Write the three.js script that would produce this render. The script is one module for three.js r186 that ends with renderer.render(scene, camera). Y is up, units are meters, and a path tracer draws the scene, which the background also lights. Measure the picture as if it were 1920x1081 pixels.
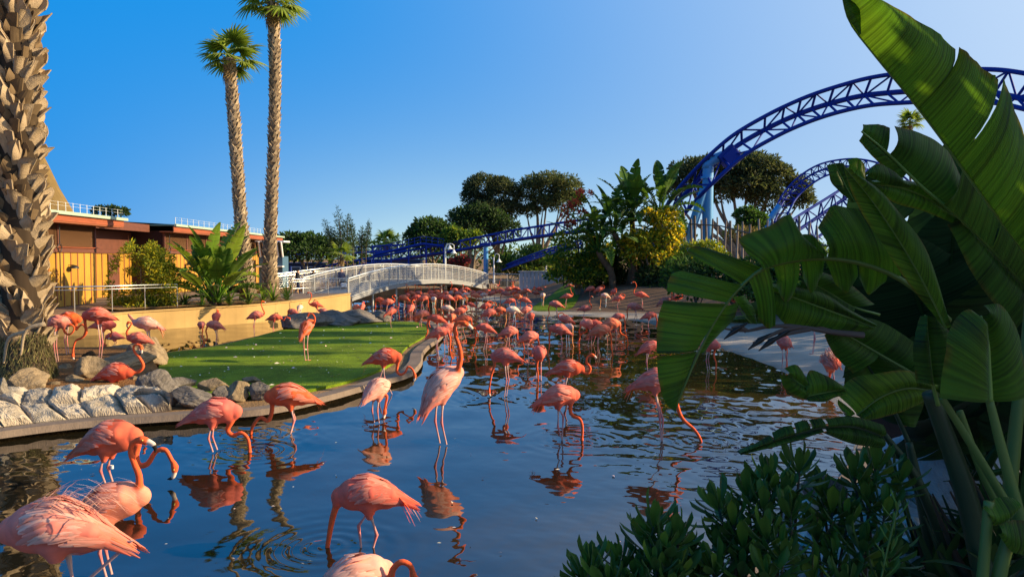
import * as THREE from 'three';
import { RoundedBoxGeometry } from 'three/addons/geometries/RoundedBoxGeometry.js';

// ---------- camera, sky, sun, exposure ----------
const F = 1371, HY = 482, EYE = 2.9, PITCH = Math.atan((540.5 - HY) / F);
const scene = new THREE.Scene();
const camera = new THREE.PerspectiveCamera(2 * Math.atan(540.5 / F) * 180 / Math.PI, 16 / 9, 0.1, 2000);
camera.position.set(0, EYE, 0); camera.rotation.x = -PITCH;
const SUN_AZ = 88 * Math.PI / 180, SUN_EL = 21 * Math.PI / 180;
const sunDir = new THREE.Vector3(Math.sin(SUN_AZ) * Math.cos(SUN_EL), Math.sin(SUN_EL), -Math.cos(SUN_AZ) * Math.cos(SUN_EL));
const EXPOSURE = 1.75;
{
  const w = 512, h = 256, data = new Float32Array(w * h * 4), ss = (a, b, x) => { const t = Math.min(1, Math.max(0, (x - a) / (b - a))); return t * t * (3 - 2 * t); };
  const zen = [0.0, 0.285, 0.815], hor = [0.72, 0.95, 0.87], pale = [0.53, 0.70, 0.93];
  for (let j = 0; j < h; j++) for (let i = 0; i < w; i++) {
    const el = ((j + 0.5) / h - 0.5) * Math.PI, az = ((i + 0.5) / w - 0.5) * 2 * Math.PI;
    const x = Math.cos(az) * Math.cos(el), y = Math.sin(el), z = Math.sin(az) * Math.cos(el);
    const g = Math.acos(Math.max(-1, Math.min(1, x * sunDir.x + y * sunDir.y + z * sunDir.z))) * 180 / Math.PI, e = Math.max(0, el * 180 / Math.PI);
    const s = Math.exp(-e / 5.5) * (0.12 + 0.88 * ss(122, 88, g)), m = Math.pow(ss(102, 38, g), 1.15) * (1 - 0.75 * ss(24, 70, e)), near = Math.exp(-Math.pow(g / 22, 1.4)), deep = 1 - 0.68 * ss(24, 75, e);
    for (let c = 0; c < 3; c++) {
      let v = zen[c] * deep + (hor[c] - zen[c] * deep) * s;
      v += (pale[c] - v) * m * 0.95;
      v += near * [1.5, 1.3, 0.95][c];
      if (el < 0) v = v * 0.35 * Math.exp(el * 4) + 0.03;
      data[(j * w + i) * 4 + c] = v / EXPOSURE;
    }
    data[(j * w + i) * 4 + 3] = 1;
  }
  const sky = new THREE.DataTexture(data, w, h, THREE.RGBAFormat, THREE.FloatType);
  sky.mapping = THREE.EquirectangularReflectionMapping; sky.magFilter = THREE.LinearFilter; sky.needsUpdate = true;
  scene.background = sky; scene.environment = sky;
}
const sun = new THREE.DirectionalLight(new THREE.Color().setRGB(1, 0.78, 0.46), 5);
sun.name = 'sun'; sun.position.copy(sunDir).multiplyScalar(120).add(new THREE.Vector3(0, 0, -30)); sun.target.position.set(0, 0, -30);
sun.castShadow = true; sun.shadow.mapSize.set(4096, 4096); Object.assign(sun.shadow.camera, { left: -70, right: 70, top: 60, bottom: -40, near: 1, far: 300 });
scene.add(sun, sun.target);
const renderer = new THREE.WebGLRenderer({ antialias: true });
renderer.toneMapping = THREE.LinearToneMapping; renderer.toneMappingExposure = EXPOSURE; renderer.shadowMap.enabled = true;

// ---------- helpers ----------
const V = (x, y, z) => new THREE.Vector3(x, y, z);
function rng(seed) { let s = seed | 0; return () => { s = (s + 0x6d2b79f5) | 0; let t = Math.imul(s ^ (s >>> 15), 1 | s); t = (t + Math.imul(t ^ (t >>> 7), 61 | t)) ^ t; return ((t ^ (t >>> 14)) >>> 0) / 4294967296; }; }
const lerp = (a, b, t) => a + (b - a) * t, clamp = (x, a, b) => Math.min(b, Math.max(a, x));
const smooth = (a, b, x) => { const t = clamp((x - a) / (b - a), 0, 1); return t * t * (3 - 2 * t); };
const SP = Math.sin(PITCH), CP = Math.cos(PITCH);
function ray(px, py) { const x = (px - 960) / F, y = -(py - 540.5) / F; return V(x, y * CP - SP, -(CP + y * SP)); }
function at(px, py, d) { const r = ray(px, py); return r.multiplyScalar(-d / r.z).add(V(0, EYE, 0)); }           // the place d metres ahead behind a point of the photo
function on(px, py, e = 0) { const r = ray(px, py); return r.multiplyScalar((e - EYE) / r.y).add(V(0, EYE, 0)); }   // the place at elevation e
function hash(x, y, z) { let h = Math.imul(x | 0, 374761393) + Math.imul(y | 0, 668265263) + Math.imul(z | 0, 1274126177); h = Math.imul(h ^ (h >>> 13), 1274126177); return ((h ^ (h >>> 16)) >>> 0) / 4294967296; }
function noise(x, y, z = 0) {
  const xi = Math.floor(x), yi = Math.floor(y), zi = Math.floor(z), f = (t) => t * t * (3 - 2 * t), u = f(x - xi), v = f(y - yi), w = f(z - zi);
  const l = (k) => lerp(lerp(hash(xi, yi, zi + k), hash(xi + 1, yi, zi + k), u), lerp(hash(xi, yi + 1, zi + k), hash(xi + 1, yi + 1, zi + k), u), v);
  return lerp(l(0), l(1), w);
}
const fbm = (x, y, z = 0, n = 4) => { let s = 0, a = 0.5, t = 0; for (let i = 0; i < n; i++) { s += a * noise(x, y, z); t += a; a *= 0.5; x = x * 2.03 + 7.1; y = y * 2.03 + 3.7; z = z * 2.03 + 1.3; } return s / t; };
const counts = {};
function numbered(n) { const k = counts[n] = (counts[n] ?? -1) + 1; return k ? n + '_' + String(k).padStart(3, '0') : n; }
function tag(o, label, category, group) { o.userData = { label, category }; if (group) o.userData.group = group; return o; }
function thing(name, label, category, pos = [0, 0, 0], turn = 0, group) {
  const o = new THREE.Group(); o.name = numbered(name); o.position.set(...(pos.isVector3 ? pos.toArray() : pos)); o.rotation.y = turn; scene.add(o);
  return tag(o, label, category, group);
}
function mesh(name, geo, mat, parent, pos, rot, scl) {
  const m = new THREE.Mesh(geo, mat); m.name = parent && parent !== scene ? name : numbered(name); m.castShadow = m.receiveShadow = true;
  if (pos) m.position.copy(pos.isVector3 ? pos : V(...pos)); if (rot) m.rotation.set(...rot); if (scl) (Array.isArray(scl) ? m.scale.set(...scl) : m.scale.setScalar(scl));
  (parent ?? scene).add(m); return m;
}
function struct(name, geo, mat) { const m = mesh(name, geo, mat); m.userData.kind = 'structure'; return m; }
function stuff(o) { o.userData.kind = 'stuff'; return o; }
const UP = V(0, 1, 0);
// mesh builder: positions, colours and uv, joined into one geometry
class MB {
  constructor() { this.p = []; this.c = []; this.t = []; this.i = []; this.hasC = false; }
  v(x, y, z, c, u = 0, w = 0) { this.p.push(x, y, z); if (c) { this.hasC = true; this.c.push(c[0], c[1], c[2]); } else this.c.push(1, 1, 1); this.t.push(u, w); return this.p.length / 3 - 1; }
  tri(a, b, c) { this.i.push(a, b, c); } quad(a, b, c, d) { this.i.push(a, b, c, a, c, d); }
  box(cx, cy, cz, sx, sy, sz, c, basis) {
    const b = basis ?? [V(1, 0, 0), V(0, 1, 0), V(0, 0, 1)], corner = (i, j, k) => V(cx, cy, cz).addScaledVector(b[0], i * sx / 2).addScaledVector(b[1], j * sy / 2).addScaledVector(b[2], k * sz / 2);
    for (const [n, q] of [[0, [[1, -1, 1], [1, -1, -1], [1, 1, -1], [1, 1, 1]]], [0, [[-1, -1, -1], [-1, -1, 1], [-1, 1, 1], [-1, 1, -1]]], [1, [[-1, 1, 1], [1, 1, 1], [1, 1, -1], [-1, 1, -1]]], [1, [[-1, -1, -1], [1, -1, -1], [1, -1, 1], [-1, -1, 1]]], [2, [[-1, -1, 1], [1, -1, 1], [1, 1, 1], [-1, 1, 1]]], [2, [[1, -1, -1], [-1, -1, -1], [-1, 1, -1], [1, 1, -1]]]]) {
      const id = q.map(([i, j, k]) => { const p = corner(i, j, k); return this.v(p.x, p.y, p.z, c, n === 0 ? p.z : p.x, n === 1 ? p.z : p.y); }); this.quad(...id);
    }
    return this;
  }
  tube(pts, rad, n = 6, c, caps = true) {
    const m = pts.length, R = (k) => (typeof rad === 'function' ? rad(k / (m - 1), k) : Array.isArray(rad) ? rad[k] : rad), C = (k) => (typeof c === 'function' ? c(k / (m - 1), k) : c);
    let nrm = null, prev = null; const rings = []; let len = 0;
    for (let k = 0; k < m; k++) {
      const t = pts[Math.min(m - 1, k + 1)].clone().sub(pts[Math.max(0, k - 1)]).normalize();
      if (!nrm) { nrm = Math.abs(t.y) < 0.9 ? V(0, 1, 0) : V(1, 0, 0); }
      nrm = nrm.clone().addScaledVector(t, -nrm.dot(t)).normalize(); if (k) len += pts[k].distanceTo(pts[k - 1]);
      const bin = t.clone().cross(nrm), ring = [];
      for (let j = 0; j <= n; j++) { const a = j / n * Math.PI * 2, r = R(k); const q = pts[k].clone().addScaledVector(nrm, Math.cos(a) * r).addScaledVector(bin, Math.sin(a) * r); ring.push(this.v(q.x, q.y, q.z, C(k), j / n, len)); }
      rings.push(ring);
    }
    for (let k = 0; k + 1 < m; k++) for (let j = 0; j < n; j++) this.quad(rings[k][j], rings[k][j + 1], rings[k + 1][j + 1], rings[k + 1][j]);
    if (caps) for (const [k, f] of [[0, 0], [m - 1, 1]]) { const q = pts[k], o = this.v(q.x, q.y, q.z, C(k), 0.5, 0); for (let j = 0; j < n; j++) f ? this.tri(o, rings[k][j], rings[k][j + 1]) : this.tri(o, rings[k][j + 1], rings[k][j]); }
    return this;
  }
  bar(a, b, r, n = 6, c) { return this.tube([a, b], r, n, c); }
  geo(flat) {
    let g = new THREE.BufferGeometry(); g.setAttribute('position', new THREE.Float32BufferAttribute(this.p, 3)); g.setAttribute('uv', new THREE.Float32BufferAttribute(this.t, 2));
    if (this.hasC) g.setAttribute('color', new THREE.Float32BufferAttribute(this.c, 3));
    g.setIndex(this.i); if (flat) g = g.toNonIndexed(); g.computeVertexNormals(); return g;
  }
  add(name, mat, parent) { return mesh(name, this.geo(), mat, parent); }
}
const spline = (pts, n) => new THREE.CatmullRomCurve3(pts, false, 'centripetal').getPoints(n);
function mat(c, rough = 0.8, extra = {}) { const m = new THREE.MeshPhysicalMaterial({ roughness: rough, side: THREE.DoubleSide, specularIntensity: rough > 0.8 ? 0.25 : 1, ...extra }); m.color.setRGB(...c); return m; }
function tex(w, h, fn, srgb = false, rep) {   // fn(x, y) gives linear values 0..1, one or three
  const d = new Uint8Array(w * h * 4), enc = (x) => { x = clamp(x, 0, 1); return Math.round(255 * (srgb ? (x <= 0.0031308 ? 12.92 * x : 1.055 * x ** (1 / 2.4) - 0.055) : x)); };
  for (let y = 0; y < h; y++) for (let x = 0; x < w; x++) { const r = fn(x / w, y / h), o = (y * w + x) * 4; if (r.length) { d[o] = enc(r[0]); d[o + 1] = enc(r[1]); d[o + 2] = enc(r[2]); } else d[o] = d[o + 1] = d[o + 2] = enc(r); d[o + 3] = 255; }
  const t = new THREE.DataTexture(d, w, h); t.magFilter = THREE.LinearFilter; t.wrapS = t.wrapT = THREE.RepeatWrapping; if (srgb) t.colorSpace = THREE.SRGBColorSpace; if (rep) t.repeat.set(...rep); t.needsUpdate = true; return t;
}
// periodic fbm so that textures tile
function pf(x, y, f, n = 4, seed = 0) { let s = 0, a = 0.5, t = 0; for (let i = 0; i < n; i++) { const xx = x * f, yy = y * f, xi = Math.floor(xx), yi = Math.floor(yy), q = (k) => k * k * (3 - 2 * k), u = q(xx - xi), w = q(yy - yi), h = (i2, j2) => hash(((i2 % f) + f) % f, ((j2 % f) + f) % f, seed + i * 17); s += a * lerp(lerp(h(xi, yi), h(xi + 1, yi), u), lerp(h(xi, yi + 1), h(xi + 1, yi + 1), u), w); t += a; a *= 0.55; f *= 2; } return s / t; }
const T = {
  mottle: tex(512, 512, (x, y) => { const n = pf(x, y, 6, 6, 3); return [0.35 + 0.9 * n, 0.35 + 0.9 * n, 0.35 + 0.88 * n].map((q) => q * 0.8); }, true),
  grain: tex(512, 512, (x, y) => pf(x, y, 24, 5, 9)),
  fine: tex(512, 512, (x, y) => 0.5 * pf(x, y, 90, 2, 5) + 0.5 * pf(x, y, 12, 4, 6)),
  turf: tex(1024, 1024, (x, y) => { const n = pf(x, y, 5, 5, 2), n2 = pf(x, y, 17, 4, 3), f = pf(x, y, 330, 1, 8); const k = (0.25 + 0.75 * n + 0.45 * n2) * (0.5 + 0.9 * f); return [0.092 * k, 0.138 * k, 0.006 * k].map((q, i) => q * 1.75 + (f > 0.83 ? 0.02 : 0)); }, true),
  blade: tex(512, 512, (x, y) => hash(Math.floor(x * 512), Math.floor(y * 512), 4)),
  dirt: tex(512, 512, (x, y) => { const n = pf(x, y, 5, 5, 12), f = pf(x, y, 60, 3, 14); const k = 0.5 + 0.6 * n + 0.4 * (f - 0.5); return [0.36 * k, 0.215 * k, 0.105 * k]; }, true),
  sand: tex(512, 512, (x, y) => { const n = pf(x, y, 4, 5, 22), f = pf(x, y, 100, 3, 24); const k = 0.62 + 0.5 * n + 0.25 * (f - 0.5); return [0.42 * k, 0.38 * k, 0.33 * k]; }, true),
  conc: tex(512, 512, (x, y) => { const n = pf(x, y, 5, 6, 31), f = pf(x, y, 80, 3, 33); const k = 0.6 + 0.55 * n + 0.2 * (f - 0.5); return [0.22 * k, 0.165 * k, 0.13 * k]; }, true),
  stone: tex(512, 512, (x, y) => { const n = pf(x, y, 4, 6, 41), c = pf(x, y, 14, 5, 44), f = pf(x, y, 90, 3, 43); const k = (0.45 + 0.7 * n + 0.3 * (f - 0.5)) * (c < 0.42 ? 0.72 : 1); return [0.40 * k, 0.345 * k, 0.28 * k]; }, true),
  wood: tex(256, 512, (x, y) => { const n = pf(x, y, 4, 3, 51), g = pf(x, y * 0.12, 40, 3, 52); const k = 0.7 + 0.35 * n + 0.35 * (g - 0.5); return [k, k, k]; }, true),
  stucco: tex(512, 512, (x, y) => { const n = pf(x, y, 4, 5, 61), st = pf(x, 0.02 * y, 30, 3, 62); const k = 0.72 + 0.38 * n - 0.18 * Math.max(0, st - 0.55) * 2; return [0.46 * k, 0.335 * k, 0.15 * k]; }, true),
  vein: tex(1024, 64, (x, y) => { const a = pf(x, 0, 90, 2, 71), b = pf(x, 0, 12, 3, 72), c = pf(x, y, 8, 4, 73); const k = 0.62 + 0.85 * (a - 0.5) + 0.45 * (b - 0.5) + 0.5 * (c - 0.5) + 0.15; return [k * 0.95 + (c > 0.7 ? 0.08 : 0), k, k * 0.85]; }, true),
  veinB: tex(1024, 16, (x) => 0.5 + 0.5 * Math.sin(x * Math.PI * 2 * 85 + 3 * pf(x, 0, 8, 3, 74))),
  bark: tex(256, 512, (x, y) => { const n = pf(x, y, 8, 5, 81), g = pf(x, y * 0.2, 24, 4, 82); const k = 0.45 + 0.5 * n + 0.5 * (g - 0.5); return [k, k * 0.95, k * 0.88]; }, true),
};
const LEAF = (c, tr = 0.35, extra = {}) => mat(c, 1, { transmission: tr, vertexColors: true, ...extra });
const STEEL = mat([0.62, 0.62, 0.60], 0.3, { metalness: 0.9 });
const WHITE = mat([0.8, 0.8, 0.78], 0.45);
// a ground sheet from an outline of world points, top at y0, sides down to y1, uv in metres / tile
function slab(name, pts, y0, y1, m, tile = 2) {
  const c = pts.map((p) => new THREE.Vector2(p.x, p.z)); const b = new MB(), n = c.length;
  if (THREE.ShapeUtils.area(c) > 0) c.reverse();
  const top = c.map((p) => b.v(p.x, y0, p.y, null, p.x / tile, p.y / tile));
  for (const [a, q, r] of THREE.ShapeUtils.triangulateShape(c, [])) b.tri(top[a], top[q], top[r]);
  let L = 0;
  for (let i = 0; i < n; i++) { const p = c[i], q = c[(i + 1) % n], l = p.distanceTo(q); const id = [b.v(p.x, y0, p.y, null, L / tile, y0 / tile), b.v(p.x, y1, p.y, null, L / tile, y1 / tile), b.v(q.x, y1, q.y, null, (L + l) / tile, y1 / tile), b.v(q.x, y0, q.y, null, (L + l) / tile, y0 / tile)]; b.quad(...id); L += l; }
  return struct(name, b.geo(true), m);
}
function surfaceNets(f, nx, ny, nz, o, h) {
  const at3 = (i, j, k) => f[(k * ny + j) * nx + i], id = new Int32Array(nx * ny * nz).fill(-1), P = [], I = [];
  for (let k = 0; k + 1 < nz; k++) for (let j = 0; j + 1 < ny; j++) for (let i = 0; i + 1 < nx; i++) {
    let sx = 0, sy = 0, sz = 0, n = 0; const c = (a, b, d) => at3(i + a, j + b, k + d), q = [c(0, 0, 0), c(1, 0, 0), c(0, 1, 0), c(1, 1, 0), c(0, 0, 1), c(1, 0, 1), c(0, 1, 1), c(1, 1, 1)];
    let neg = 0; for (const v of q) if (v < 0) neg++; if (!neg || neg === 8) continue;
    for (let a = 0; a < 8; a++) for (const b of [1, 2, 4]) if (!(a & b)) { const u = q[a], v = q[a | b]; if ((u < 0) !== (v < 0)) { const t = u / (u - v); sx += (a & 1) + (b === 1 ? t : 0); sy += ((a >> 1) & 1) + (b === 2 ? t : 0); sz += ((a >> 2) & 1) + (b === 4 ? t : 0); n++; } }
    id[(k * ny + j) * nx + i] = P.length / 3; P.push(o[0] + h * (i + sx / n), o[1] + h * (j + sy / n), o[2] + h * (k + sz / n));
  }
  const ID = (i, j, k) => id[(k * ny + j) * nx + i], quad = (a, b, c, d, flip) => { if (a < 0 || b < 0 || c < 0 || d < 0) return; flip ? I.push(a, c, b, a, d, c) : I.push(a, b, c, a, c, d); };
  for (let k = 1; k + 1 < nz; k++) for (let j = 1; j + 1 < ny; j++) for (let i = 1; i + 1 < nx; i++) {
    const s = at3(i, j, k) < 0;
    if (s !== at3(i + 1, j, k) < 0) quad(ID(i, j - 1, k - 1), ID(i, j, k - 1), ID(i, j, k), ID(i, j - 1, k), !s);
    if (s !== at3(i, j + 1, k) < 0) quad(ID(i - 1, j, k - 1), ID(i - 1, j, k), ID(i, j, k), ID(i, j, k - 1), !s);
    if (s !== at3(i, j, k + 1) < 0) quad(ID(i - 1, j - 1, k), ID(i, j - 1, k), ID(i, j, k), ID(i - 1, j, k), !s);
  }
  return { P, I };
}
// a chain of round cones: points [x, y, z, r]
class Field {
  constructor(lo, hi, h) { this.lo = lo; this.h = h; this.n = [0, 1, 2].map((a) => Math.ceil((hi[a] - lo[a]) / h) + 1); }
  chain(pts, squash = 1, margin = 0.09) {
    const [nx, ny, nz] = this.n, { lo, h } = this, f = new Float32Array(nx * ny * nz).fill(1);
    for (let s = 0; s + 1 < pts.length; s++) {
      const a = pts[s], b = pts[s + 1], R = Math.max(a[3], b[3]) + margin, r = [0, 1, 2].map((q) => [Math.max(0, Math.floor((Math.min(a[q], b[q]) - R - lo[q]) / h)), Math.min(this.n[q] - 1, Math.ceil((Math.max(a[q], b[q]) + R - lo[q]) / h))]);
      const dx = b[0] - a[0], dy = b[1] - a[1], dz = b[2] - a[2], L = dx * dx + dy * dy + dz * dz || 1e-9;
      for (let k = r[2][0]; k <= r[2][1]; k++) for (let j = r[1][0]; j <= r[1][1]; j++) for (let i = r[0][0]; i <= r[0][1]; i++) {
        const x = lo[0] + i * h - a[0], y = lo[1] + j * h - a[1], z = lo[2] + k * h - a[2], t = clamp((x * dx + y * dy + z * dz) / L, 0, 1), ex = x - dx * t, ey = y - dy * t, ez = (z - dz * t) * squash;
        const d = Math.sqrt(ex * ex + ey * ey + ez * ez) - (a[3] + (b[3] - a[3]) * t), o = (k * ny + j) * nx + i; if (d < f[o]) f[o] = d;
      }
    }
    return f;
  }
  join(f, g, k) { for (let i = 0; i < f.length; i++) { const q = Math.max(k - Math.abs(f[i] - g[i]), 0) / k; f[i] = Math.min(f[i], g[i]) - q * q * k * 0.25; } return f; }
}
const RINGS = [];
// ---------- the setting: ground, banks, island, walls ----------
const M = {
  ground: mat([1, 1, 1], 0.95, { map: T.dirt }), turf: mat([1, 1, 1], 0.9, { map: T.turf, bumpMap: T.blade, bumpScale: 0.012 }), dirt: mat([0.9, 0.9, 0.9], 0.95, { map: T.dirt, bumpMap: T.fine, bumpScale: 0.03 }),
  bed: mat([0.72, 0.6, 0.46], 0.95, { map: T.dirt, bumpMap: T.fine, bumpScale: 0.08 }), sand: mat([1, 1, 1], 0.9, { map: T.sand, vertexColors: true, bumpMap: T.fine, bumpScale: 0.015 }), conc: mat([1, 1, 1], 0.85, { map: T.conc, bumpMap: T.fine, bumpScale: 0.008 }), walk: mat([1.05, 1.0, 0.95], 0.85, { map: T.conc }),
  stone: mat([0.95, 0.95, 0.97], 0.9, { map: T.stone, bumpMap: T.fine, bumpScale: 0.03 }), tan: mat([1.0, 0.85, 0.65], 0.92, { map: T.stone, bumpMap: T.fine, bumpScale: 0.03 }), grey: mat([0.6, 0.6, 0.65], 0.9, { map: T.stone, bumpMap: T.fine, bumpScale: 0.03 }),
  dark: mat([0.22, 0.17, 0.13], 0.95, { map: T.stone, bumpMap: T.fine, bumpScale: 0.04 }), boulder: mat([1.25, 1.22, 1.2], 0.8, { map: T.mottle, bumpMap: T.fine, bumpScale: 0.01 }), stucco: mat([1.15, 1.02, 0.9], 0.85, { map: T.stucco, bumpMap: T.fine, bumpScale: 0.004 }),
};
M.boulder.color.setRGB(0.62, 0.62, 0.64);
{ const b = new MB(), R = 900; const id = [[-R, R], [R, R], [R, -R], [-R, -R]].map(([x, z]) => b.v(x, -0.6, z, null, x / 3, z / 3)); b.quad(...id); struct('ground', b.geo(), M.ground); }
// retaining wall line, near end first (world x, z)
const wallPx = [[-200, 604, 26.3, .78], [60, 594, 26.6, .78], [200, 588, 27.4, .78], [236, 586, 28.2, .78], [300, 583, 29.3, .79], [380, 577.5, 30.6, .8], [480, 571, 32.4, .82], [570, 560, 35.2, .88], [656, 547.5, 38.2, 1.03]];
const wallLine = wallPx.map(([px, , d, h]) => { const p = at(px, 500, d); return V(p.x, h, p.z); });
{ // walkway behind the wall: one sheet that follows the wall's height
  const top = spline(wallLine, 40), b = new MB();
  const far = (p) => V(p.x - 60, p.y, p.z - 25);
  const rows = top.map((p) => [b.v(p.x - 0.02, p.y, p.z, null, p.x / 2, p.z / 2), b.v(p.x - 6, 0.8, p.z - 4, null, (p.x - 6) / 2, (p.z - 4) / 2), b.v(p.x - 70, 0.8, p.z - 30, null, (p.x - 70) / 2, (p.z - 30) / 2)]);
  for (let k = 0; k + 1 < rows.length; k++) for (let j = 0; j < 2; j++) b.quad(rows[k][j], rows[k + 1][j], rows[k + 1][j + 1], rows[k][j + 1]);
  struct('walkway', b.geo(), M.walk);
  const w = new MB(); let L = 0; const prof = [[0, -0.6], [0, -0.05], [0.05, -0.05], [0.05, 0], [-0.25, 0.004]];   // face, then a thin coping
  const pr = (p, k) => { const a = top[Math.max(0, k - 1)], c = top[Math.min(top.length - 1, k + 1)], t = c.clone().sub(a).setY(0).normalize(), n = V(-t.z, 0, t.x); return prof.map(([o, y], j) => V(p.x, (j === 0 ? -0.6 : p.y + y), p.z).addScaledVector(n, o)); };
  let last = null;
  top.forEach((p, k) => { if (k) L += p.distanceTo(top[k - 1]); const q = pr(p, k); const id = q.map((r, j) => w.v(r.x, r.y, r.z, null, L / 3, r.y / 3 + (j > 2 ? o3(j) : 0))); if (last) for (let j = 0; j + 1 < id.length; j++) w.quad(last[j], id[j], id[j + 1], last[j + 1]); last = id; });
  const wall = mesh('retaining_wall', w.geo(true), M.stucco, scene); tag(wall, 'long curved yellow stucco retaining wall along the channel behind the grass', 'wall');
}
function o3(j) { return 0.05 * j; }
// land beyond the bridge and beyond the walkway, to the horizon
slab('far_bank', [on(560, 553, 0), on(760, 553, 0), on(930, 553.5, 0), on(1100, 553, 0), V(60, 0, -57), V(400, 0, -60), V(500, 0, -800), V(-500, 0, -800), V(-400, 0, -40), V(-78, 0, -40), V(-30, 0, -66), V(-14, 0, -47)], 0.5, -0.6, M.dirt);
// right shore: a sloping sheet, rising away from the waterline
const shore = [[870, 556], [930, 566], [965, 579], [992, 589], [1080, 592], [1160, 597], [1230, 609], [1300, 631], [1346, 648], [1404, 671], [1462, 694], [1520, 727], [1572, 765], [1610, 800], [1606, 840], [1580, 890], [1490, 1000], [1380, 1100], [1180, 1300]].map(([x, y]) => on(x, y, 0));
shore.push(V(0.8, 0, -1.5), V(-3, 0, 0));
const shoreLine = spline(shore, 90);
function shoreDist(x, z) {   // distance to the waterline, positive on land
  let best = 1e9, side = 1;
  for (let i = 0; i + 1 < shoreLine.length; i++) { const a = shoreLine[i], c = shoreLine[i + 1], dx = c.x - a.x, dz = c.z - a.z, t = clamp(((x - a.x) * dx + (z - a.z) * dz) / (dx * dx + dz * dz), 0, 1), ex = x - a.x - dx * t, ez = z - a.z - dz * t, q = ex * ex + ez * ez; if (q < best) { best = q; side = dx * (z - a.z) - dz * (x - a.x) < 0 ? 1 : -1; } }
  return Math.sqrt(best) * side;
}
function shoreH(x, z) {
  const d = shoreDist(x, z), near = smooth(-9.5, -7.5, z);           // near the camera the bank is a planting bed above a kerb
  const beach = d < 0 ? d * 0.25 : 0.02 + 0.05 * d + 0.55 * smooth(2.5, 7, d) * (1 - near) * smooth(-19, -26, z) + 0.25 * smooth(3.5, 8, d);
  const bed = d < 0 ? d * 1.5 : 0.16 + 0.22 * smooth(0.2, 2.2, d) + 0.75 * smooth(1.2, 4.5, d);
  return clamp(lerp(beach, bed, near), -0.55, 1.6) + 0.03 * (fbm(x * 0.9, z * 0.9, 5) - 0.5) * smooth(0.5, 3, d);
}
{
  const b = new MB(), xs = [], zs = []; for (let x = -4; x < 45; x += x < 16 ? 0.3 : 1.5) xs.push(x); for (let z = 3; z > -57.5; z -= z > -26 ? 0.3 : 0.6) zs.push(z);
  const id = zs.map((z) => xs.map((x) => {
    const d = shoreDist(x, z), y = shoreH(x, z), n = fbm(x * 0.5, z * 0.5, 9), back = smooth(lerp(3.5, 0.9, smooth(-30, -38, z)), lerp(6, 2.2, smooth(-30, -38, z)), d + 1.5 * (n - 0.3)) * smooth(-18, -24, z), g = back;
    const sandc = [1, 0.97, 0.95], dirtShadeC = [0.42, 0.29, 0.22], wet = smooth(0.5, 0.0, d) * 0.35; const c = sandc.map((q, k) => lerp(q, dirtShadeC[k], Math.max(g, smooth(-9.5, -7.5, z))) * (1 - wet) * (0.85 + 0.3 * n));  // dirt plus painted tree shade: darkened, and carried nearer the water far back
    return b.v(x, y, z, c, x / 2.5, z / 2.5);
  }));
  for (let j = 0; j + 1 < zs.length; j++) for (let i = 0; i + 1 < xs.length; i++) b.quad(id[j][i], id[j][i + 1], id[j + 1][i + 1], id[j + 1][i]);
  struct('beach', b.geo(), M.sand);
}
// grass patch on the far right bank
{
  const px = [[1000, 572], [1020, 563], [1050, 556], [1078, 553], [1088, 560], [1080, 572], [1062, 580], [1030, 581], [1005, 580]]; const p = spline(px.concat([px[0]]).map(([x, y]) => on(x, y, 0.15)), 30).slice(0, -1);
  const b = new MB(), c = p.reduce((a, q) => a.add(q), V(0, 0, 0)).divideScalar(p.length); const o = b.v(c.x, shoreH(c.x, c.z) + 0.06, c.z, null, c.x / 4, c.z / 4);
  const rings = [0.35, 0.7, 1].map((f) => p.map((q) => { const r = c.clone().lerp(q, f); return b.v(r.x, Math.max(0.03, shoreH(r.x, r.z)) + (f < 1 ? 0.05 : 0.012), r.z, null, r.x / 4, r.z / 4); }));
  for (let k = 0; k < p.length; k++) { const n = (k + 1) % p.length; b.tri(o, rings[0][k], rings[0][n]); b.quad(rings[0][k], rings[1][k], rings[1][n], rings[0][n]); b.quad(rings[1][k], rings[2][k], rings[2][n], rings[1][n]); }
  struct('grass_patch', b.geo(), M.turf);
}
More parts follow.
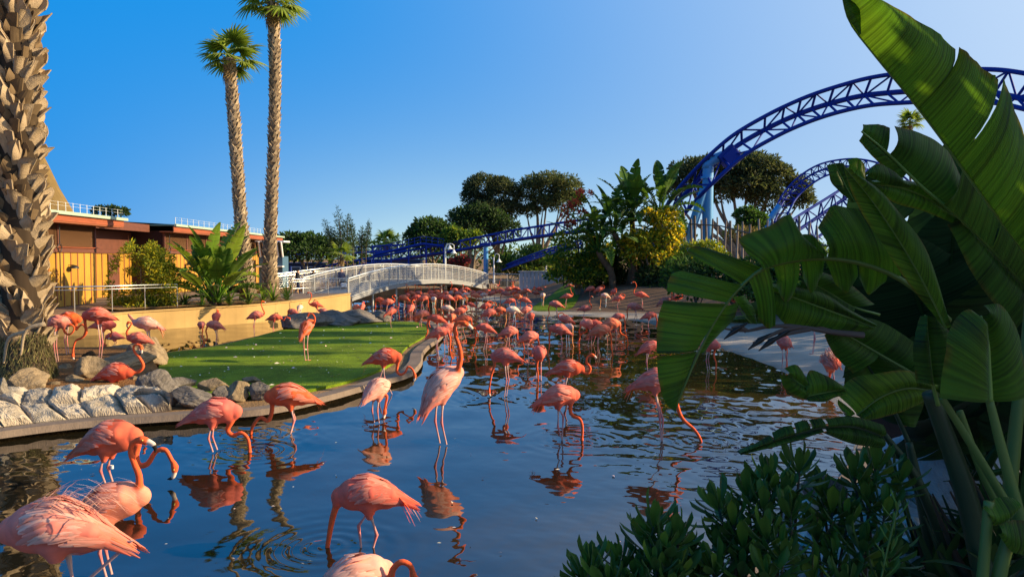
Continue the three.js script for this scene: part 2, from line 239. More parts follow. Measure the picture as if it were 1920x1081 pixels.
// the island: a core, a turf sheet, a bare earth bed at the left and a concrete kerb along the near water
const IE = 0.16;
const turfPx = [[296, 690], [303, 672], [312, 661], [388, 651], [480, 631], [530, 618], [600, 611], [720, 603], [775, 603], [798, 609], [802, 619], [795, 630], [766, 647], [751, 662], [738, 678], [714, 691], [655, 713], [590, 728], [520, 741], [440, 742], [350, 735], [305, 712]];
const kerbPx = [[786, 603], [806, 609], [814, 619], [808, 632], [784, 648], [770, 662], [764, 680], [741, 699], [692, 713], [640, 727], [594, 739], [486, 762], [330, 772], [165, 784], [0, 803], [-160, 828], [-420, 880]];
const kerb = spline(kerbPx.map(([x, y]) => on(x, y, IE)), 110);
{
  const back = [[-900, 760], [-700, 690], [-300, 664], [60, 655], [200, 652], [262, 656], [300, 671], [312, 660], [388, 650], [480, 630], [530, 617], [600, 610], [720, 602]].map(([x, y]) => on(x, y, 0.1));
  slab('island', [...kerb, ...back], 0.1, -0.6, M.dirt);
  const p = spline(turfPx.concat([turfPx[0]]).map(([x, y]) => on(x, y, IE)), 80).slice(0, -1); slab('grass', p, IE, 0.05, M.turf, 4);
  const b = new MB(); let L = 0, last = null;
  kerb.forEach((p, k) => {
    const a = kerb[Math.max(0, k - 1)], c = kerb[Math.min(kerb.length - 1, k + 1)], t = c.clone().sub(a).setY(0).normalize(), n = V(t.z, 0, -t.x); if (k) L += p.distanceTo(kerb[k - 1]);
    const prof = [[-0.06, -0.6], [-0.03, IE - 0.02], [0.01, IE + 0.012], [0.32, IE + 0.016], [0.36, IE - 0.09]];
    const id = prof.map(([o, y]) => { const q = p.clone().addScaledVector(n, o + 0.02 * (fbm(p.x, p.z, 3) - 0.5)); return b.v(q.x, y, q.z, null, L / 1.6, (o + y) / 1.6); });
    if (last) for (let j = 0; j + 1 < id.length; j++) b.quad(last[j], id[j], id[j + 1], last[j + 1]); last = id;
  });
  tag(mesh('kerb', b.geo(true), M.conc, scene), 'curved brown concrete kerb edging the grass island and stones', 'kerb');
}
const bedH = (x, z) => { const p = V(x, 0, z); return 0.12 + 0.26 * smooth(-6.2, -8.2, x) + 0.06 * (fbm(x * 1.5, z * 1.5, 2) - 0.5); };
{
  const px = [[300, 700], [296, 680], [270, 662], [205, 656], [60, 658], [-250, 672], [-600, 700], [-500, 830], [-200, 800], [0, 772], [170, 758], [330, 748], [345, 733], [315, 715]]; const p = spline(px.concat([px[0]]).map(([x, y]) => on(x, y, 0.2)), 60).slice(0, -1), b = new MB();
  const c = V(-9, 0, -15.5), N = 8, rings = []; for (let k = 0; k <= N; k++) rings.push(p.map((q) => { const r = c.clone().lerp(q, k / N); return b.v(r.x, k === N ? 0.06 : bedH(r.x, r.z), r.z, null, r.x / 2, r.z / 2); }));
  for (let k = 0; k < N; k++) for (let j = 0; j < p.length; j++) { const n = (j + 1) % p.length; b.quad(rings[k][j], rings[k + 1][j], rings[k + 1][n], rings[k][n]); }
  struct('earth_bed', b.geo(), M.bed);
}
// ---------- stones ----------
const SLOPE = [[1.45, 1.42, 1.36], [1.25, 1.24, 1.25], [1.6, 1.52, 1.4]].map((c) => mat(c, 0.92, { map: T.stone, bumpMap: T.fine, bumpScale: 0.03 }));
const ICO = new Map();
function rockGeo(seed, detail = 6, flat = 1, planes = 14) {
  const g = new THREE.IcosahedronGeometry(1, detail), r = rng(seed), N = []; for (let k = 0; k < planes; k++) { const z = r() * 2 - 1, a = r() * 6.283, q = Math.sqrt(1 - z * z); N.push([V(q * Math.cos(a), z, q * Math.sin(a)), 0.62 + 0.34 * r()]); }
  const p = g.attributes.position, uv = g.attributes.uv, d = V(0, 0, 0);
  for (let i = 0; i < p.count; i++) {
    d.fromBufferAttribute(p, i).normalize(); let m = 1.15; for (const [n, h] of N) { const q = d.dot(n); if (q > 0.05) m = Math.min(m, h / q); }
    m *= 1 + 0.16 * (fbm(d.x * 3 + seed, d.y * 3, d.z * 3, 4) - 0.5) + (planes > 8 ? 0.10 : 0.03) * (fbm(d.x * 9, d.y * 13 + seed, d.z * 9, 4) - 0.5) - (planes > 8 ? 0.05 * Math.max(0, 0.06 - Math.abs(fbm(d.x * 3.4 + 9, d.y * 3.4, d.z * 3.4 + seed, 2) - 0.5)) / 0.06 : 0);
    p.setXYZ(i, d.x * m, d.y * m * flat, d.z * m); uv.setXY(i, (d.x + 0.6 * d.z) * m * 0.45, (d.y + 0.4 * d.z) * m * 0.45);
  }
  g.deleteAttribute('normal'); const w = new Map(), idx = [], np = [], nu = [];
  for (let i = 0; i < p.count; i++) { const k = [p.getX(i), p.getY(i), p.getZ(i)].map((q) => Math.round(q * 1e4)).join(); if (!w.has(k)) { w.set(k, np.length / 3); np.push(p.getX(i), p.getY(i), p.getZ(i)); nu.push(uv.getX(i), uv.getY(i)); } idx.push(w.get(k)); }
  const o = new THREE.BufferGeometry(); o.setAttribute('position', new THREE.Float32BufferAttribute(np, 3)); o.setAttribute('uv', new THREE.Float32BufferAttribute(nu, 2)); o.setIndex(idx); o.computeVertexNormals(); return o;
}
const ROCKS = [1, 2, 3, 4, 5, 6].map((s) => rockGeo(s * 7, 13)), PEBBLE = [11, 12, 13].map((s) => rockGeo(s * 5, 4, 1, 5));
function rockAt(px, py, wpx, hpx, e, k, m, label, turn = 0) {   // a stone whose middle stands at a pixel and whose foot stands at elevation e
  const base = on(px, py + hpx * 0.45, e), s = -base.z / F, w = wpx * s / 2, h = hpx * s / 2;
  const o = mesh('rock', ROCKS[k % 6], m, scene, V(base.x, e + h * 0.72, base.z - w * 0.3), [0, turn, 0], [w * 1.12, h * 1.15, w * 0.9]); o.name = label ? o.name : o.name; if (label) tag(o, label, 'rock'); return o;
}
[[42, 715, 76, 52, .3, 0, M.tan, 'brown rock at the foot of the big palm trunk', 0.4], [-2, 735, 34, 50, .3, 1, M.stone, 'pale rock cut by the left edge of the photo beside the stone slope'], [97, 722, 24, 14, .3, 2, M.tan, 'small tan stone right of the brown rock under the palm'],
  [176, 690, 62, 52, .28, 3, M.tan, 'dark brown rock behind the tail of the sitting flamingo', 1], [226, 678, 95, 36, .25, 4, M.tan, 'wide flat tan rock right of the curved necked flamingo on the bed'], [272, 662, 82, 52, .12, 5, M.tan, 'sunlit tan rock at the left corner of the grass', 2], [224, 656, 60, 16, .2, 1, M.tan, 'low flat tan rock behind the standing flamingos'],
  [288, 722, 66, 60, .14, 2, M.grey, 'large blue grey rock at the breast of the sitting flamingo', .6], [333, 717, 56, 24, .14, 3, M.grey, 'flat grey rock at the near corner of the grass', 1.4], [352, 744, 72, 36, .13, 4, M.grey, 'rounded brown grey rock on the kerb, second from the big blue grey one', 2.2], [412, 738, 44, 30, .13, 0, M.grey, 'grey rock in the row along the kerb between two lower ones', 0.3], [443, 734, 48, 34, .13, 5, M.tan, 'tan topped rock in the row along the kerb', 1.1], [400, 722, 50, 22, .15, 1, M.tan, 'low tan rock half sunk in the grass edge behind the kerb row', .5], [487, 732, 42, 34, .13, 2, M.grey, 'rightmost rock of the row along the kerb beside the feeding flamingo', 2.8], [318, 748, 30, 22, .13, 3, M.grey, 'small dark rock wedged between the blue grey and the rounded rock', 2.8],
  [166, 672, 26, 30, .3, 2, M.dark, 'dark stump like rock at the feet of the tall hooked neck flamingo', .7], [135, 712, 34, 18, .3, 4, M.tan, 'low tan stone between the palm foot and the sitting flamingo', 2], [250, 712, 28, 16, .25, 0, M.tan, 'small tan stone right behind the big blue grey rock', 1.2], [120, 690, 30, 14, .3, 5, M.tan, 'flat tan stone right of the palm roots', 1.8],
  [470, 712, 34, 10, .16, 1, M.tan, 'thin flat stone lying in the grass above the kerb row']].forEach((a) => rockAt(...a));
{ // fitted pale stones on the slope between the kerb and the bed, each with its own rounded, broken face
  const g = thing('stone_slope', 'slope of fitted pale grey limestone between the kerb and the earth bed', 'stone wall');
  const lowPx = [[318, 770], [250, 776], [165, 782], [80, 791], [0, 800], [-80, 812], [-170, 828]], topPx = [[322, 738], [255, 724], [170, 727], [80, 728], [0, 728], [-80, 732], [-180, 740]];
  const lo = spline(lowPx.map(([x, y]) => on(x, y - 4, 0.17)), 60), hi = spline(topPx.map(([x, y]) => on(x, y, 0.47)), 60), S = (u, v, up) => { const k = clamp(u, 0, 1) * 60, i = Math.min(59, Math.floor(k)), a = lo[i].clone().lerp(lo[i + 1], k - i), c = hi[i].clone().lerp(hi[i + 1], k - i); const p = a.lerp(c, v); p.y += 0.05 * Math.sin(v * Math.PI) + up; p.z += up * 0.9; return p; };
  const NU = 9, NV = 2, r = rng(15), K = (i, j) => { const e = (j > 0 && j < NV ? 1 : 0); return [(i + (j % 2) * 0.45 + 0.55 * (hash(i, j, 21) - 0.5)) / NU, clamp((j + e * 0.7 * (hash(i, j, 22) - 0.5)) / NV, 0, 1)]; };
  for (let j = 0; j < NV; j++) for (let i = -1; i < NU; i++) {
    const c = [K(i, j), K(i + 1, j), K(i + 1, j + 1), K(i, j + 1)], b = new MB(), n = 12, h0 = 0.08 + 0.08 * r(), sd = i * 7 + j * 31, tx = (r() - 0.5) * 0.12, tv = (r() - 0.5) * 0.12; const id = [];
    for (let q = 0; q <= n; q++) for (let p = 0; p <= n; p++) { const x = p / n, y = q / n, ex = Math.min(x, 1 - x), ey = Math.min(y, 1 - y), u = lerp(lerp(c[0][0], c[1][0], x), lerp(c[3][0], c[2][0], x), y), v = lerp(lerp(c[0][1], c[3][1], y), lerp(c[1][1], c[2][1], y), x), round = smooth(0, 0.13, Math.min(ex, ey)), w = S(u, v, 0); const f = fbm(w.x * 3.1 + sd, w.y * 3, w.z * 3.1, 4) - 0.5, rid = Math.abs(fbm(w.x * 5 + sd, w.z * 7, 2, 3) - 0.5); const P = S(u, v, -0.05 + round * (h0 + 0.13 * f - 0.12 * rid + tx * (x - 0.5) + tv * (y - 0.5))); id.push(b.v(P.x, P.y, P.z, null, w.x * 0.8 + sd * 0.37, w.z * 0.8 + w.y)); }
    for (let q = 0; q < n; q++) for (let p = 0; p < n; p++) { const k = q * (n + 1) + p; b.quad(id[k], id[k + 1], id[k + n + 2], id[k + n + 1]); }
    mesh('stone', b.geo((i + j) % 2), SLOPE[(i * 2 + j + 4) % 3], g);
  }
  const m = new MB(), rows = []; for (let k = 0; k <= 30; k++) rows.push([0, 1].map((v) => { const p = S(k / 30, v, -0.04); return m.v(p.x, p.y, p.z, null, p.x, p.z); })); for (let k = 0; k < 30; k++) m.quad(rows[k][0], rows[k + 1][0], rows[k + 1][1], rows[k][1]); mesh('mortar', m.geo(), M.grey, g);
}
{ // the low grey rock wall at the far end of the grass
  const g = thing('rock_ledge', 'low dark grey rock ledge along the far end of the grass', 'rock wall');
  const S = [[552, 604, 44, 30], [590, 600, 60, 30], [632, 598, 66, 28], [676, 596, 60, 26], [706, 594, 34, 24], [735, 592, 26, 20]]; S.slice(0, 5).forEach(([px, py, w, h], k) => { const p = on(px, py + h * 0.42, 0.1), s = -p.z / F; mesh('stone', ROCKS[(k + 2) % 6], M.grey, g, V(p.x, 0.1 + h * s * 0.36, p.z), [0, k, 0], [w * s * 0.72, h * s * 0.62, 0.8]); });
}
// ---------- the yellow building on the left ----------
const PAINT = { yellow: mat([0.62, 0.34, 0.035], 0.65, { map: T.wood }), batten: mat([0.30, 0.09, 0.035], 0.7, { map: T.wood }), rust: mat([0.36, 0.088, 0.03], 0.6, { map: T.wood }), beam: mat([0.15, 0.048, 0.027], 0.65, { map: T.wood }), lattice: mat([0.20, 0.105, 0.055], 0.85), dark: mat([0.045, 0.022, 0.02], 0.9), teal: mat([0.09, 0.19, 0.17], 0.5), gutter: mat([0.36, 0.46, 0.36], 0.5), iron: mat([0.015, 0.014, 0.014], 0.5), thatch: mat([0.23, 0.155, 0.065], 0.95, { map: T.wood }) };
{
  const A = V(-18.9, 0.8, -28.5), B = V(-21, 0.8, -62), dirA = B.clone().sub(A).normalize(), g = thing('yellow_building', 'long yellow board building with rust fascia, lattice vents and teal roof', 'building', A, Math.atan2(-dirA.z, dirA.x));
  const box = (name, u0, u1, y0, y1, z0, z1, m, parent = g) => mesh(name, new RoundedBoxGeometry(u1 - u0, y1 - y0, z1 - z0, 1, 0.012), m, parent, V((u0 + u1) / 2, (y0 + y1) / 2, (z0 + z1) / 2));
  const rr = rng(5), boards = [0, 1, 2].map((k) => new RoundedBoxGeometry(0.5, 2.28, 0.05, 1, 0.01));
  const yel = [0, 1, 2].map((k) => { const m = PAINT.yellow.clone(); m.color.setRGB(0.46 + 0.05 * k, 0.235 + 0.03 * k, 0.02 + 0.006 * k); return m; });
  // back wall sheets
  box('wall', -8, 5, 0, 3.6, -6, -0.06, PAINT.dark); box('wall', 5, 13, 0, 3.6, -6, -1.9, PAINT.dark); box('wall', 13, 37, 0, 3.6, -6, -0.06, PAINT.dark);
  const face = (u0, u1, z, fine) => {
    const pitch = 0.56; let k = 0;
    for (let u = u0; u < u1 - 0.1; u += pitch, k++) { const w = Math.min(pitch, u1 - u); mesh('board', boards[k % 3], yel[k % 3], g, V(u + w / 2, 1.15, z), [0, 0, 0], [(w - 0.045) / 0.5, 1, 1]); box('batten', u - 0.03, u + 0.03, 0, 2.29, z - 0.01, z + 0.05, PAINT.batten); }
    box('beam', u0, u1, 2.3, 2.5, z - 0.05, z + 0.09, PAINT.beam); box('ledge', u0, u1, 2.5, 2.54, z - 0.05, z + 0.16, PAINT.rust);
    const l = new MB(), y0 = 2.56, y1 = 3.5, step = 0.095, H = y1 - y0;   // lattice: crossed thin slats, too fine to be told apart one by one
    for (let u = u0 - H; u < u1; u += step) { const a = Math.max(u, u0), c = Math.min(u + H, u1); if (c > a) { l.bar(V(a, y0 + (a - u), z - 0.02), V(c, y0 + (c - u), z - 0.02), 0.016, 4); l.bar(V(a, y1 - (a - u), z), V(c, y1 - (c - u), z), 0.016, 4); } }
    stuff(mesh('lattice', l.geo(), PAINT.lattice, g)); for (let u = u0; u <= u1 + 0.01; u += (u1 - u0) / Math.max(1, Math.round((u1 - u0) / 3.2))) box('post', u - 0.06, u + 0.06, 2.54, 3.52, z - 0.06, z + 0.06, PAINT.beam);
  };
  face(-7, 5.2, 0); face(13, 36, 0);
  const k0 = []; for (let u = 5.3; u < 12.8; u += 0.62) { mesh('board', boards[0], yel[0], g, V(u + 0.3, 1.15, -1.85), [0, 0, 0], [1.1, 1, 1]); box('batten', u - 0.03, u + 0.03, 0, 2.29, -1.86, -1.8, PAINT.batten); }
  box('beam', 5.2, 13, 2.3, 2.5, -1.88, -1.75, PAINT.beam); box('wall_panel', 5.2, 13, 2.5, 3.5, -1.88, -1.8, PAINT.beam); box('door', 10.2, 11.3, 0, 2.25, -1.8, -1.74, PAINT.beam);
  // roofs: fascia, gutter, sheets
  const roof = (u0, u1, over) => {
    const r = box('roof', u0, u1, 3.86, 3.93, -6.6, over - 0.06, PAINT.teal); box('fascia', u0, u1, 3.56, 3.84, over - 0.1, over - 0.04, PAINT.rust); box('soffit', u0, u1, 3.5, 3.56, -0.1, over - 0.06, PAINT.batten); box('gutter', u0, u1 + 0.15, 3.83, 3.97, over - 0.04, over + 0.1, PAINT.gutter);
    const sl = new MB(); sl.quad(sl.v(u0, 3.94, over - 0.08), sl.v(u1, 3.94, over - 0.08), sl.v(u1, 4.35, -6.6), sl.v(u0, 4.35, -6.6)); mesh('roof_sheet', sl.geo(), PAINT.teal, r.parent);
  };
  roof(-8, 6.6, 0.75); roof(12.6, 37, 0.75);
  { const sl = new MB(); sl.quad(sl.v(6.6, 3.94, -0.6), sl.v(12.6, 3.94, -0.6), sl.v(12.6, 4.3, -6.6), sl.v(6.6, 4.3, -6.6)); mesh('roof_sheet', sl.geo(), PAINT.teal, g); box('fascia', 6.6, 12.6, 3.5, 3.92, -0.75, -0.62, PAINT.beam); }
  for (const [u0, u1] of [[-3, 6.5], [12.8, 30]]) { for (let u = u0; u <= u1; u += u0 < 0 ? 0.56 : 0.9) mesh('roof_post', new THREE.CylinderGeometry(0.013, 0.013, 0.42, 5), WHITE, g, V(u, 4.14, 0.72)); for (const y of [4.2, 4.33]) { const w = new MB(); w.bar(V(u0, y, 0.72), V(u1, y, 0.72), 0.004, 4); mesh('wire', w.geo(), WHITE, g); } }
  for (const u of [1.9, 13.2, 22]) { // dark rain chains with a hexagonal ring
    const m = new MB(); m.bar(V(u, 0.3, 0.22), V(u, 2.32, 0.22), 0.022, 6); m.bar(V(u, 2.66, 0.22), V(u, 3.55, 0.22), 0.022, 6); const h = []; for (let k = 0; k <= 6; k++) h.push(V(u + 0.17 * Math.cos(k * Math.PI / 3), 2.49 + 0.17 * Math.sin(k * Math.PI / 3), 0.22)); for (let k = 0; k < 6; k++) m.bar(h[k], h[k + 1], 0.02, 6); mesh('rain_chain', m.geo(), PAINT.iron, g);
  }
  for (const u of [2.9, 7.2, 16, 20]) { const l = mesh('wall_lamp', new THREE.SphereGeometry(0.2, 12, 6, 0, 6.29, 0, 1.57), PAINT.iron, g, V(u, 1.62, u > 5 && u < 13 ? -1.5 : 0.25), null, [1, 0.75, 1]); mesh('bracket', new THREE.BoxGeometry(0.03, 0.03, 0.3), PAINT.iron, l, V(0, 0.2, -0.15)); }
}
{ // ribbed awning kiosk at the far end of the building
  const g = thing('kiosk', 'small far kiosk with a ribbed grey awning beyond the building', 'kiosk'), c = at(508, 478, 58), s = c.z / -F;
  for (let k = 0; k < 12; k++) mesh('awning_rib', new THREE.CylinderGeometry(0.075, 0.075, 1.25, 7), k % 2 ? WHITE : PAINT.iron, g, V(c.x - 0.95 + k * 0.175, c.y + 0.45, c.z + 0.4), [0.35, 0, 0]);
  mesh('wall', new RoundedBoxGeometry(1.9, 2.6, 1.5, 1, 0.02), mat([0.05, 0.12, 0.2], 0.7), g, V(c.x, c.y - 1.4, c.z - 0.6)); mesh('counter', new RoundedBoxGeometry(2.1, 0.1, 0.5, 1, 0.02), WHITE, g, V(c.x, c.y - 0.9, c.z + 0.3)); mesh('roof_board', new RoundedBoxGeometry(2.3, 0.14, 1.6, 1, 0.02), WHITE, g, V(c.x, c.y + 1.07, c.z - 0.4));
}
{ // thatched cone roof behind the building
  const c = at(-22, 482, 46), g = thing('thatched_hut', 'tall conical thatched roof rising behind the yellow building', 'hut', V(c.x, 0.8, c.z)), b = new MB(), n = 46, prof = [[4.9, 4.7], [4.55, 5.3], [3.9, 6.6], [3.35, 8], [2.5, 10], [1.4, 12.2], [0.2, 14]];
  prof.forEach(([r, y], k) => { for (let j = 0; j <= n * 2; j++) { const a = j / (n * 2) * 6.2832, q = r * (j % 2 ? 1 : 0.94); b.v(q * Math.cos(a), y, q * Math.sin(a), null, a * 3, y / 2); if (k && j) { const A = k * (n * 2 + 1) + j; b.quad(A - 1, A, A - n * 2 - 1, A - n * 2 - 2); } } });
  mesh('roof', b.geo(true), PAINT.thatch, g); mesh('wall', new THREE.CylinderGeometry(4, 4, 4.7, 20), PAINT.dark, g, V(0, 2.35, 0));
}
// ---------- railings ----------
function railing(name, label, pts, h, postEvery, opts = {}) {   // posts, a top rail and lower rails, each its own part
  const g = thing(name, label, 'railing', pts[0]), o = pts[0], cv = new THREE.CatmullRomCurve3(pts.map((p) => p.clone().sub(o)), false, 'centripetal'), L = cv.getLength(), n = Math.max(2, Math.round(L / postEvery)), r = opts.r ?? 0.024;
  const line = (y, rad, nm) => { const m = new MB(); m.tube(cv.getSpacedPoints(n * 3).map((p) => V(p.x, p.y + y, p.z)), rad, 7); mesh(nm, m.geo(), opts.mat ?? STEEL, g); };
  line(h, r * 1.25, 'top_rail'); for (const y of opts.rails ?? []) line(y, r * 0.8, 'rail');
  const post = new THREE.CylinderGeometry(r, r, h, 8); cv.getSpacedPoints(n).forEach((p) => mesh('post', post, opts.mat ?? STEEL, g, V(p.x, p.y + h / 2, p.z)));
  if (opts.mesh) { const m = new MB(), q = cv.getSpacedPoints(n * opts.mesh); q.forEach((p) => m.bar(V(p.x, p.y + 0.05, p.z), V(p.x, p.y + h * 0.92, p.z), opts.wire ?? 0.006, 4)); for (let y = 0.08; y < h * 0.92; y += opts.step ?? 0.09) m.tube(q.map((p) => V(p.x, p.y + y, p.z)), opts.wire ?? 0.006, 4, null, false); stuff(mesh('infill', m.geo(), opts.mmat ?? STEEL, g)); }
  return g;
}
const off = (p, o) => V(p.x - o, p.y, p.z - o * 0.35);
railing('railing', 'white topped steel railing on the walkway left of the bird of paradise plant', [[-140, 600, 26.9], [60, 591, 27.2], [97, 587, 27.4], [180, 586, 28], [262, 582, 29.3], [332, 576, 30.4]].map(([x, y, d]) => V(at(x, y, d).x, 0.8, -d)), 0.98, 1.35, { rails: [0.86], r: 0.022 });
railing('railing', 'steel railing along the wall top left of the bridge, people behind', [[548, 554, 37], [590, 552, 38], [652, 548, 38.6]].map(([x, y, d]) => V(at(x, y, d).x, 0.92, -d)), 0.86, 0.95, { rails: [0.74, 0.4], r: 0.018 });
// ---------- the bridge ----------
{
  const L0 = at(653, 541, 39.5), R0 = at(915, 541, 57), g = thing('footbridge', 'arched grey footbridge with mesh railings crossing the far water', 'bridge', V(0, 0, 0));
  const ax = R0.clone().sub(L0).setY(0), len = ax.length(), u = ax.clone().normalize(), n = V(u.z, 0, -u.x), wid = 3.0; if (n.z > 0) n.negate();
  const yb = (t) => 0.62 + 0.78 * 4 * t * (1 - t) * (1 - 0.12 * (t - 0.5)) - 0.15 * t, P = (t, o, y) => V(L0.x, 0, L0.z).addScaledVector(ax, t).addScaledVector(n, o).setY(yb(t) + y), N = 30;
  const line = (o, y, r, nm, mt = STEEL, parent = g, t0 = 0, t1 = 1) => { const m = new MB(); const q = []; for (let k = 0; k <= N; k++) q.push(P(lerp(t0, t1, k / N), o, y)); m.tube(q, r, 7); return mesh(nm, m.geo(), mt, parent); };
  const ALU = mat([0.52, 0.52, 0.5], 0.45, { metalness: 0.3 }), deck = new MB();
  for (let k = 0; k <= N; k++) { const t = k / N, q = [P(t, -0.05, -0.16), P(t, -0.05, 0.06), P(t, wid + 0.05, 0.06), P(t, wid + 0.05, -0.16)].map((p) => deck.v(p.x, p.y, p.z)); if (k) { const a = q[0] - 4; for (let j = 0; j < 4; j++) deck.quad(a + j, a + (j + 1) % 4, q[0] + (j + 1) % 4, q[0] + j); } }
  mesh('deck', deck.geo(true), mat([0.26, 0.26, 0.27], 0.7), g);
  for (const o of [0, wid]) {
    line(o, 1.12, 0.04, 'handrail', mat([0.85, 0.85, 0.82], 0.25, { metalness: 0.5 })); line(o, 1.0, 0.022, 'rail', ALU); line(o, 0.1, 0.025, 'rail', ALU);
    for (let k = 0; k <= 18; k++) { const t = k / 18; mesh('post', new THREE.BoxGeometry(0.05, 1.08, 0.05), ALU, g, P(t, o, 0.56), [0, Math.atan2(-u.z, u.x), 0]); }
    const m = new MB(), K = 260; for (let k = 0; k < K; k++) { const t = k / K; m.bar(P(t, o, 0.1), P(t, o, 1.0), 0.0105, 4); } for (let y = 0.2; y < 0.98; y += 0.11) { const q = []; for (let k = 0; k <= N; k++) q.push(P(k / N, o, y)); m.tube(q, 0.009, 4); } stuff(mesh('mesh_infill', m.geo(), mat([0.36, 0.36, 0.36], 0.6), g));
  }
  for (const t of [0.16, 0.3, 0.62, 0.8]) { const p = P(t, 0.4, -0.16); mesh('pier', new THREE.CylinderGeometry(0.07, 0.07, p.y + 0.6, 8), ALU, g, V(p.x, (p.y - 0.6) / 2, p.z)); }
  // the far railing of the approach, from the plants to the crown of the bridge
  const q = [[515, 545, 47], [560, 541, 48.5], [600, 536, 50], [650, 531.5, 51]].map(([x, y, d]) => V(at(x, y, d).x, [0.8, 0.95, 1.1, 1.2][[515, 560, 600, 650].indexOf(x)], -d));
  railing('railing', 'far handrail of the bridge approach behind the people', [...q, P(0.42, wid + 0.12, 0.1), P(0.5, wid + 0.12, 0.1)], 1.02, 1.6, { rails: [0.85], r: 0.03, mesh: 14, wire: 0.006, step: 0.14 });
  // dark abutments
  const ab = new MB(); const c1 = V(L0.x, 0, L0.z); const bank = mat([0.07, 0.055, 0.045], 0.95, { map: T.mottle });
  mesh('abutment', new RoundedBoxGeometry(0.6, 1.6, 3.4, 1, 0.03), M.conc, g, P(-0.012, wid / 2, -0.6), [0, Math.atan2(-u.z, u.x), 0]); mesh('abutment', new RoundedBoxGeometry(1.6, 1.5, 3.4, 1, 0.03), M.conc, g, P(1.03, wid / 2, -0.3), [0, Math.atan2(-u.z, u.x), 0]);
  const back = [[656, 553, 62], [760, 553, 62], [880, 553, 61], [960, 553, 60]].map(([x, y, d]) => at(x, 540, d)); 
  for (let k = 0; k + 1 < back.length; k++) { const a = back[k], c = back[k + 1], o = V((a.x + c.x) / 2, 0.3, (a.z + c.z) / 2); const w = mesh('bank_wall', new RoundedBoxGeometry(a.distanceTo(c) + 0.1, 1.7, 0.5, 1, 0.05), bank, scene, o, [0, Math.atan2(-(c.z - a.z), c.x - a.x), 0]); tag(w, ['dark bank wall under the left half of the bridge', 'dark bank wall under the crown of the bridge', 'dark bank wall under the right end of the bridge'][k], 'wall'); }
}
// grey barrier boards right of the bridge, and the brown panel beside them
{
  const g = thing('barrier', 'pale grey board barrier behind the flamingos right of the bridge', 'barrier'), Bm = mat([0.40, 0.42, 0.45], 0.7, { map: T.wood });
  for (let k = 0; k < 13; k++) { const a = at(lerp(974, 1066, k / 13), 522, 54), c = at(lerp(974, 1066, (k + 1) / 13), 522, 54); mesh('board', new RoundedBoxGeometry((c.x - a.x) - 0.025, 1.3, 0.06, 1, 0.01), Bm, g, V((a.x + c.x) / 2, 1.15, a.z + 0.02 * (k % 2))); }
  const a = at(974, 510, 54), c = at(1068, 510, 54); mesh('cap_rail', new RoundedBoxGeometry(c.x - a.x + 0.2, 0.09, 0.16, 1, 0.02), Bm, g, V((a.x + c.x) / 2, 1.84, a.z)); mesh('base_plank', new RoundedBoxGeometry(c.x - a.x + 0.4, 0.2, 0.5, 1, 0.02), Bm, g, V((a.x + c.x) / 2, 0.42, a.z + 0.3));
  const w = at(1098, 520, 51); const pn = mesh('panel', new RoundedBoxGeometry(1.7, 1.9, 0.12, 1, 0.02), mat([0.33, 0.19, 0.10], 0.85, { map: T.wood }), scene, V(w.x, 1.35, w.z)); tag(pn, 'brown wooden panel under the yellow leaves right of the grey barrier', 'panel');
}
railing('railing', 'low grey railing between the bridge end and the board barrier', [[905, 541, 58], [940, 541, 57], [974, 541, 56]].map(([x, y, d]) => V(at(x, y, d).x, 0.5, -d)), 1.1, 1.2, { rails: [0.6], r: 0.02, mesh: 9, wire: 0.008, step: 2, mat: mat([0.4, 0.42, 0.45], 0.5) });
// ---------- lamp posts ----------
function lampPost(px, top, d, e, label, bells, m = WHITE) {
  const p = at(px, 500, d), h = at(px, top, d).y - e, g = thing('lamp_post', label, 'street lamp', V(p.x, e, p.z), 0, 'lamp posts near the bridge'); mesh('pole', new THREE.CylinderGeometry(0.06, 0.075, h, 9), m, g, V(0, h / 2, 0)); mesh('base', new THREE.CylinderGeometry(0.11, 0.13, 0.5, 10), m, g, V(0, 0.25, 0));
  for (const [x, y] of bells) { const a = new MB(); a.tube(spline([V(0, h - 0.1, 0), V(x * 0.4, h + 0.28, 0), V(x, h + 0.2, 0), V(x, h + y + 0.16, 0)], 12), 0.025, 6); mesh('arm', a.geo(), m, g); const l = mesh('lamp_shade', new THREE.LatheGeometry([[0.02, 0.22], [0.07, 0.2], [0.11, 0.1], [0.16, 0.03], [0.26, -0.03], [0.25, -0.05], [0.1, 0]].map(([r, q]) => new THREE.Vector2(r, q)), 14), m, g, V(x, h + y, 0)); mesh('bulb', new THREE.SphereGeometry(0.06, 8, 6), m, l, V(0, -0.02, 0)); }
}
lampPost(835, 464, 54, 0.5, 'white lamp post with two bell shades behind the bridge crown', [[0.32, -0.05], [0.62, -0.38]]);
lampPost(926, 482, 60, 0.5, 'white lamp post with one bell shade right of the light blue column', [[0.42, -0.35]]);
lampPost(1024, 478, 62, 0.5, 'white bell lamp above the grey barrier, partly behind yellow leaves', [[0.3, -0.3]]);
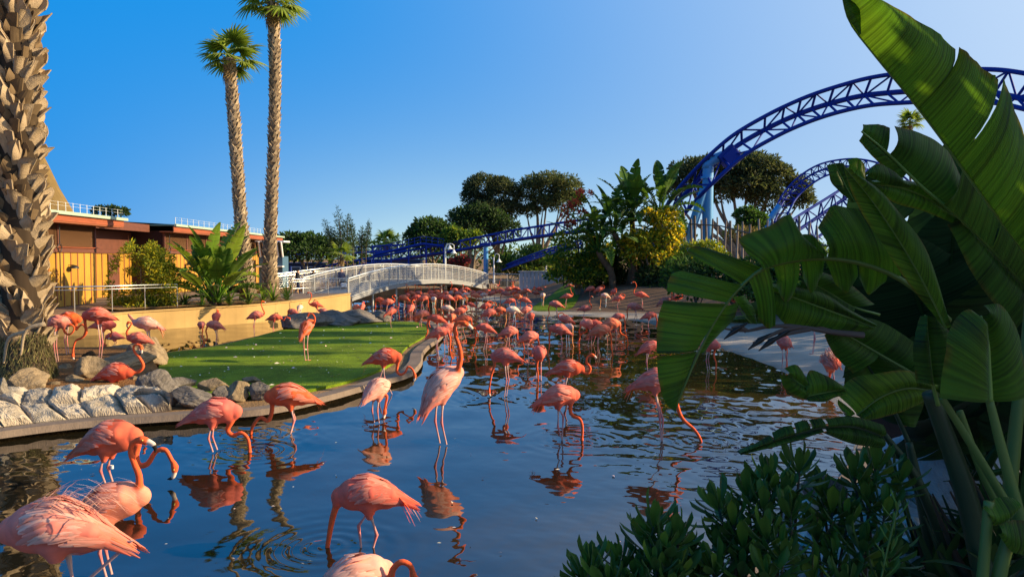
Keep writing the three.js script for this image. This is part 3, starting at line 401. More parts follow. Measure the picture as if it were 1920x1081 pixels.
// ---------- people on the walkway ----------
function person(px, foot, d, h, shirt, pants, hair, label, pose) {
  const k = h / 1.7, lo = [-0.45, -0.02, -0.4], hi = [0.55, 1.75, 0.4], f3 = new Field(lo, hi, 0.024), ch = (p, q) => f3.chain(p, q ?? 1, 0.06);
  const fwd = pose.fwd ?? 0.0, torso = [[0, 0.95, 0, 0.13], [0.01, 1.15, 0, 0.135], [0.0, 1.38, 0, 0.14]], neck = [[0, 1.38, 0, 0.07], [0.02, 1.5, 0, 0.055]], head = [[0.02, 1.585, 0, 0.095], [0.045, 1.54, 0, 0.07]], nose = [[0.09, 1.58, 0, 0.03], [0.13, 1.565, 0, 0.016]];
  const limb = []; for (const s of [-1, 1]) { const a = pose.stride * s; limb.push([[0, 0.93, 0.09 * s, 0.1], [0.08 * a + 0.04, 0.5, 0.1 * s, 0.065], [0.3 * a - 0.02, 0.07, 0.1 * s, 0.045], [0.3 * a + 0.14, 0.045, 0.1 * s, 0.04]]); }
  const arms = [-1, 1].map((s) => [[0, 1.36, 0.19 * s, 0.062], [pose.arm ? 0.08 : -0.04 * s, 1.1, 0.24 * s, 0.045], [pose.arm ? 0.32 : 0.12 * s, pose.arm ? 1.02 : 0.86, 0.22 * s, 0.034], [pose.arm ? 0.4 : 0.15 * s, pose.arm ? 1.03 : 0.78, 0.21 * s, 0.035]]);
  const f = ch(torso, 0.72); for (const a of limb) f3.join(f, ch(a), 0.05); for (const a of arms) f3.join(f, ch(a), 0.03); f3.join(f, ch(neck), 0.03); f3.join(f, ch(head), 0.02); f3.join(f, ch(nose), 0.01);
  const { P, I } = surfaceNets(f, ...f3.n, lo, 0.024), b = new MB(), skin = [0.5, 0.3, 0.21];
  for (let i = 0; i < P.length; i += 3) { const [x, y, z] = P.slice(i, i + 3); let c = y > 0.92 ? shirt : y > 0.09 ? pants : [0.5, 0.5, 0.48]; if (y > 1.44 && Math.abs(z) < 0.13) c = skin; if ((y > 1.6 && x < 0.09) || (y > 1.46 && x < -0.015 && Math.abs(z) < 0.12)) c = hair; for (const a of arms) { const w = a[3]; if (Math.hypot(x - w[0], y - w[1], z - w[2]) < 0.08) c = skin; } b.v(x * k, y * k, z * k, c); }
  b.i = I; const p = at(px, foot, d), g = thing('person', label, 'person', V(p.x, p.y, p.z), pose.yaw ?? 0); mesh('body', b.geo(), mat([1, 1, 1], 0.85, { vertexColors: true }), g); return g;
}
person(558, 550, 43, 1.42, [0.02, 0.022, 0.03], [0.10, 0.12, 0.18], [0.02, 0.015, 0.01], 'leftmost person on the walkway in a dark top and grey trousers', { stride: 0.5, yaw: 0.3 });
person(587, 549, 43.5, 1.4, [0.015, 0.015, 0.017], [0.02, 0.02, 0.025], [0.02, 0.015, 0.01], 'person all in black standing on the walkway', { stride: 0.2, yaw: 1.2 });
person(640, 548, 43.5, 1.44, [0.10, 0.10, 0.16], [0.02, 0.022, 0.03], [0.02, 0.015, 0.01], 'person in a grey top pushing a pushchair by the bridge end', { stride: 0.5, arm: 1, yaw: -1.2 });
person(655, 547, 46, 1.4, [0.20, 0.22, 0.30], [0.05, 0.06, 0.1], [0.03, 0.02, 0.012], 'person in a light blue grey top behind the first bridge post', { stride: 0.3, yaw: 0.6 });
{ // pushchair
  const p = at(644, 548, 42.9), g = thing('pushchair', 'pale pushchair in front of the person by the bridge end', 'pushchair', p, -1.2), W = new THREE.TorusGeometry(0.09, 0.022, 6, 12), m = new MB(), PV = mat([0.55, 0.55, 0.58], 0.5);
  for (const [x, z] of [[0.2, 0.2], [0.2, -0.2], [-0.2, 0.2], [-0.2, -0.2]]) mesh('wheel', W, PAINT.iron, g, V(x, 0.1, z));
  for (const z of [-0.2, 0.2]) { m.bar(V(0.2, 0.1, z), V(-0.25, 0.75, z), 0.015); m.bar(V(-0.2, 0.1, z), V(0.1, 0.45, z), 0.015); } m.bar(V(-0.25, 0.75, -0.2), V(-0.25, 0.75, 0.2), 0.018); mesh('frame', m.geo(), STEEL, g); mesh('seat', new RoundedBoxGeometry(0.3, 0.3, 0.34, 2, 0.06), PV, g, V(0.03, 0.42, 0), [0, 0, 0.35]); mesh('hood', new THREE.SphereGeometry(0.2, 12, 8, 0, 6.29, 0, 1.6), PAINT.iron, g, V(0.0, 0.55, 0), [0, 0, 0.5]);
}
// ---------- trees and plants: a crown is thousands of leaf-sized faces spread through its volume ----------
// blobs [x, y, z, rx, ry, rz]; leaf size, count, colours
function crown(blobs, n, size, cols, seed, o = {}) {
  const r = rng(seed), b = new MB(), vol = blobs.map((q) => (q[3] * q[4] + q[3] * (q[5] ?? q[3])) ** 0.9), tot = vol.reduce((a, q) => a + q, 0);
  for (let k = 0; k < n; k++) {
    let t = r() * tot, i = 0; while (t > vol[i] && i < blobs.length - 1) t -= vol[i++]; const q = blobs[i], z = r() * 2 - 1, a = r() * 6.283, s = Math.sqrt(1 - z * z), d = V(s * Math.cos(a), z, s * Math.sin(a)); if (d.y < -0.35 && r() < (o.under ?? 0.6)) d.y *= -0.6;
    const R = Math.pow(r(), o.fill ?? 0.32) * (0.82 + 0.36 * fbm(d.x * 2.3 + i * 7, d.y * 2.3, d.z * 2.3 + seed, 3)), p = V(q[0] + d.x * R * q[3], q[1] + d.y * R * q[4], q[2] + d.z * R * (q[5] ?? q[3]));
    if (o.gap && fbm(p.x * o.gap, p.y * o.gap, p.z * o.gap + seed, 2) < (o.cut ?? 0.40)) continue;
    const L = size * (0.6 + 0.8 * r()), W = L * (o.aspect ?? 0.5), dir = d.clone().multiplyScalar(o.out ?? 0.7).add(V(r() - 0.5, r() - 0.5 + (o.up ?? 0), r() - 0.5).multiplyScalar(1.6)).normalize(), side = dir.clone().cross(V(r() - 0.5, r() - 0.5, r() - 0.5)).normalize();
    const ci = Math.floor(Math.pow(r(), 1) * cols.length), m = (0.7 + 0.6 * r()), c = cols[ci].map((w) => w * m), nn = dir.clone().cross(side).multiplyScalar(W * 0.25);
    const A = p, B = p.clone().addScaledVector(dir, L * 0.5).addScaledVector(side, W / 2).add(nn), D = p.clone().addScaledVector(dir, L), E = p.clone().addScaledVector(dir, L * 0.5).addScaledVector(side, -W / 2).add(nn), id = [A, B, D, E].map((v) => b.v(v.x, v.y, v.z, c)); b.quad(...id);
  }
  return b.geo();
}
const FOL = LEAF([1.1, 1.1, 1.1], 0.5), BARK = mat([0.30, 0.24, 0.18], 0.95, { map: T.bark, bumpMap: T.bark, bumpScale: 0.04 }), BARKD = mat([0.16, 0.12, 0.09], 0.95, { map: T.bark });
function limbs(base, tips, r0, seed, mt = BARK) {   // a trunk that forks towards the clumps
  const b = new MB(), r = rng(seed); for (const [j, t] of tips.entries()) { const w = (k) => V((r() - 0.5) * k, (r() - 0.5) * k, (r() - 0.5) * k), m1 = base.clone().lerp(t, 0.35).add(V((base.x - t.x) * 0.18, 0, (base.z - t.z) * 0.18)).add(w(0.5)), m2 = base.clone().lerp(t, 0.7).add(w(0.7)); b.tube(spline([base.clone().add(w(r0 * 0.5).setY(0)), m1, m2, t], 12), (k) => r0 * (j ? 0.62 : 1) * (1 - 0.85 * k), 7); }
  return b.geo();
}
function tree(name, label, category, px, d, e, blobsPx, n, size, cols, seed, o = {}) {   // blobs [px, py, rx px, ry px, depth offset m, depth radius m]
  const s = d / F, base = at(px, 500, d); base.y = e; const g = thing(name, label, category, base, 0, o.group), bl = blobsPx.map(([x, y, rx, ry, dz = 0, rz]) => { const p = at(x, y, d + dz).sub(base); return [p.x, p.y, p.z, rx * s, ry * s, rz ?? rx * s]; });
  mesh('crown', crown(bl, n, size, cols, seed, o), o.mat ?? FOL, g); if (o.r !== 0) mesh('trunk', limbs(V(0, -0.1, 0), bl.slice(0, o.tips ?? 7).map((q) => V(q[0] + (o.lean ?? 0), q[1] - q[4] * 0.1, q[2])), o.r ?? 0.2, seed, o.bark ?? BARK), o.bark ?? BARK, g);
  return g;
}
const G = { pine: [[0.07, 0.09, 0.03], [0.10, 0.11, 0.034], [0.04, 0.06, 0.024]], pineL: [[0.095, 0.12, 0.03], [0.15, 0.155, 0.045], [0.055, 0.08, 0.024]], dark: [[0.026, 0.055, 0.015], [0.036, 0.072, 0.016], [0.05, 0.092, 0.018]], mid: [[0.06, 0.125, 0.015], [0.085, 0.16, 0.018], [0.04, 0.09, 0.016]], lime: [[0.18, 0.24, 0.015], [0.27, 0.31, 0.02], [0.10, 0.17, 0.015]], gold: [[0.48, 0.40, 0.015], [0.36, 0.34, 0.015], [0.20, 0.23, 0.015]], yellow: [[0.80, 0.55, 0.01], [0.62, 0.50, 0.015], [0.85, 0.62, 0.04], [0.22, 0.26, 0.015]], red: [[0.55, 0.07, 0.03], [0.6, 0.13, 0.05], [0.35, 0.05, 0.03]], bamboo: [[0.04, 0.08, 0.03], [0.06, 0.10, 0.035], [0.035, 0.065, 0.03]] };
tree('pine_tree', 'left of two dark umbrella pines on the skyline', 'tree', 935, 96, 0.5, [[905, 352, 36, 26], [940, 362, 36, 28], [918, 392, 46, 18], [885, 372, 22, 18], [960, 392, 22, 16], [935, 345, 22, 14]], 15000, 0.40, G.pine, 11, { r: 0.35, gap: 0.5, cut: 0.3, aspect: 0.4 });
tree('pine_tree', 'right of two umbrella pines on the skyline, branches showing', 'tree', 1012, 96, 0.5, [[1000, 352, 28, 26], [1030, 346, 34, 24], [1060, 354, 32, 26], [985, 372, 18, 18], [1050, 378, 36, 18], [1020, 380, 26, 14], [1075, 372, 18, 16], [995, 395, 20, 10]], 13000, 0.38, G.pineL, 12, { r: 0.4, gap: 0.55, cut: 0.32, aspect: 0.4 });
tree('pine_tree', 'dark rounded tree below the left umbrella pine', 'tree', 885, 92, 0.5, [[870, 410, 30, 22], [900, 402, 28, 20], [925, 415, 28, 24], [885, 430, 40, 24], [945, 430, 30, 24]], 5500, 0.45, G.dark, 13, { r: 0.3 });
tree('broad_tree', 'green round tree left of the pines above the blue track', 'tree', 815, 84, 0.5, [[805, 428, 34, 20], [785, 445, 26, 20], [835, 440, 28, 20], [815, 450, 46, 16]], 5000, 0.42, G.dark.concat(G.mid), 14, { r: 0.25 });
tree('broad_tree', 'light green tree lit by the sun above the blue track', 'tree', 862, 80, 0.5, [[850, 440, 22, 14], [872, 446, 24, 14], [890, 442, 14, 10], [860, 452, 30, 12]], 3600, 0.36, G.lime.concat(G.mid), 15, { r: 0.2 });
tree('pine_tree', 'big umbrella pine behind the blue coaster column', 'tree', 1388, 78, 0.5, [[1290, 330, 42, 34], [1330, 322, 44, 30], [1375, 318, 46, 30], [1420, 312, 44, 26], [1452, 330, 36, 28], [1260, 352, 26, 24], [1400, 345, 50, 28], [1490, 355, 32, 26], [1440, 368, 42, 28], [1350, 352, 44, 26], [1502, 375, 26, 14]], 26000, 0.42, G.pineL.concat(G.pine), 16, { r: 0.55, gap: 0.45, cut: 0.3, aspect: 0.4, tips: 11 });
tree('broad_tree', 'small green tree in front of the big pine trunk', 'tree', 1412, 62, 0.5, [[1400, 402, 22, 14], [1420, 412, 18, 14], [1408, 420, 26, 12]], 2400, 0.3, G.mid, 17, { r: 0.12 });
tree('hedge_tree', 'dark rounded tree behind the two tall palms', 'tree', 575, 82, 0.5, [[545, 452, 32, 16], [580, 454, 34, 18], [612, 462, 28, 16], [570, 470, 60, 18]], 5200, 0.4, G.dark.concat(G.dark, G.mid), 18, { r: 0.2 });
{ const blobs = [], r = rng(3); for (let k = 0; k < 46; k++) { const x = lerp(-75, 110, k / 45) + r() * 3, y = 2 + r() * 1.5; blobs.push([x, y, -100 - r() * 6, 4, 1.9 + r() * 1.3, 3]); } const m = mesh('treeline', crown(blobs, 20000, 0.6, G.mid.concat(G.lime, G.mid, G.dark), 19), FOL, scene); m.userData = { kind: 'stuff', label: 'distant dark belt of trees along the horizon', category: 'trees' }; }
function bamboo(name, label, stems, d, seed) { const base = at(stems[0][0], 500, d); base.y = 0.5; const g = thing(name, label, 'bamboo', base), s = d / F; stems.forEach(([x, y0, x1, y1, w], k) => { const bl = []; for (let j = 0; j < 7; j++) { const t = j / 6, p = at(lerp(x, x1, t * t), lerp(y0, y1, t), d + (k % 3) * 0.4).sub(base), q = w * s * (0.25 + Math.sin(Math.PI * Math.pow(t, 0.8)) * 0.9) * 0.6; bl.push([p.x, p.y, p.z, q, 0.55, q]); } mesh('foliage', crown(bl, 520, 0.26, G.bamboo, seed + k, { aspect: 0.22, up: 0.2, fill: 0.5 }), FOL, g); const c = new MB(), b0 = at(x, 510, d).sub(base).setY(0); c.tube(spline([b0, V(bl[2][0], bl[2][1], bl[2][2]), V(bl[5][0], bl[5][1], bl[5][2])], 8), 0.04, 5); mesh('cane', c.geo(), BARKD, g); }); }
bamboo('bamboo', 'tall feathery bamboo plumes above the bridge approach', [[640, 472, 632, 398, 22], [650, 474, 652, 408, 24], [662, 474, 656, 418, 14], [622, 470, 608, 420, 14], [634, 474, 640, 430, 26]], 62, 40);
bamboo('bamboo', 'small bamboo plumes right of the taller ones', [[686, 472, 693, 422, 9], [678, 474, 680, 432, 13]], 64, 50);
tree('golden_shrub', 'feathery golden green shrub in front of the recess of the yellow building', 'shrub', 266, 30.4, 0.8, [[262, 478, 36, 20], [240, 494, 30, 20], [290, 490, 34, 24], [270, 516, 54, 30], [230, 516, 26, 20], [305, 520, 30, 26], [262, 548, 48, 30], [225, 545, 26, 26], [305, 552, 28, 26], [265, 570, 52, 14], [248, 462, 14, 10], [284, 466, 14, 12]], 15000, 0.15, G.gold.concat(G.gold, G.lime), 60, { r: 0.05, aspect: 0.3, gap: 1.1, under: 0 });
// the far clump: shrubs under and beside the paddle leaved trees
tree('yellow_shrub', 'shrub of sunlit yellow leaves right of the paddle leaved trees', 'shrub', 1222, 43.5, 0.4, [[1200, 430, 28, 24], [1240, 415, 24, 18], [1258, 402, 14, 12], [1182, 452, 20, 14], [1278, 458, 14, 20], [1215, 402, 14, 10], [1225, 455, 40, 26], [1255, 448, 26, 24], [1195, 470, 30, 24], [1230, 485, 40, 22], [1268, 436, 14, 18]], 6000, 0.24, G.yellow.concat(G.lime), 61, { r: 0.1, aspect: 0.55, gap: 0.9 });
tree('flowering_shrub', 'tall shrub with red flower tips at its upper left', 'shrub', 1085, 45.5, 0.4, [[1085, 380, 16, 22], [1068, 400, 18, 22], [1085, 420, 26, 26], [1062, 455, 30, 26], [1095, 460, 32, 34], [1050, 490, 32, 24], [1085, 500, 40, 26], [1120, 480, 30, 36], [1060, 516, 36, 14], [1105, 520, 40, 20]], 8400, 0.24, G.lime.concat(G.lime, G.mid, G.yellow.slice(2)), 62, { r: 0.1, aspect: 0.55, gap: 0.9 });
{ const p = at(1075, 500, 44.6); const bl = [[1090, 362, 8, 8], [1078, 382, 12, 10], [1064, 390, 10, 10], [1058, 404, 8, 10], [1070, 420, 10, 10], [1092, 400, 10, 8], [1106, 365, 6, 8]].map(([x, y, a, c]) => { const q = at(x, y, 44.6).sub(p); return [q.x, q.y, q.z, a * 44 / F, c * 44 / F, 0.4]; }); const g = scene.children.find((o) => o.name === 'flowering_shrub'); const m = mesh('flowers', crown(bl, 620, 0.16, G.red, 63, { aspect: 0.6 }), FOL, g); m.position.copy(p.sub(g.position)); }
tree('shrub', 'dark evergreen bushes in the shade behind the tree trunks', 'bush', 1185, 47.5, 0.4, [[1120, 500, 40, 36], [1170, 490, 44, 40], [1225, 505, 44, 40], [1275, 500, 40, 44], [1150, 530, 50, 26], [1240, 538, 60, 22], [1300, 520, 34, 40], [1225, 525, 30, 26, -4.2], [1265, 522, 40, 34, -3.8], [1245, 545, 50, 14, -4.4], [1285, 535, 40, 30, -5]], 16000, 0.26, G.dark, 64, { r: 0.08 });
tree('shrub', 'bright yellow green bush at the foot of the pole fence', 'bush', 1310, 33, 0.5, [[1300, 466, 22, 14], [1330, 462, 26, 12], [1290, 485, 30, 18], [1340, 480, 28, 16], [1310, 500, 40, 20]], 3200, 0.14, G.lime.concat(G.gold), 65, { r: 0.04 });
tree('shrub', 'dark hedge in front of the pole fence at right', 'hedge', 1420, 31, 0.5, [[1290, 520, 50, 40], [1340, 515, 50, 36], [1420, 515, 60, 34], [1500, 515, 60, 36], [1580, 518, 60, 40], [1660, 520, 60, 44], [1740, 520, 60, 44], [1460, 540, 160, 20]], 14000, 0.22, G.dark.concat(G.mid), 66, { r: 0.08 });
tree('shrub', 'dry brown and green bush behind the pole fence rail', 'bush', 1400, 46, 0.5, [[1390, 440, 36, 16], [1440, 448, 40, 18], [1480, 455, 30, 20]], 3600, 0.16, [[0.22, 0.14, 0.05], [0.14, 0.13, 0.04], [0.08, 0.11, 0.03]], 67, { r: 0.05 });
tree('shrub', 'green bush below the light blue column at the bridge end', 'bush', 958, 66, 0.5, [[940, 495, 20, 16], [965, 498, 24, 18], [1000, 480, 26, 22], [985, 505, 30, 14], [1020, 495, 20, 16]], 4200, 0.3, G.mid.concat(G.lime, G.dark), 68, { r: 0.1 });
tree('shrub', 'dark red bush behind the bridge crown', 'bush', 858, 72, 0.5, [[852, 495, 16, 10], [866, 492, 14, 12]], 1200, 0.3, [[0.22, 0.02, 0.03], [0.3, 0.04, 0.04], [0.05, 0.06, 0.02]], 69, { r: 0.06 });
tree('shrub', 'green bush at the far corner above the yellow building roof', 'bush', 212, 70, 4, [[190, 396, 16, 10], [210, 394, 12, 8], [228, 398, 12, 8]], 900, 0.3, G.dark, 70, { r: 0.08 });
// trees out of the frame at the right, whose shade lies over the beach and the near leaves
for (const [x, y, z, rx, ry, rz, n, seed, label] of [[23, 4.5, -20, 3.2, 4, 4.6, 5000, 91, 'shade tree beyond the right edge beside the beach'], [24, 4.6, -29, 3.2, 4.4, 4, 4500, 92, 'shade tree beyond the right edge behind the beach']]) { const g = thing('shade_tree', label, 'tree', V(x, 0.5, z)); mesh('crown', crown([[0, y, 0, rx, ry, rz], [0, y - 1, rz * 0.5, rx, ry * 0.8, rz * 0.5], [0, y + 1, -rz * 0.4, rx * 0.8, ry * 0.8, rz * 0.5]], n, 0.4, G.mid, seed, { gap: 0.5 }), FOL, g); mesh('trunk', limbs(V(0, -0.3, 0), [V(0, y, 0), V(1, y, 1.5), V(-1, y, -1.5)], 0.25, seed), BARK, g); }
{ const g = thing('shade_tree', 'dense shade tree beyond the right edge beside the near leaves', 'tree', V(6.2, 0.8, -2.9)); mesh('crown', crown([[0, 2.0, -0.3, 1.5, 1.5, 1.6], [0.3, 1.9, 0.9, 1.5, 1.6, 1.3], [0, 1.4, -0.8, 1.3, 1.2, 1.2]], 3800, 0.3, G.mid, 93, { gap: 0.8 }), FOL, g); mesh('upper_crown', crown([[0, 3.5, 0.2, 1.3, 1.0, 1.4]], 1300, 0.3, G.mid, 94, { gap: 0.8 }), FOL, g); mesh('trunk', limbs(V(0, -0.3, 0), [V(0, 3, 0), V(0.7, 2.5, 0.7), V(-0.7, 2.5, -0.7)], 0.15, 93), BARK, g); }
// ---------- the blue coaster ----------
const BLUE = mat([0.006, 0.03, 0.27], 0.6, { specularIntensity: 0.5 }), SKY = mat([0.07, 0.30, 0.62], 0.4, { clearcoat: 0.3 });
const ROD = new THREE.CylinderGeometry(1, 1, 1, 6);
function rod(name, a, b, r, m, parent) { const o = mesh(name, ROD, m, parent), d = b.clone().sub(a); o.position.copy(a).addScaledVector(d, 0.5); o.quaternion.setFromUnitVectors(UP, d.clone().normalize()); o.scale.set(r, d.length(), r); return o; }
// two running rails and a spine behind and below them, tied by triangles and braces; upper and lower rails as points [px, py, depth]
function track(label, up, lo, spineBack, n, r, o = {}) {
  const g = thing('coaster_track', label, 'roller coaster'), C = (q) => new THREE.CatmullRomCurve3(q.map((p) => at(...p)), false, 'centripetal'), A = C(up), B = C(lo), N = n * 5, a = A.getPoints(N), b = B.getPoints(N);
  const s = a.map((p, k) => { const c = p.clone().lerp(b[k], o.mid ?? 0.5); c.z -= spineBack; c.y -= o.drop ?? 0; return c; });
  for (const [nm, q, k] of [['rail', a, 1], ['rail', b, 1], ['spine', s, o.spine ?? 1.25]]) { const m = new MB(); m.tube(q, r * k, 8); mesh(nm, m.geo(), BLUE, g); }
  for (let k = 0; k <= n; k++) {
    const i = k * 5, j = Math.min(N, i + 5); rod('tie', a[i], s[i], r * 0.62, BLUE, g); rod('tie', b[i], s[i], r * 0.62, BLUE, g); if (o.cross) rod('tie', a[i], b[i], r * 0.5, BLUE, g);
    if (k < n) { rod('brace', k % 2 ? a[i] : a[j], k % 2 ? s[j] : s[i], r * 0.45, BLUE, g); rod('brace', k % 2 ? b[i] : b[j], k % 2 ? s[j] : s[i], r * 0.45, BLUE, g); }
  }
  return { g, a, b, s };
}
const arch = track('great blue coaster arch sweeping over the right side of the sky',
  [[1150, 560, 56], [1195, 480, 53], [1228, 425, 50], [1262, 367, 48], [1300, 322, 47], [1337, 285, 46], [1377, 252, 45.5], [1440, 215, 45], [1490, 191, 44.5], [1530, 175, 44], [1580, 159, 43.5], [1630, 146, 43], [1690, 137, 42], [1780, 131, 40.5], [1860, 130, 39], [1920, 137, 37], [2010, 156, 35], [2130, 210, 33], [2260, 330, 32]],
  [[1185, 590, 55], [1222, 510, 52], [1250, 455, 49.5], [1275, 412, 47.5], [1306, 375, 46.5], [1340, 340, 45.5], [1397, 290, 45], [1457, 255, 44.5], [1500, 235, 44], [1540, 220, 43.5], [1585, 207, 43], [1635, 197, 42.5], [1702, 192, 41.5], [1780, 189, 40], [1860, 192, 38.5], [1912, 202, 36.5], [1995, 226, 34.5], [2100, 285, 32.5], [2210, 400, 31.5]], 1.0, 26, 0.125, { mid: 0.52 });
track('smaller blue coaster loop behind the leaves, left of the big leaf', [[1428, 500, 68], [1440, 440, 68], [1452, 400, 69], [1470, 362, 70], [1500, 330, 70], [1535, 309, 70], [1570, 300, 70], [1610, 298, 69], [1660, 310, 68], [1700, 335, 67], [1740, 380, 66]], [[1455, 500, 67], [1466, 440, 67], [1480, 395, 68], [1499, 365, 69], [1522, 345, 69], [1550, 329, 69], [1580, 322, 69], [1612, 322, 68], [1650, 335, 67], [1682, 357, 66], [1715, 400, 65]], 0.9, 26, 0.09, { spine: 1.1, cross: 1 });
track('blue coaster track climbing behind the torn leaf flaps', [[1470, 425, 60], [1497, 405, 61], [1550, 372, 62], [1600, 340, 63], [1650, 305, 64], [1690, 280, 65]], [[1475, 490, 60], [1510, 462, 61], [1560, 425, 62], [1612, 385, 63], [1660, 345, 64], [1700, 315, 65]], 1.2, 11, 0.12, { cross: 1, spine: 1.3 });
track('long straight blue track slanting up to the right behind the bridge', [[600, 500, 92], [690, 484, 88], [760, 471, 84], [830, 458, 80], [900, 444, 76], [960, 432, 73], [1010, 424, 70], [1062, 416, 67], [1120, 408, 64]], [[600, 508, 91], [690, 494, 87], [760, 483, 83], [830, 473, 79], [900, 461, 75], [960, 450, 72], [1010, 443, 69], [1062, 436, 66], [1120, 430, 63]], 0.8, 30, 0.11, { drop: 0.5, spine: 1.6 });
track('level blue track at the far left behind the tall palms', [[500, 468, 88], [560, 466, 88], [620, 466, 90], [690, 462, 92], [760, 458, 94]], [[500, 477, 87], [560, 476, 87], [620, 476, 89], [690, 473, 91], [760, 470, 93]], 0.7, 18, 0.11, { drop: 0.3, cross: 1 });
track('short blue track between the flowering shrub and the far bushes', [[940, 500, 66], [985, 482, 62], [1030, 466, 58], [1090, 450, 55]], [[942, 506, 65], [988, 490, 61], [1032, 476, 57], [1092, 462, 54]], 0.6, 9, 0.075, {});
function column(label, px, d, top, w, extras) {
  const p = at(px, 500, d), g = thing('coaster_column', label, 'support column', V(p.x, 0.4, p.z)), h = at(px, top, d).y - 0.4, r = w * d / F / 2; mesh('shaft', new THREE.CylinderGeometry(r, r, h, 20), SKY, g, V(0, h / 2, 0)); mesh('base_plate', new THREE.CylinderGeometry(r * 1.6, r * 1.6, 0.12, 16), SKY, g, V(0, 0.06, 0)); extras?.(g, h, r, p); return g;
}
column('thick light blue coaster column with a slanted brace leg', 1326, 46.6, 312, 20, (g, h, r, p) => {
  const o = V(p.x, 0.4, p.z), L = (x, y, d) => at(x, y, d).sub(o), m = new MB(); m.tube([L(1321, 352, 46.5), L(1300, 420, 46.5), L(1268, 520, 46.5)], r * 0.85, 16); mesh('brace_leg', m.geo(), SKY, g); mesh('flange', new THREE.CylinderGeometry(r * 1.18, r * 1.18, 0.14, 20), SKY, g, L(1326, 333, 46.6));
  const e = new MB(); e.tube([L(1326, 316, 46.6), L(1327, 308, 46.6), L(1336, 300, 46.5), L(1356, 292, 46.4)], r * 1.0, 16); mesh('elbow', e.geo(), SKY, g); const bx = mesh('saddle', new RoundedBoxGeometry(1.2, 0.9, 0.7, 2, 0.06), BLUE, g, L(1366, 292, 46.2), [0, 0, 0.75]); mesh('saddle_plate', new RoundedBoxGeometry(0.9, 0.7, 0.1, 1, 0.02), BLUE, bx, V(0, -0.1, 0.5));
});
column('slim light blue column under the straight track by the bridge end', 911, 67, 458, 9, (g, h, r) => mesh('cap', new RoundedBoxGeometry(r * 4, 0.3, r * 4, 1, 0.03), BLUE, g, V(0, h, 0)));
column('light blue column under the smaller loop', 1436, 67.5, 440, 12, (g, h, r, p) => { const o = V(p.x, 0.4, p.z), m = new MB(); m.tube([at(1436, 445, 67.5), at(1440, 415, 67.5), at(1462, 385, 67.5)].map((q) => q.sub(o)), r * 0.95, 12); mesh('elbow', m.geo(), SKY, g); });
{ // the maintenance deck with rails under the straight track
  const g = thing('coaster_platform', 'blue steel service platform with railings under the far track', 'platform'), q = (x, y, d = 79) => at(x, y, d);
  const deck = (x0, y0, x1, y1) => { const m = new MB(), a = q(x0, y0), b = q(x1, y1); m.tube([a, b], 0.16, 4); mesh('deck', m.geo(true), BLUE, g); }; deck(700, 478, 792, 457); deck(792, 457, 832, 462);
  for (let k = 0; k <= 12; k++) { const x = lerp(700, 832, k / 12), y = x < 792 ? lerp(478, 457, (x - 700) / 92) : lerp(457, 462, (x - 792) / 40); rod('post', q(x, y), q(x, y - 14), 0.045, BLUE, g); if (k % 3 === 0) rod('leg', q(x, y), q(x, 505), 0.1, BLUE, g); }
  for (const o of [-14, -8]) { rod('rail', q(700, 478 + o), q(792, 457 + o), 0.04, BLUE, g); rod('rail', q(792, 457 + o), q(832, 462 + o), 0.04, BLUE, g); }
}
{ const st = (px, d, w, hgt, y, label, c) => { const p = at(px, 500, d); const o = thing('ride_shed', label, 'shed', V(p.x, 0.5, p.z)); mesh('wall', new RoundedBoxGeometry(w, hgt, 2.4, 1, 0.03), mat(c, 0.7), o, V(0, hgt / 2, 0)); mesh('roof', new RoundedBoxGeometry(w + 0.5, 0.14, 3, 1, 0.03), mat(c.map((q) => q * 1.6), 0.6), o, V(0, hgt + 0.08, 0)); for (let k = 0; k < 3; k++) { const f = mesh('window', new RoundedBoxGeometry(w * 0.2, 0.7, 0.08, 1, 0.01), WHITE, o, V((k - 1) * w * 0.3, hgt * 0.55, 1.22)); mesh('pane', new THREE.BoxGeometry(w * 0.16, 0.56, 0.04), mat([0.03, 0.05, 0.08], 0.1), f, V(0, 0, 0.04)); } };
  st(740, 96, 7, 2.0, 0, 'dark blue ride shed behind the bridge crown', [0.02, 0.05, 0.16]); st(560, 92, 6, 1.6, 0, 'low blue shed behind the bridge approach', [0.03, 0.05, 0.12]); }
// blue fence pickets behind the bridge approach
{ const g = thing('blue_fence', 'row of blue and pale pickets behind the bridge approach', 'fence'), m2 = mat([0.45, 0.48, 0.5], 0.5), a0 = at(520, 500, 68), b0 = at(840, 500, 70); for (let k = 0; k < 54; k++) { const p = a0.clone().lerp(b0, k / 53); rod('picket', V(p.x, 0.4, p.z), V(p.x, 1.55 + 0.5 * (hash(k, 1, 1) > 0.7), p.z), 0.045, k % 3 ? BLUE : m2, g); } rod('rail', V(a0.x, 1.3, a0.z), V(b0.x, 1.3, b0.z), 0.05, BLUE, g); rod('rail', V(a0.x, 0.8, a0.z), V(b0.x, 0.8, b0.z), 0.05, BLUE, g); }
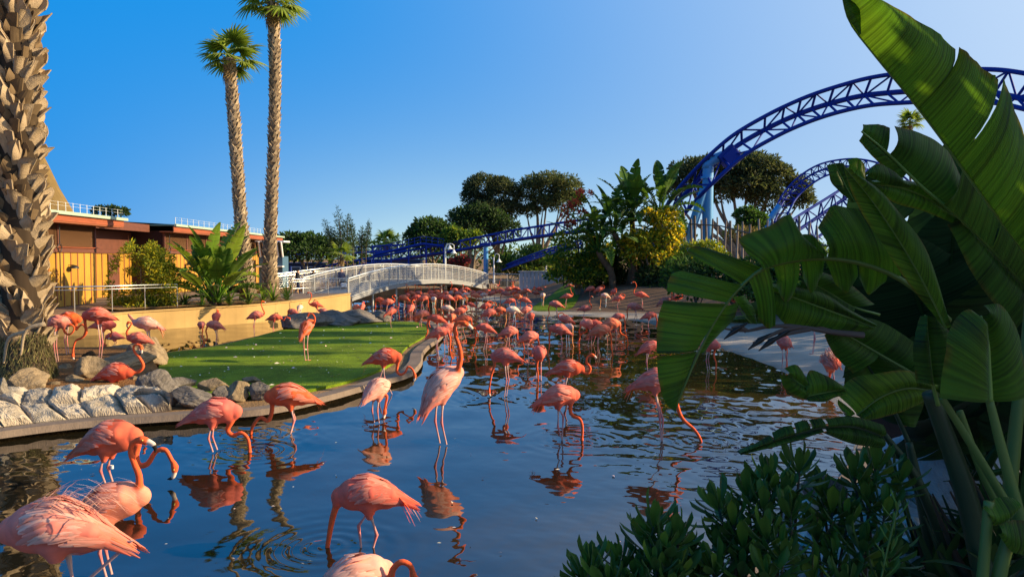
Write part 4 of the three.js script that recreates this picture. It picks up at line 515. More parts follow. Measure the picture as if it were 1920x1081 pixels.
// ---------- the pole fence on the right bank ----------
{
  const g = thing('pole_fence', 'fence of uneven weathered poles with a rail on the right bank', 'fence'), Wd = [mat([0.30, 0.25, 0.22], 0.9, { map: T.wood }), mat([0.22, 0.18, 0.15], 0.9, { map: T.wood }), mat([0.38, 0.31, 0.25], 0.9, { map: T.wood })], r = rng(8);
  const P = [[1262, 398], [1270, 408], [1285, 395], [1296, 408], [1304, 404], [1315, 410], [1325, 405], [1333, 412], [1346, 410], [1358, 412], [1371, 412], [1381, 418], [1392, 416], [1405, 420], [1424, 412], [1436, 416], [1450, 408], [1466, 415], [1482, 402], [1498, 405], [1515, 420], [1534, 425], [1556, 440], [1580, 430], [1611, 470], [1640, 470], [1668, 480], [1700, 470], [1740, 470], [1790, 470], [1850, 470]];
  P.forEach(([x, y], k) => { const d = lerp(47, 32, clamp((x - 1262) / 420, 0, 1)), a = at(x, 520, d), e = shoreH(a.x, a.z) - 0.1, t = at(x + (r() - 0.5) * 8, y + (r() - 0.5) * 8, d); const b = new MB(), m = V(a.x + (r() - 0.5) * 0.06, lerp(e, t.y, 0.5), a.z); b.tube([V(a.x + (r() - 0.5) * 0.12, e, a.z), m, t], [0.075, 0.068, 0.058].map((q) => q * (0.8 + 0.5 * r())), 8); mesh('pole', b.geo(), Wd[k % 3], g); });
  for (const dy of [0, 62]) { const b = new MB(), q = []; for (let x = 1262; x <= 1860; x += 30) { const d = lerp(47, 32, clamp((x - 1262) / 420, 0, 1)) - 0.08; q.push(at(x, 412 + (x - 1262) * 0.16 + dy + 3 * Math.sin(x * 0.05), d)); } b.tube(q, 0.042, 7); mesh('rail', b.geo(), Wd[1], g); }
}
// ---------- palms ----------
function bootGeo(seed, ragged = 1) {   // one cut leaf base: a thick curved plate that leaves the trunk and ends in a torn edge
  const r = rng(seed), b = new MB(), NU = 5, NV = 5, pt = (u, v, off) => { const x = (u - 0.5), w = lerp(0.6, 0.33, v), tip = 1 + ragged * (0.34 * x * (seed % 2 ? 1 : -1) + 0.1 * (0.5 - Math.abs(x)) + 0.07 * (noise(u * 4, seed, 3) - 0.5)) * v; return V(x * 2 * w, v * tip, 0.42 * Math.pow(v, 1.5) - 0.16 * x * x * 4 * (1 - 0.4 * v) - off * lerp(0.16, 0.07, v)); };
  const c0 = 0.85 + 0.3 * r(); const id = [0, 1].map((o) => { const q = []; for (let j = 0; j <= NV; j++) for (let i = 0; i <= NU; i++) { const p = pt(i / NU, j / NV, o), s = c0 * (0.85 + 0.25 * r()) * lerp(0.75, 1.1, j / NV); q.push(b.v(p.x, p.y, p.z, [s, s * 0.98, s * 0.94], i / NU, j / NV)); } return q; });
  for (let j = 0; j < NV; j++) for (let i = 0; i < NU; i++) { const k = j * (NU + 1) + i; b.quad(id[0][k], id[0][k + 1], id[0][k + NU + 2], id[0][k + NU + 1]); b.quad(id[1][k], id[1][k + NU + 1], id[1][k + NU + 2], id[1][k + 1]); }
  for (let j = 0; j < NV; j++) for (const i of [0, NU]) { const k = j * (NU + 1) + i; b.quad(id[0][k], id[0][k + NU + 1], id[1][k + NU + 1], id[1][k]); } for (let i = 0; i < NU; i++) { const k = NV * (NU + 1) + i; b.quad(id[0][k], id[1][k], id[1][k + 1], id[0][k + 1]); }
  return b.geo();
}
const BOOT = [1, 2, 3, 4, 5].map((s) => bootGeo(s)), BOOTM = mat([0.44, 0.335, 0.225], 0.9, { vertexColors: true, map: T.wood, bumpMap: T.grain, bumpScale: 0.012 });
function frondGeo(seed, o = {}) {   // a fan leaf: stalk along +y, then pleated fingers that droop at their tips
  const r = rng(seed), b = new MB(), st = o.stalk ?? 0.75, R = o.R ?? 0.95, n = o.n ?? 26, dead = o.dead; const cg = (t, m) => (dead ? [0.30 * m, 0.21 * m, 0.10 * m] : [lerp(0.09, 0.25, t) * m, lerp(0.17, 0.31, t) * m, 0.022 * m]);
  b.tube(spline([V(0, 0, 0), V(0.02, st * 0.5, 0.06), V(0, st, 0.0)], 6), (t) => lerp(0.028, 0.012, t), 5, cg(0.5, 1));
  for (let k = 0; k < n; k++) { const a = lerp(-2.2, 2.2, k / (n - 1)), L = R * (0.72 + 0.28 * Math.cos(a * 0.5)) * (0.85 + 0.3 * r()), dr = (0.25 + 0.5 * r()) * (o.droop ?? 1), m = 0.75 + 0.5 * r(); let last = null;
    for (let s = 0; s <= 5; s++) { const t = s / 5, rad = L * t, w = 0.052 * Math.pow(Math.sin(Math.PI * Math.min(1, 0.12 + 0.88 * t)), 0.7) * (t > 0.96 ? 0.2 : 1) * R, x = Math.sin(a) * rad, y = st + Math.cos(a) * rad, z = -0.12 * rad - dr * Math.pow(t, 2.4) * L * 0.55, px = Math.cos(a) * w, py = -Math.sin(a) * w, c = cg(t, m);
      const q = [b.v(x - px, y - py, z, c), b.v(x, y, z + w * 0.6, c.map((v) => v * 1.1)), b.v(x + px, y + py, z, c)]; if (last) { b.quad(last[0], last[1], q[1], q[0]); b.quad(last[1], last[2], q[2], q[1]); } last = q; } }
  return b.geo();
}
const FROND = [1, 2, 3].map((s) => frondGeo(s)), DEADF = frondGeo(9, { dead: 1, droop: 2, n: 18 });
function setDir(o, y, z) { const Y = y.clone().normalize(), X = Y.clone().cross(z).normalize(), Z = X.clone().cross(Y); o.quaternion.setFromRotationMatrix(new THREE.Matrix4().makeBasis(X, Y, Z)); return o; }
function palmCrown(g, top, n, size, seed, wind = V(0, 0, 0), lowest = -0.7) {
  const r = rng(seed); for (let k = 0; k < n; k++) { const a = k * 2.399 + r() * 0.4, el = lerp(1.45, lowest, Math.pow((k + 0.5) / n, 0.8)), d = V(Math.cos(a) * Math.cos(el), Math.sin(el), Math.sin(a) * Math.cos(el)).add(wind.clone().multiplyScalar(0.5)).normalize(), f = mesh('frond', FROND[k % 3], FOL, g, top.clone().addScaledVector(d, 0.08)); setDir(f, d, V(0, 1, 0).addScaledVector(d, 0.01)); f.scale.setScalar(size * (0.8 + 0.35 * r())); }
  for (let k = 0; k < 2; k++) { const a = k * 2.3 + r(), d = V(Math.cos(a) * 0.5, -0.85, Math.sin(a) * 0.5).normalize(), f = mesh('dead_frond', DEADF, FOL, g, top.clone().add(V(0, -0.25, 0))); setDir(f, d, V(Math.cos(a), 0.3, Math.sin(a))); f.scale.setScalar(size * 0.6); }
}
{ // the big palm trunk in the left foreground
  const b0 = on(46, 712, 0.34), g = thing('palm_tree', 'huge palm trunk armoured with cut grey leaf bases at the left edge', 'palm tree', b0), H = 14, cx = (y) => 0.02 * y * 0.6, R = (y) => lerp(0.40, 0.325, smooth(0.5, 5, y));
  mesh('trunk', new THREE.CylinderGeometry(0.31, 0.38, H, 20), mat([0.07, 0.05, 0.035], 0.95, { map: T.bark }), g, V(0, H / 2, 0));  // trunk colour darkened so the gaps between leaf bases look shaded
  { const m = new MB(), r = rng(4); for (let k = 0; k < 2600; k++) { const a = r() * 6.283, y = 0.02 + r() * 0.95, q = 0.42 + 0.12 * smooth(0.8, 0, y) + 0.05 * r(), c = mixc3([0.16, 0.11, 0.06], [0.20, 0.19, 0.07], r()); const w4 = (r() - 0.5) * 0.25, A = V(Math.cos(a) * q, y + 0.07, Math.sin(a) * q), B = V(Math.cos(a + w4) * (q + 0.03), y - 0.09 * r(), Math.sin(a + w4) * (q + 0.03)); m.bar(A, B, 0.0055, 3, c); } stuff(mesh('root_fibres', m.geo(), mat([1, 1, 1], 0.95, { vertexColors: true }), g)); mesh('root_flare', new THREE.LatheGeometry([[0.56, 0], [0.49, 0.25], [0.44, 0.6], [0.41, 1.0], [0.38, 1.1]].map(([x, y]) => new THREE.Vector2(x, y)), 24), BARKD, g); }
  const r = rng(21), per = 9, gap = 0.235; let n = 0; const up = new MB();
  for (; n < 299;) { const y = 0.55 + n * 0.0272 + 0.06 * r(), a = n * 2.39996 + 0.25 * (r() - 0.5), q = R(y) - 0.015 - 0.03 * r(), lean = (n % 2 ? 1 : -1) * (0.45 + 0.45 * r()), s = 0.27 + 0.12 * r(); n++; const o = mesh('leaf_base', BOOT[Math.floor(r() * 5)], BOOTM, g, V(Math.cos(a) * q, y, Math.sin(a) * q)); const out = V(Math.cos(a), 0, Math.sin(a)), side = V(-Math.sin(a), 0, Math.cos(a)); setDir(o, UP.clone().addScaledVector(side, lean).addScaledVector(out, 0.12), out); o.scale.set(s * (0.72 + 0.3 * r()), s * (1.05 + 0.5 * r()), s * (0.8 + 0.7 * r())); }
  { const m = new MB(), r2 = rng(23), G5 = BOOT.map((q) => q.toNonIndexed()).map((q) => [q.attributes.position.array, q.attributes.color.array]); for (let k = 0; k < 260; k++) { const y = 0.78 + k * 0.03 + 0.05 * r2(), a = k * 2.39996 + 1.1 + 0.4 * r2(), q = R(y) - 0.05 - 0.03 * r2(), out = V(Math.cos(a), 0, Math.sin(a)), side = V(-Math.sin(a), 0, Math.cos(a)), o = setDir(new THREE.Object3D(), UP.clone().addScaledVector(side, (k % 2 ? -1 : 1) * (0.3 + 0.6 * r2())).addScaledVector(out, 0.1), out); const s = 0.26 + 0.1 * r2(); o.position.set(Math.cos(a) * q, y, Math.sin(a) * q); o.scale.set(s * 0.8, s * 1.3, s); o.updateMatrix(); const [P, Cc] = G5[k % 5], v = V(0, 0, 0), b = m.p.length / 3; for (let i = 0; i < P.length; i += 3) { v.set(P[i], P[i + 1], P[i + 2]).applyMatrix4(o.matrix); m.v(v.x, v.y, v.z, [Cc[i] * 0.45, Cc[i + 1] * 0.41, Cc[i + 2] * 0.36]); m.i.push(b + i / 3); } } stuff(mesh('inner_leaf_bases', m.geo(true), BOOTM, g)); }  // inner bases darkened by vertex colour, as shade behind the outer ones
  { const m = new MB(), rr = rng(22); for (let y = 8.6; y < H; y += 0.25) for (let j = 0; j < 9; j++) { const a = j * 0.7 + y * 3, q = R(y); m.box(Math.cos(a) * q, y, Math.sin(a) * q, 0.2, 0.36, 0.08, [1, 0.97, 0.92], [V(-Math.sin(a), 0.3, Math.cos(a)), UP, V(Math.cos(a), 0.3, Math.sin(a))]); } stuff(mesh('upper_leaf_bases', m.geo(true), BOOTM, g)); }
  for (const [px, py, dr] of [[20, 655, -0.4], [52, 640, 0.1]]) { const p = at(px, py, b0.z * -1 - 0.65).sub(b0), m = new MB(); m.tube(spline([p.clone().add(V(0.35, 0.35, 0)), p.clone().add(V(0.05, 0.25, 0.1)), p.clone().add(V(-0.05, -0.25, 0.15))], 8), (t) => lerp(0.05, 0.02, t), 5); mesh('dead_stalk', m.geo(), BOOTM, g); }
  palmCrown(g, V(0, H, 0), 30, 1.8, 5, V(0, 0, 0), -0.5);
}
function mixc3(a, b, t) { return a.map((q, i) => lerp(q, b[i], t)); }
function slimPalm(label, pts, d, base, r0, r1, size, n, wind, seed) {   // pts up the trunk in the photo
  const e = 0.8, b0 = at(base, 500, d); b0.y = e; const g = thing('palm_tree', label, 'palm tree', b0), line = spline(pts.map(([x, y]) => at(x, y, d).sub(b0)), 40), m = new MB(); m.tube(line, (t) => lerp(r0, r1, smooth(0, 0.5, t)) * (1 + 0.35 * Math.exp(-t * 16)), 12, (t, k) => { const q = 0.75 + 0.35 * hash(k, seed, 1); return [q, q * 0.95, q * 0.88]; }); mesh('trunk', m.geo(), mat([0.24, 0.19, 0.15], 0.95, { vertexColors: true, map: T.bark, bumpMap: T.bark, bumpScale: 0.05 }), g);
  const s = new MB(), r = rng(seed), L = line.length - 1; for (let k = 0; k < 620; k++) { const t = 0.02 + 0.97 * k / 620, i = Math.floor(t * L), p = line[i].clone().lerp(line[Math.min(L, i + 1)], t * L - i), R = lerp(r0, r1, smooth(0, 0.5, t)), a = k * 2.399 + r() * 0.5, o = V(Math.cos(a), 0, Math.sin(a)), w = V(-Math.sin(a), 0, Math.cos(a)), c = (0.6 + 0.6 * r()), cc = [c, c * 0.93, c * 0.82], h = 0.17 + 0.13 * r(), out = 0.05 + 0.07 * r();
    const A = p.clone().addScaledVector(o, R - 0.01).addScaledVector(w, -0.1), B = p.clone().addScaledVector(o, R - 0.01).addScaledVector(w, 0.1), T1 = p.clone().addScaledVector(o, R + out).addScaledVector(w, (r() - 0.5) * 0.1).add(V(0, h, 0)), U = p.clone().addScaledVector(o, R + 0.005).add(V(0, h * 0.8, 0)); const id = [A, B, T1, U].map((q) => s.v(q.x, q.y, q.z, cc)); s.tri(id[0], id[1], id[2]); s.tri(id[0], id[2], id[3]); s.tri(id[1], id[3], id[2]); }
  stuff(mesh('leaf_bases', s.geo(true), mat([0.44, 0.36, 0.27], 0.95, { vertexColors: true }), g)); palmCrown(g, line[L], n, size, seed, wind, -0.55);
}
slimPalm('left of the two tall slim palms, its whole crown in view', [[466, 560], [459, 500], [450, 400], [443, 300], [436, 200], [429, 110]], 34, 466, 0.33, 0.24, 0.92, 16, V(0.15, 0.15, 0.1), 31);
slimPalm('right and taller of the two slim palms, crown cut by the top edge', [[508, 560], [505, 500], [509, 380], [514, 240], [515, 120], [511, 5]], 36, 508, 0.36, 0.25, 1.05, 17, V(0.12, 0.1, 0.1), 32);
function farPalm(label, px, top, foot, d, e, size, n, seed) { const b0 = at(px, foot, d); if (e !== undefined) b0.y = e; const t = at(px - 1, top, d).sub(b0), g = thing('palm_tree', label, 'palm tree', b0), m = new MB(); m.tube(spline([V(0, 0, 0), t.clone().multiplyScalar(0.5).add(V(0.05, 0, 0)), t], 8), 0.13 * Math.max(1, size), 8); mesh('trunk', m.geo(), BARK, g); palmCrown(g, t, n, size, seed, V(0, 0.05, 0), -0.5); }
farPalm('small pale green palm with drooping fans in front of the bamboo', 641, 476, 545, 52, 0.9, 0.62, 11, 41);
farPalm('distant palm on the skyline above the big leaf at right', 1708, 228, 480, 120, 0.5, 1.4, 16, 42);
farPalm('small palm low on the skyline left of the far pines', 724, 452, 500, 98, 0.5, 1.3, 14, 43);
// ---------- plants with paddle leaves ----------
function paddleGeo(seed, o = {}) {   // unit leaf: a stalk of length s up +y, then a blade of length 1 bending towards +z, torn into flaps
  const r = rng(seed), b = new MB(), s = o.stalk ?? 0.7, bend = o.bend ?? 0.5, W = o.wid ?? 0.17, N = 22, rib = (t) => { const a = bend * t; return V(0, s + (bend > 0.02 ? Math.sin(a) / bend : t), bend > 0.02 ? (1 - Math.cos(a)) / bend : 0); };
  b.tube(spline([V(0, 0, -0.03), V(0, s * 0.5, -0.015), V(0, s, 0)], 6), (t) => lerp(0.022, 0.013, t), 6, [0.9, 1.2, 0.6]);
  b.tube(Array.from({ length: 9 }, (_, k) => rib(k / 8).add(V(0, 0, -0.004))), (t) => lerp(0.012, 0.003, t), 5, [1.2, 1.4, 0.8]);
  for (const side of [-1, 1]) {
    const cuts = [0]; let t = 0; while (t < 0.97) { t += (o.torn ?? 0.16) * (0.4 + 1.3 * r()); cuts.push(Math.min(1, t)); } if (cuts[cuts.length - 1] < 1) cuts.push(1);
    for (let f = 0; f + 1 < cuts.length; f++) { const t0 = cuts[f], t1 = cuts[f + 1], fold = 0.35 + 0.35 * r() * (o.flap ?? 1), n = Math.max(2, Math.round((t1 - t0) * N)), gapD = 0.35 + 0.6 * r(), m = 0.85 + 0.3 * r(); let last = null;
      for (let k = 0; k <= n; k++) { const tt = lerp(t0, t1, k / n), w = W * Math.pow(Math.sin(Math.PI * Math.pow(clamp(tt * 0.97 + 0.02, 0, 1), 0.75)), 0.65), row = [];
        for (let j = 0; j <= 4; j++) { const v = j / 4, e = clamp((v - (1 - gapD)) / gapD, 0, 1), pull = (k === 0 && f ? 1 : k === n && f + 2 < cuts.length ? -1 : 0) * 0.012 * e * (1 + r()), p = rib(clamp(tt + pull, 0, 1)), up = V(0, -Math.sin(bend * tt), Math.cos(bend * tt)).multiplyScalar(-1), x = side * w * v * Math.cos(fold * (0.6 + 0.5 * v)); p.x += x; p.addScaledVector(up, -w * v * Math.sin(fold * (1 - 1.1 * v * (o.flap ?? 1))) * 0.9); p.y += 0.25 * w * v; row.push(b.v(p.x, p.y, p.z, [m, m, m], tt * 1.2, v * 0.1)); }
        if (last) for (let j = 0; j < 4; j++) b.quad(last[j], last[j + 1], row[j + 1], row[j]); last = row; } }
  }
  return b.geo();
}
const BLADE = (c, tr = 0.4) => mat(c, 1, { transmission: tr, vertexColors: true, map: T.vein, clearcoat: 0.35, clearcoatRoughness: 0.35 });
const PAD = [1, 2, 3, 4].map((s) => paddleGeo(s * 3, { bend: 0.35 + 0.12 * s, torn: s > 2 ? 0.11 : 0.4, stalk: 0.75 })), PADW = [5, 6].map((s) => paddleGeo(s, { bend: 1.3, torn: 0.09, stalk: 0.55, flap: 1.6 })), PADM = [BLADE([0.17, 0.28, 0.02]), BLADE([0.10, 0.20, 0.02]), BLADE([0.28, 0.36, 0.025])], PADD = [BLADE([0.08, 0.17, 0.018]), BLADE([0.045, 0.115, 0.016]), BLADE([0.12, 0.22, 0.02])];
function padLeaf(g, pos, az, el, L, k, set, mats, wid = 1) { const o = mesh('leaf', set[k % set.length], mats[k % mats.length], g, pos), d = V(Math.cos(az) * Math.cos(el), Math.sin(el), Math.sin(az) * Math.cos(el)); setDir(o, d, V(Math.cos(az), -0.2, Math.sin(az)).addScaledVector(d, -0.05)); o.scale.set(L * wid, L, L); return o; }
{
  const b0 = at(402, 560, 31.6); b0.y = 0.8; const g = thing('paddle_plant', 'big sunlit bird of paradise plant with upright paddle leaves before the building', 'plant', b0), r = rng(71); for (let k = 0; k < 44; k++) { const el = lerp(1.5, 0.3, Math.pow(k / 44, 0.9)), az = k * 2.399 + r() * 0.5; padLeaf(g, V((r() - 0.5) * 0.6, 0.1 + 0.2 * r(), (r() - 0.5) * 0.6), az, el, lerp(2.0, 1.35, k / 44) * (0.85 + 0.3 * r()), k, k % 4 === 3 ? PADW : PAD, PADM, 1.25); }
  const m = new MB(), rr = rng(5); for (let k = 0; k < 7; k++) m.tube([V((rr() - 0.5) * 0.5, -0.1, (rr() - 0.5) * 0.5), V((rr() - 0.5) * 0.5, 0.9, (rr() - 0.5) * 0.5)], [0.1, 0.06], 7); mesh('stem', m.geo(), BARKD, g);
}
function strappy(px, py, d, h, n, seed, label, cols = G.lime.concat(G.mid)) { const b0 = at(px, py, d); b0.y = 0.82; const g = thing('strap_plant', label, 'plant', b0), b = new MB(), r = rng(seed); for (let k = 0; k < n; k++) { const a = r() * 6.283, el = 0.5 + 0.95 * r(), L = h * (0.7 + 0.6 * r()), c = cols[Math.floor(r() * cols.length)].map((q) => q * (0.8 + 0.5 * r())); let last = null; for (let s = 0; s <= 5; s++) { const t = s / 5, x = Math.cos(el) * L * t * (0.8 + 0.4 * t), y = Math.sin(el) * L * t - 0.55 * L * t * t * Math.cos(el), w = 0.035 * h * 1.2 * (1 - t * 0.92), id = [-1, 1].map((q) => b.v(Math.cos(a) * x - Math.sin(a) * w * q, y, Math.sin(a) * x + Math.cos(a) * w * q, c)); if (last) b.quad(last[0], last[1], id[1], id[0]); last = id; } } mesh('leaves', b.geo(), FOL, g); }
[[288, 574, 30, 0.75, 26, 'small strappy plant at the wall edge right of the last railing post'], [318, 572, 30.6, 0.95, 34, 'strappy plant left of the bird of paradise plant'], [345, 566, 31.2, 1.0, 34, 'dense strappy plant at the left foot of the bird of paradise plant'], [378, 570, 31, 0.8, 30, 'low strappy plant under the bird of paradise leaves'], [430, 566, 31.6, 0.95, 34, 'strappy plant right of the bird of paradise stems'], [465, 562, 32.2, 1.1, 40, 'large strappy plant at the foot of the left slim palm'], [492, 562, 33.2, 0.85, 30, 'strappy plant between the two slim palms'], [512, 560, 34.2, 1.0, 34, 'strappy plant at the foot of the right slim palm'], [538, 558, 34.8, 1.05, 46, 'dark strappy plant at the planter end by the small railing']].forEach(([x, y, d, h, n, l], k) => strappy(x, y, d, h, n, 200 + k, l, k === 8 ? G.mid : undefined));
{ const p = wallLine; const b = new MB(), q = spline(wallLine.slice(3, 8), 20); const rows = q.map((v) => [b.v(v.x - 0.35, 0.86, v.z - 0.1, null, v.x / 2, v.z / 2), b.v(v.x - 2.6, 0.93, v.z - 1.2, null, (v.x - 2.6) / 2, v.z / 2)]); for (let k = 0; k + 1 < rows.length; k++) b.quad(rows[k][0], rows[k + 1][0], rows[k + 1][1], rows[k][1]); struct('planting_soil', b.geo(), M.dirt); }
// the group of paddle leaved trees on the far right bank
{
  const heads = [[1150, 400, 44.2, 26, 'left and lower of the paddle leaved trees, leaves dark'], [1185, 372, 45, 28, 'middle paddle leaved tree with the tallest upright leaf'], [1238, 366, 44.6, 26, 'right paddle leaved tree with a torn upright leaf against the sky'], [1120, 435, 44, 18, 'small paddle leaved tree behind the flowering shrub']];
  heads.forEach(([x, y, d, n, label], h) => {
    const foot = at([1195, 1180, 1215, 1150][h], 500, d + 0.4), e = shoreH(foot.x, foot.z); foot.y = e - 0.1; const g = thing('paddle_tree', label, 'tree', foot, 0, 'paddle leaved trees on the far bank'), top = at(x, y + 34, d).sub(foot), m = new MB(), line = spline([V(0, 0, 0), top.clone().multiplyScalar(0.4).add(V(0.25, 0.1, 0)), top.clone().multiplyScalar(0.75).add(V(0.1, 0, 0)), top], 14); m.tube(line, (t) => lerp(0.24, 0.15, t), 9, (t, k) => { const q = 0.8 + 0.4 * hash(k, h, 2); return [q, q, q]; }); mesh('trunk', m.geo(), mat([0.22, 0.15, 0.10], 0.95, { vertexColors: true, map: T.bark }), g);
    const r = rng(300 + h); for (let k = 0; k < n; k++) { const el = lerp(1.5, -0.15, Math.pow((k + 0.4) / n, 0.9)), az = k * 2.399 + h + r() * 0.5; padLeaf(g, top.clone().add(V((r() - 0.5) * 0.3, -0.2 * r(), (r() - 0.5) * 0.3)), az, el, lerp(2.05, 1.6, k / n) * (0.85 + 0.3 * r()), k, k < 3 ? PAD : k % 2 ? PADW : PAD, k % 5 === 4 ? PADM : PADD, 1.3); }
  });
}
// unseen trees added at right, crowns shaped to band water and grass with shade
[[23, -18.0, 11.2, 1.15, 1.4], [26, -22.0, 13.2, 0.4, 1.2], [26, -24.8, 13.2, 0.6, 1.5], [26, -27.2, 13.0, 0.75, 1.6], [27, -30.4, 13.2, 0.7, 1.4]].forEach(([x, z, h, rz, ry], k) => { const g = thing('shade_tree', ['nearest of the unseen narrow trees added for shade beyond the right edge', 'second of the unseen narrow trees added for shade beyond the right edge', 'third of the unseen narrow trees added for shade beyond the right edge', 'fourth of the unseen narrow trees added for shade beyond the right edge', 'farthest of the unseen narrow trees added for shade beyond the right edge'][k], 'tree', V(x, 0.5, z)); mesh('crown', crown([[0, h, 0, 2.6, ry, rz], [1, h + 0.6, 0.2, 1.5, ry * 0.8, rz], [-1.2, h - 0.5, -0.2, 1.4, ry * 0.7, rz * 0.9]], 6500 * rz + 1800, 0.36, G.mid, 60 + k, {}), FOL, g); mesh('trunk', limbs(V(0, -0.3, 0), [V(0, h, 0), V(0.8, h, 0.2), V(-0.8, h - 0.5, 0)], 0.14, k), BARK, g); });
// ---------- the near planting at the right ----------
const NEARM = mat([0.095, 0.205, 0.010], 1, { transmission: 0.52, vertexColors: true, map: T.vein, bumpMap: T.veinB, bumpScale: 0.0012, clearcoat: 0.4, clearcoatRoughness: 0.42 }), NEARD = mat([0.062, 0.14, 0.012], 1, { transmission: 0.42, vertexColors: true, map: T.vein, bumpMap: T.veinB, bumpScale: 0.0012, clearcoat: 0.35, clearcoatRoughness: 0.45 }), NEARL = mat([0.13, 0.25, 0.015], 1, { transmission: 0.48, vertexColors: true, map: T.vein, bumpMap: T.veinB, bumpScale: 0.001, clearcoat: 0.3, clearcoatRoughness: 0.4 });
const RIBM = mat([0.14, 0.24, 0.04], 0.45), STEMM = mat([0.10, 0.16, 0.03], 0.55), STEMD = mat([0.03, 0.06, 0.022], 0.55, { map: T.wood }), SHEATH = mat([0.11, 0.075, 0.05], 0.9, { map: T.wood });
{
  const b0 = V(2.3, 0.9, -3.0), g = thing('giant_bird_of_paradise', 'giant bird of paradise plant with torn leaves filling the right foreground', 'plant', b0);
  const toL = (q, d) => at(q[0], q[1], d + (q[2] ?? 0)).sub(b0);
  // a flap of blade between a stretch of rib and a stretch of margin, both lists of [px, py, depth shift]; it bulges and wrinkles a little
  function flap(b, rib, mar, d, bulge = 0.03, seed = 1, u0 = 0) {
    const A = rib.length > 1 ? spline(rib.map((q) => toL(q, d)), 22) : Array(23).fill(toL(rib[0], d)), B = spline(mar.map((q) => toL(q, d)), 22), M = 7, N = 22, n = B[11].clone().sub(A[11]).cross(A[N].clone().sub(A[0]).add(V(1e-4, 0, 0))).normalize(); if (n.z < 0) n.negate(); let L = 0, last = null;
    for (let k = 0; k <= N; k++) { if (k) L += A[k].distanceTo(A[k - 1]) || B[k].distanceTo(B[k - 1]) * 0.5; const row = []; for (let j = 0; j <= M; j++) { const v = j / M, ed = 0.004 * (noise(k * 1.7, seed * 5, 3) - 0.5) * (j === M), p = A[k].clone().lerp(B[k], v + ed * 3).addScaledVector(n, bulge * Math.sin(Math.PI * Math.pow(v, 0.8)) + 0.012 * (fbm(k * 0.35, v * 3, seed, 2) - 0.5) * v + 0.02 * v * (noise(k / N * 2.2, seed, 8) - 0.5)); const mt = 0.86 + 0.3 * fbm(k * 0.2 + seed, v * 2.2, seed, 3), br = smooth(0.93 - 0.12 * noise(k * 0.6, seed, 4), 1, v) * smooth(0.35, 0.7, noise(k * 0.35, seed * 3, 6)), yl = 0.35 * smooth(0.55, 0.85, fbm(k * 0.13, v * 1.5 + seed, 9, 2)); row.push(b.v(p.x, p.y, p.z, [lerp(mt * (1 + yl), 2.2, br), lerp(mt * (1 + 0.3 * yl), 0.75, br), lerp(mt, 1.2, br)], u0 + L * 1.3, v * 0.2)); } if (last) for (let j = 0; j < M; j++) b.quad(last[j], last[j + 1], row[j + 1], row[j]); last = row; }
  }
  function leaf(d, rib, flaps, m = NEARM, r = 0.009, ribMat = RIBM) { const b = new MB(); flaps.forEach(([ra, ma, dd = 0, bu = 0.03], k) => flap(b, ra, ma, d + dd, bu, k + Math.round(rib[0][0]), k * 0.37)); const o = mesh('leaf', b.geo(), m, g); if (r) { const t = new MB(); t.tube(spline(rib.map((q) => toL(q, d - 0.004)), 24), (s) => r * lerp(0.35, 1, s), 7); mesh('midrib', t.geo(), ribMat, o); } return o; }
  // topmost leaf, seen from below, its fold along the lower left edge
  leaf(2.7, [[1578, -14], [1592, 38], [1640, 103], [1700, 175], [1762, 255], [1812, 325], [1870, 405], [1935, 490, 0.1]], [
    [[[1578, -14], [1592, 38], [1640, 103], [1690, 163], [1722, 203]], [[1578, -14, 0], [1640, -6, -.2], [1700, 22, -.35], [1755, 55, -.45], [1795, 90, -.5]], 0, 0.06],
    [[[1722, 203], [1762, 255], [1795, 300]], [[1798, 88, -.5], [1832, 110, -.5], [1860, 138, -.5], [1869, 152, -.5]], 0, 0.06], [[[1795, 300], [1850, 378], [1935, 490]], [[1877, 150, -.5], [1900, 190, -.5], [1930, 270, -.5], [1990, 380, -.4]], 0, 0.06],
    [[[1580, -10], [1590, 30], [1612, 66]], [[1590, -8], [1610, 18], [1614, 62]], -0.03, 0.01]], NEARM, 0.006);
  // broad leaf behind it, midrib slanting down to the right
  leaf(3.0, [[1616, 246], [1665, 287], [1732, 352], [1797, 405], [1860, 465], [1940, 550]], [
    [[[1616, 246], [1640, 266], [1663, 286]], [[1618, 233], [1650, 234], [1668, 240]], 0.02, 0.01], [[[1668, 290], [1700, 320], [1732, 352], [1770, 383]], [[1676, 236], [1725, 250], [1775, 280], [1808, 340]], 0, 0.05], [[[1770, 383], [1797, 405], [1860, 465]], [[1800, 350, -.05], [1815, 296, -.05], [1850, 313, -.05], [1885, 331, -.05]], -0.05, 0.02], [[[1860, 465], [1900, 508], [1940, 550]], [[1888, 332], [1920, 348], [1960, 400], [1990, 470]], -0.02, 0.03],
    [[[1616, 246], [1665, 287], [1700, 320]], [[1610, 264], [1636, 294], [1690, 336]], 0.02, 0.02], [[[1797, 405], [1860, 465], [1940, 550]], [[1780, 420], [1830, 520], [1900, 620]], 0.03, 0.03]], NEARD, 0.011);
  leaf(3.05, [[1632, 345], [1690, 352], [1740, 372], [1800, 410]], [[[[1632, 345], [1690, 352], [1740, 372], [1800, 410]], [[1636, 338], [1690, 336], [1745, 350], [1805, 395]]], [[[1632, 345], [1690, 352], [1740, 372], [1800, 410]], [[1640, 352], [1680, 380], [1735, 396], [1800, 425]], 0, 0.02]], NEARM, 0.006);
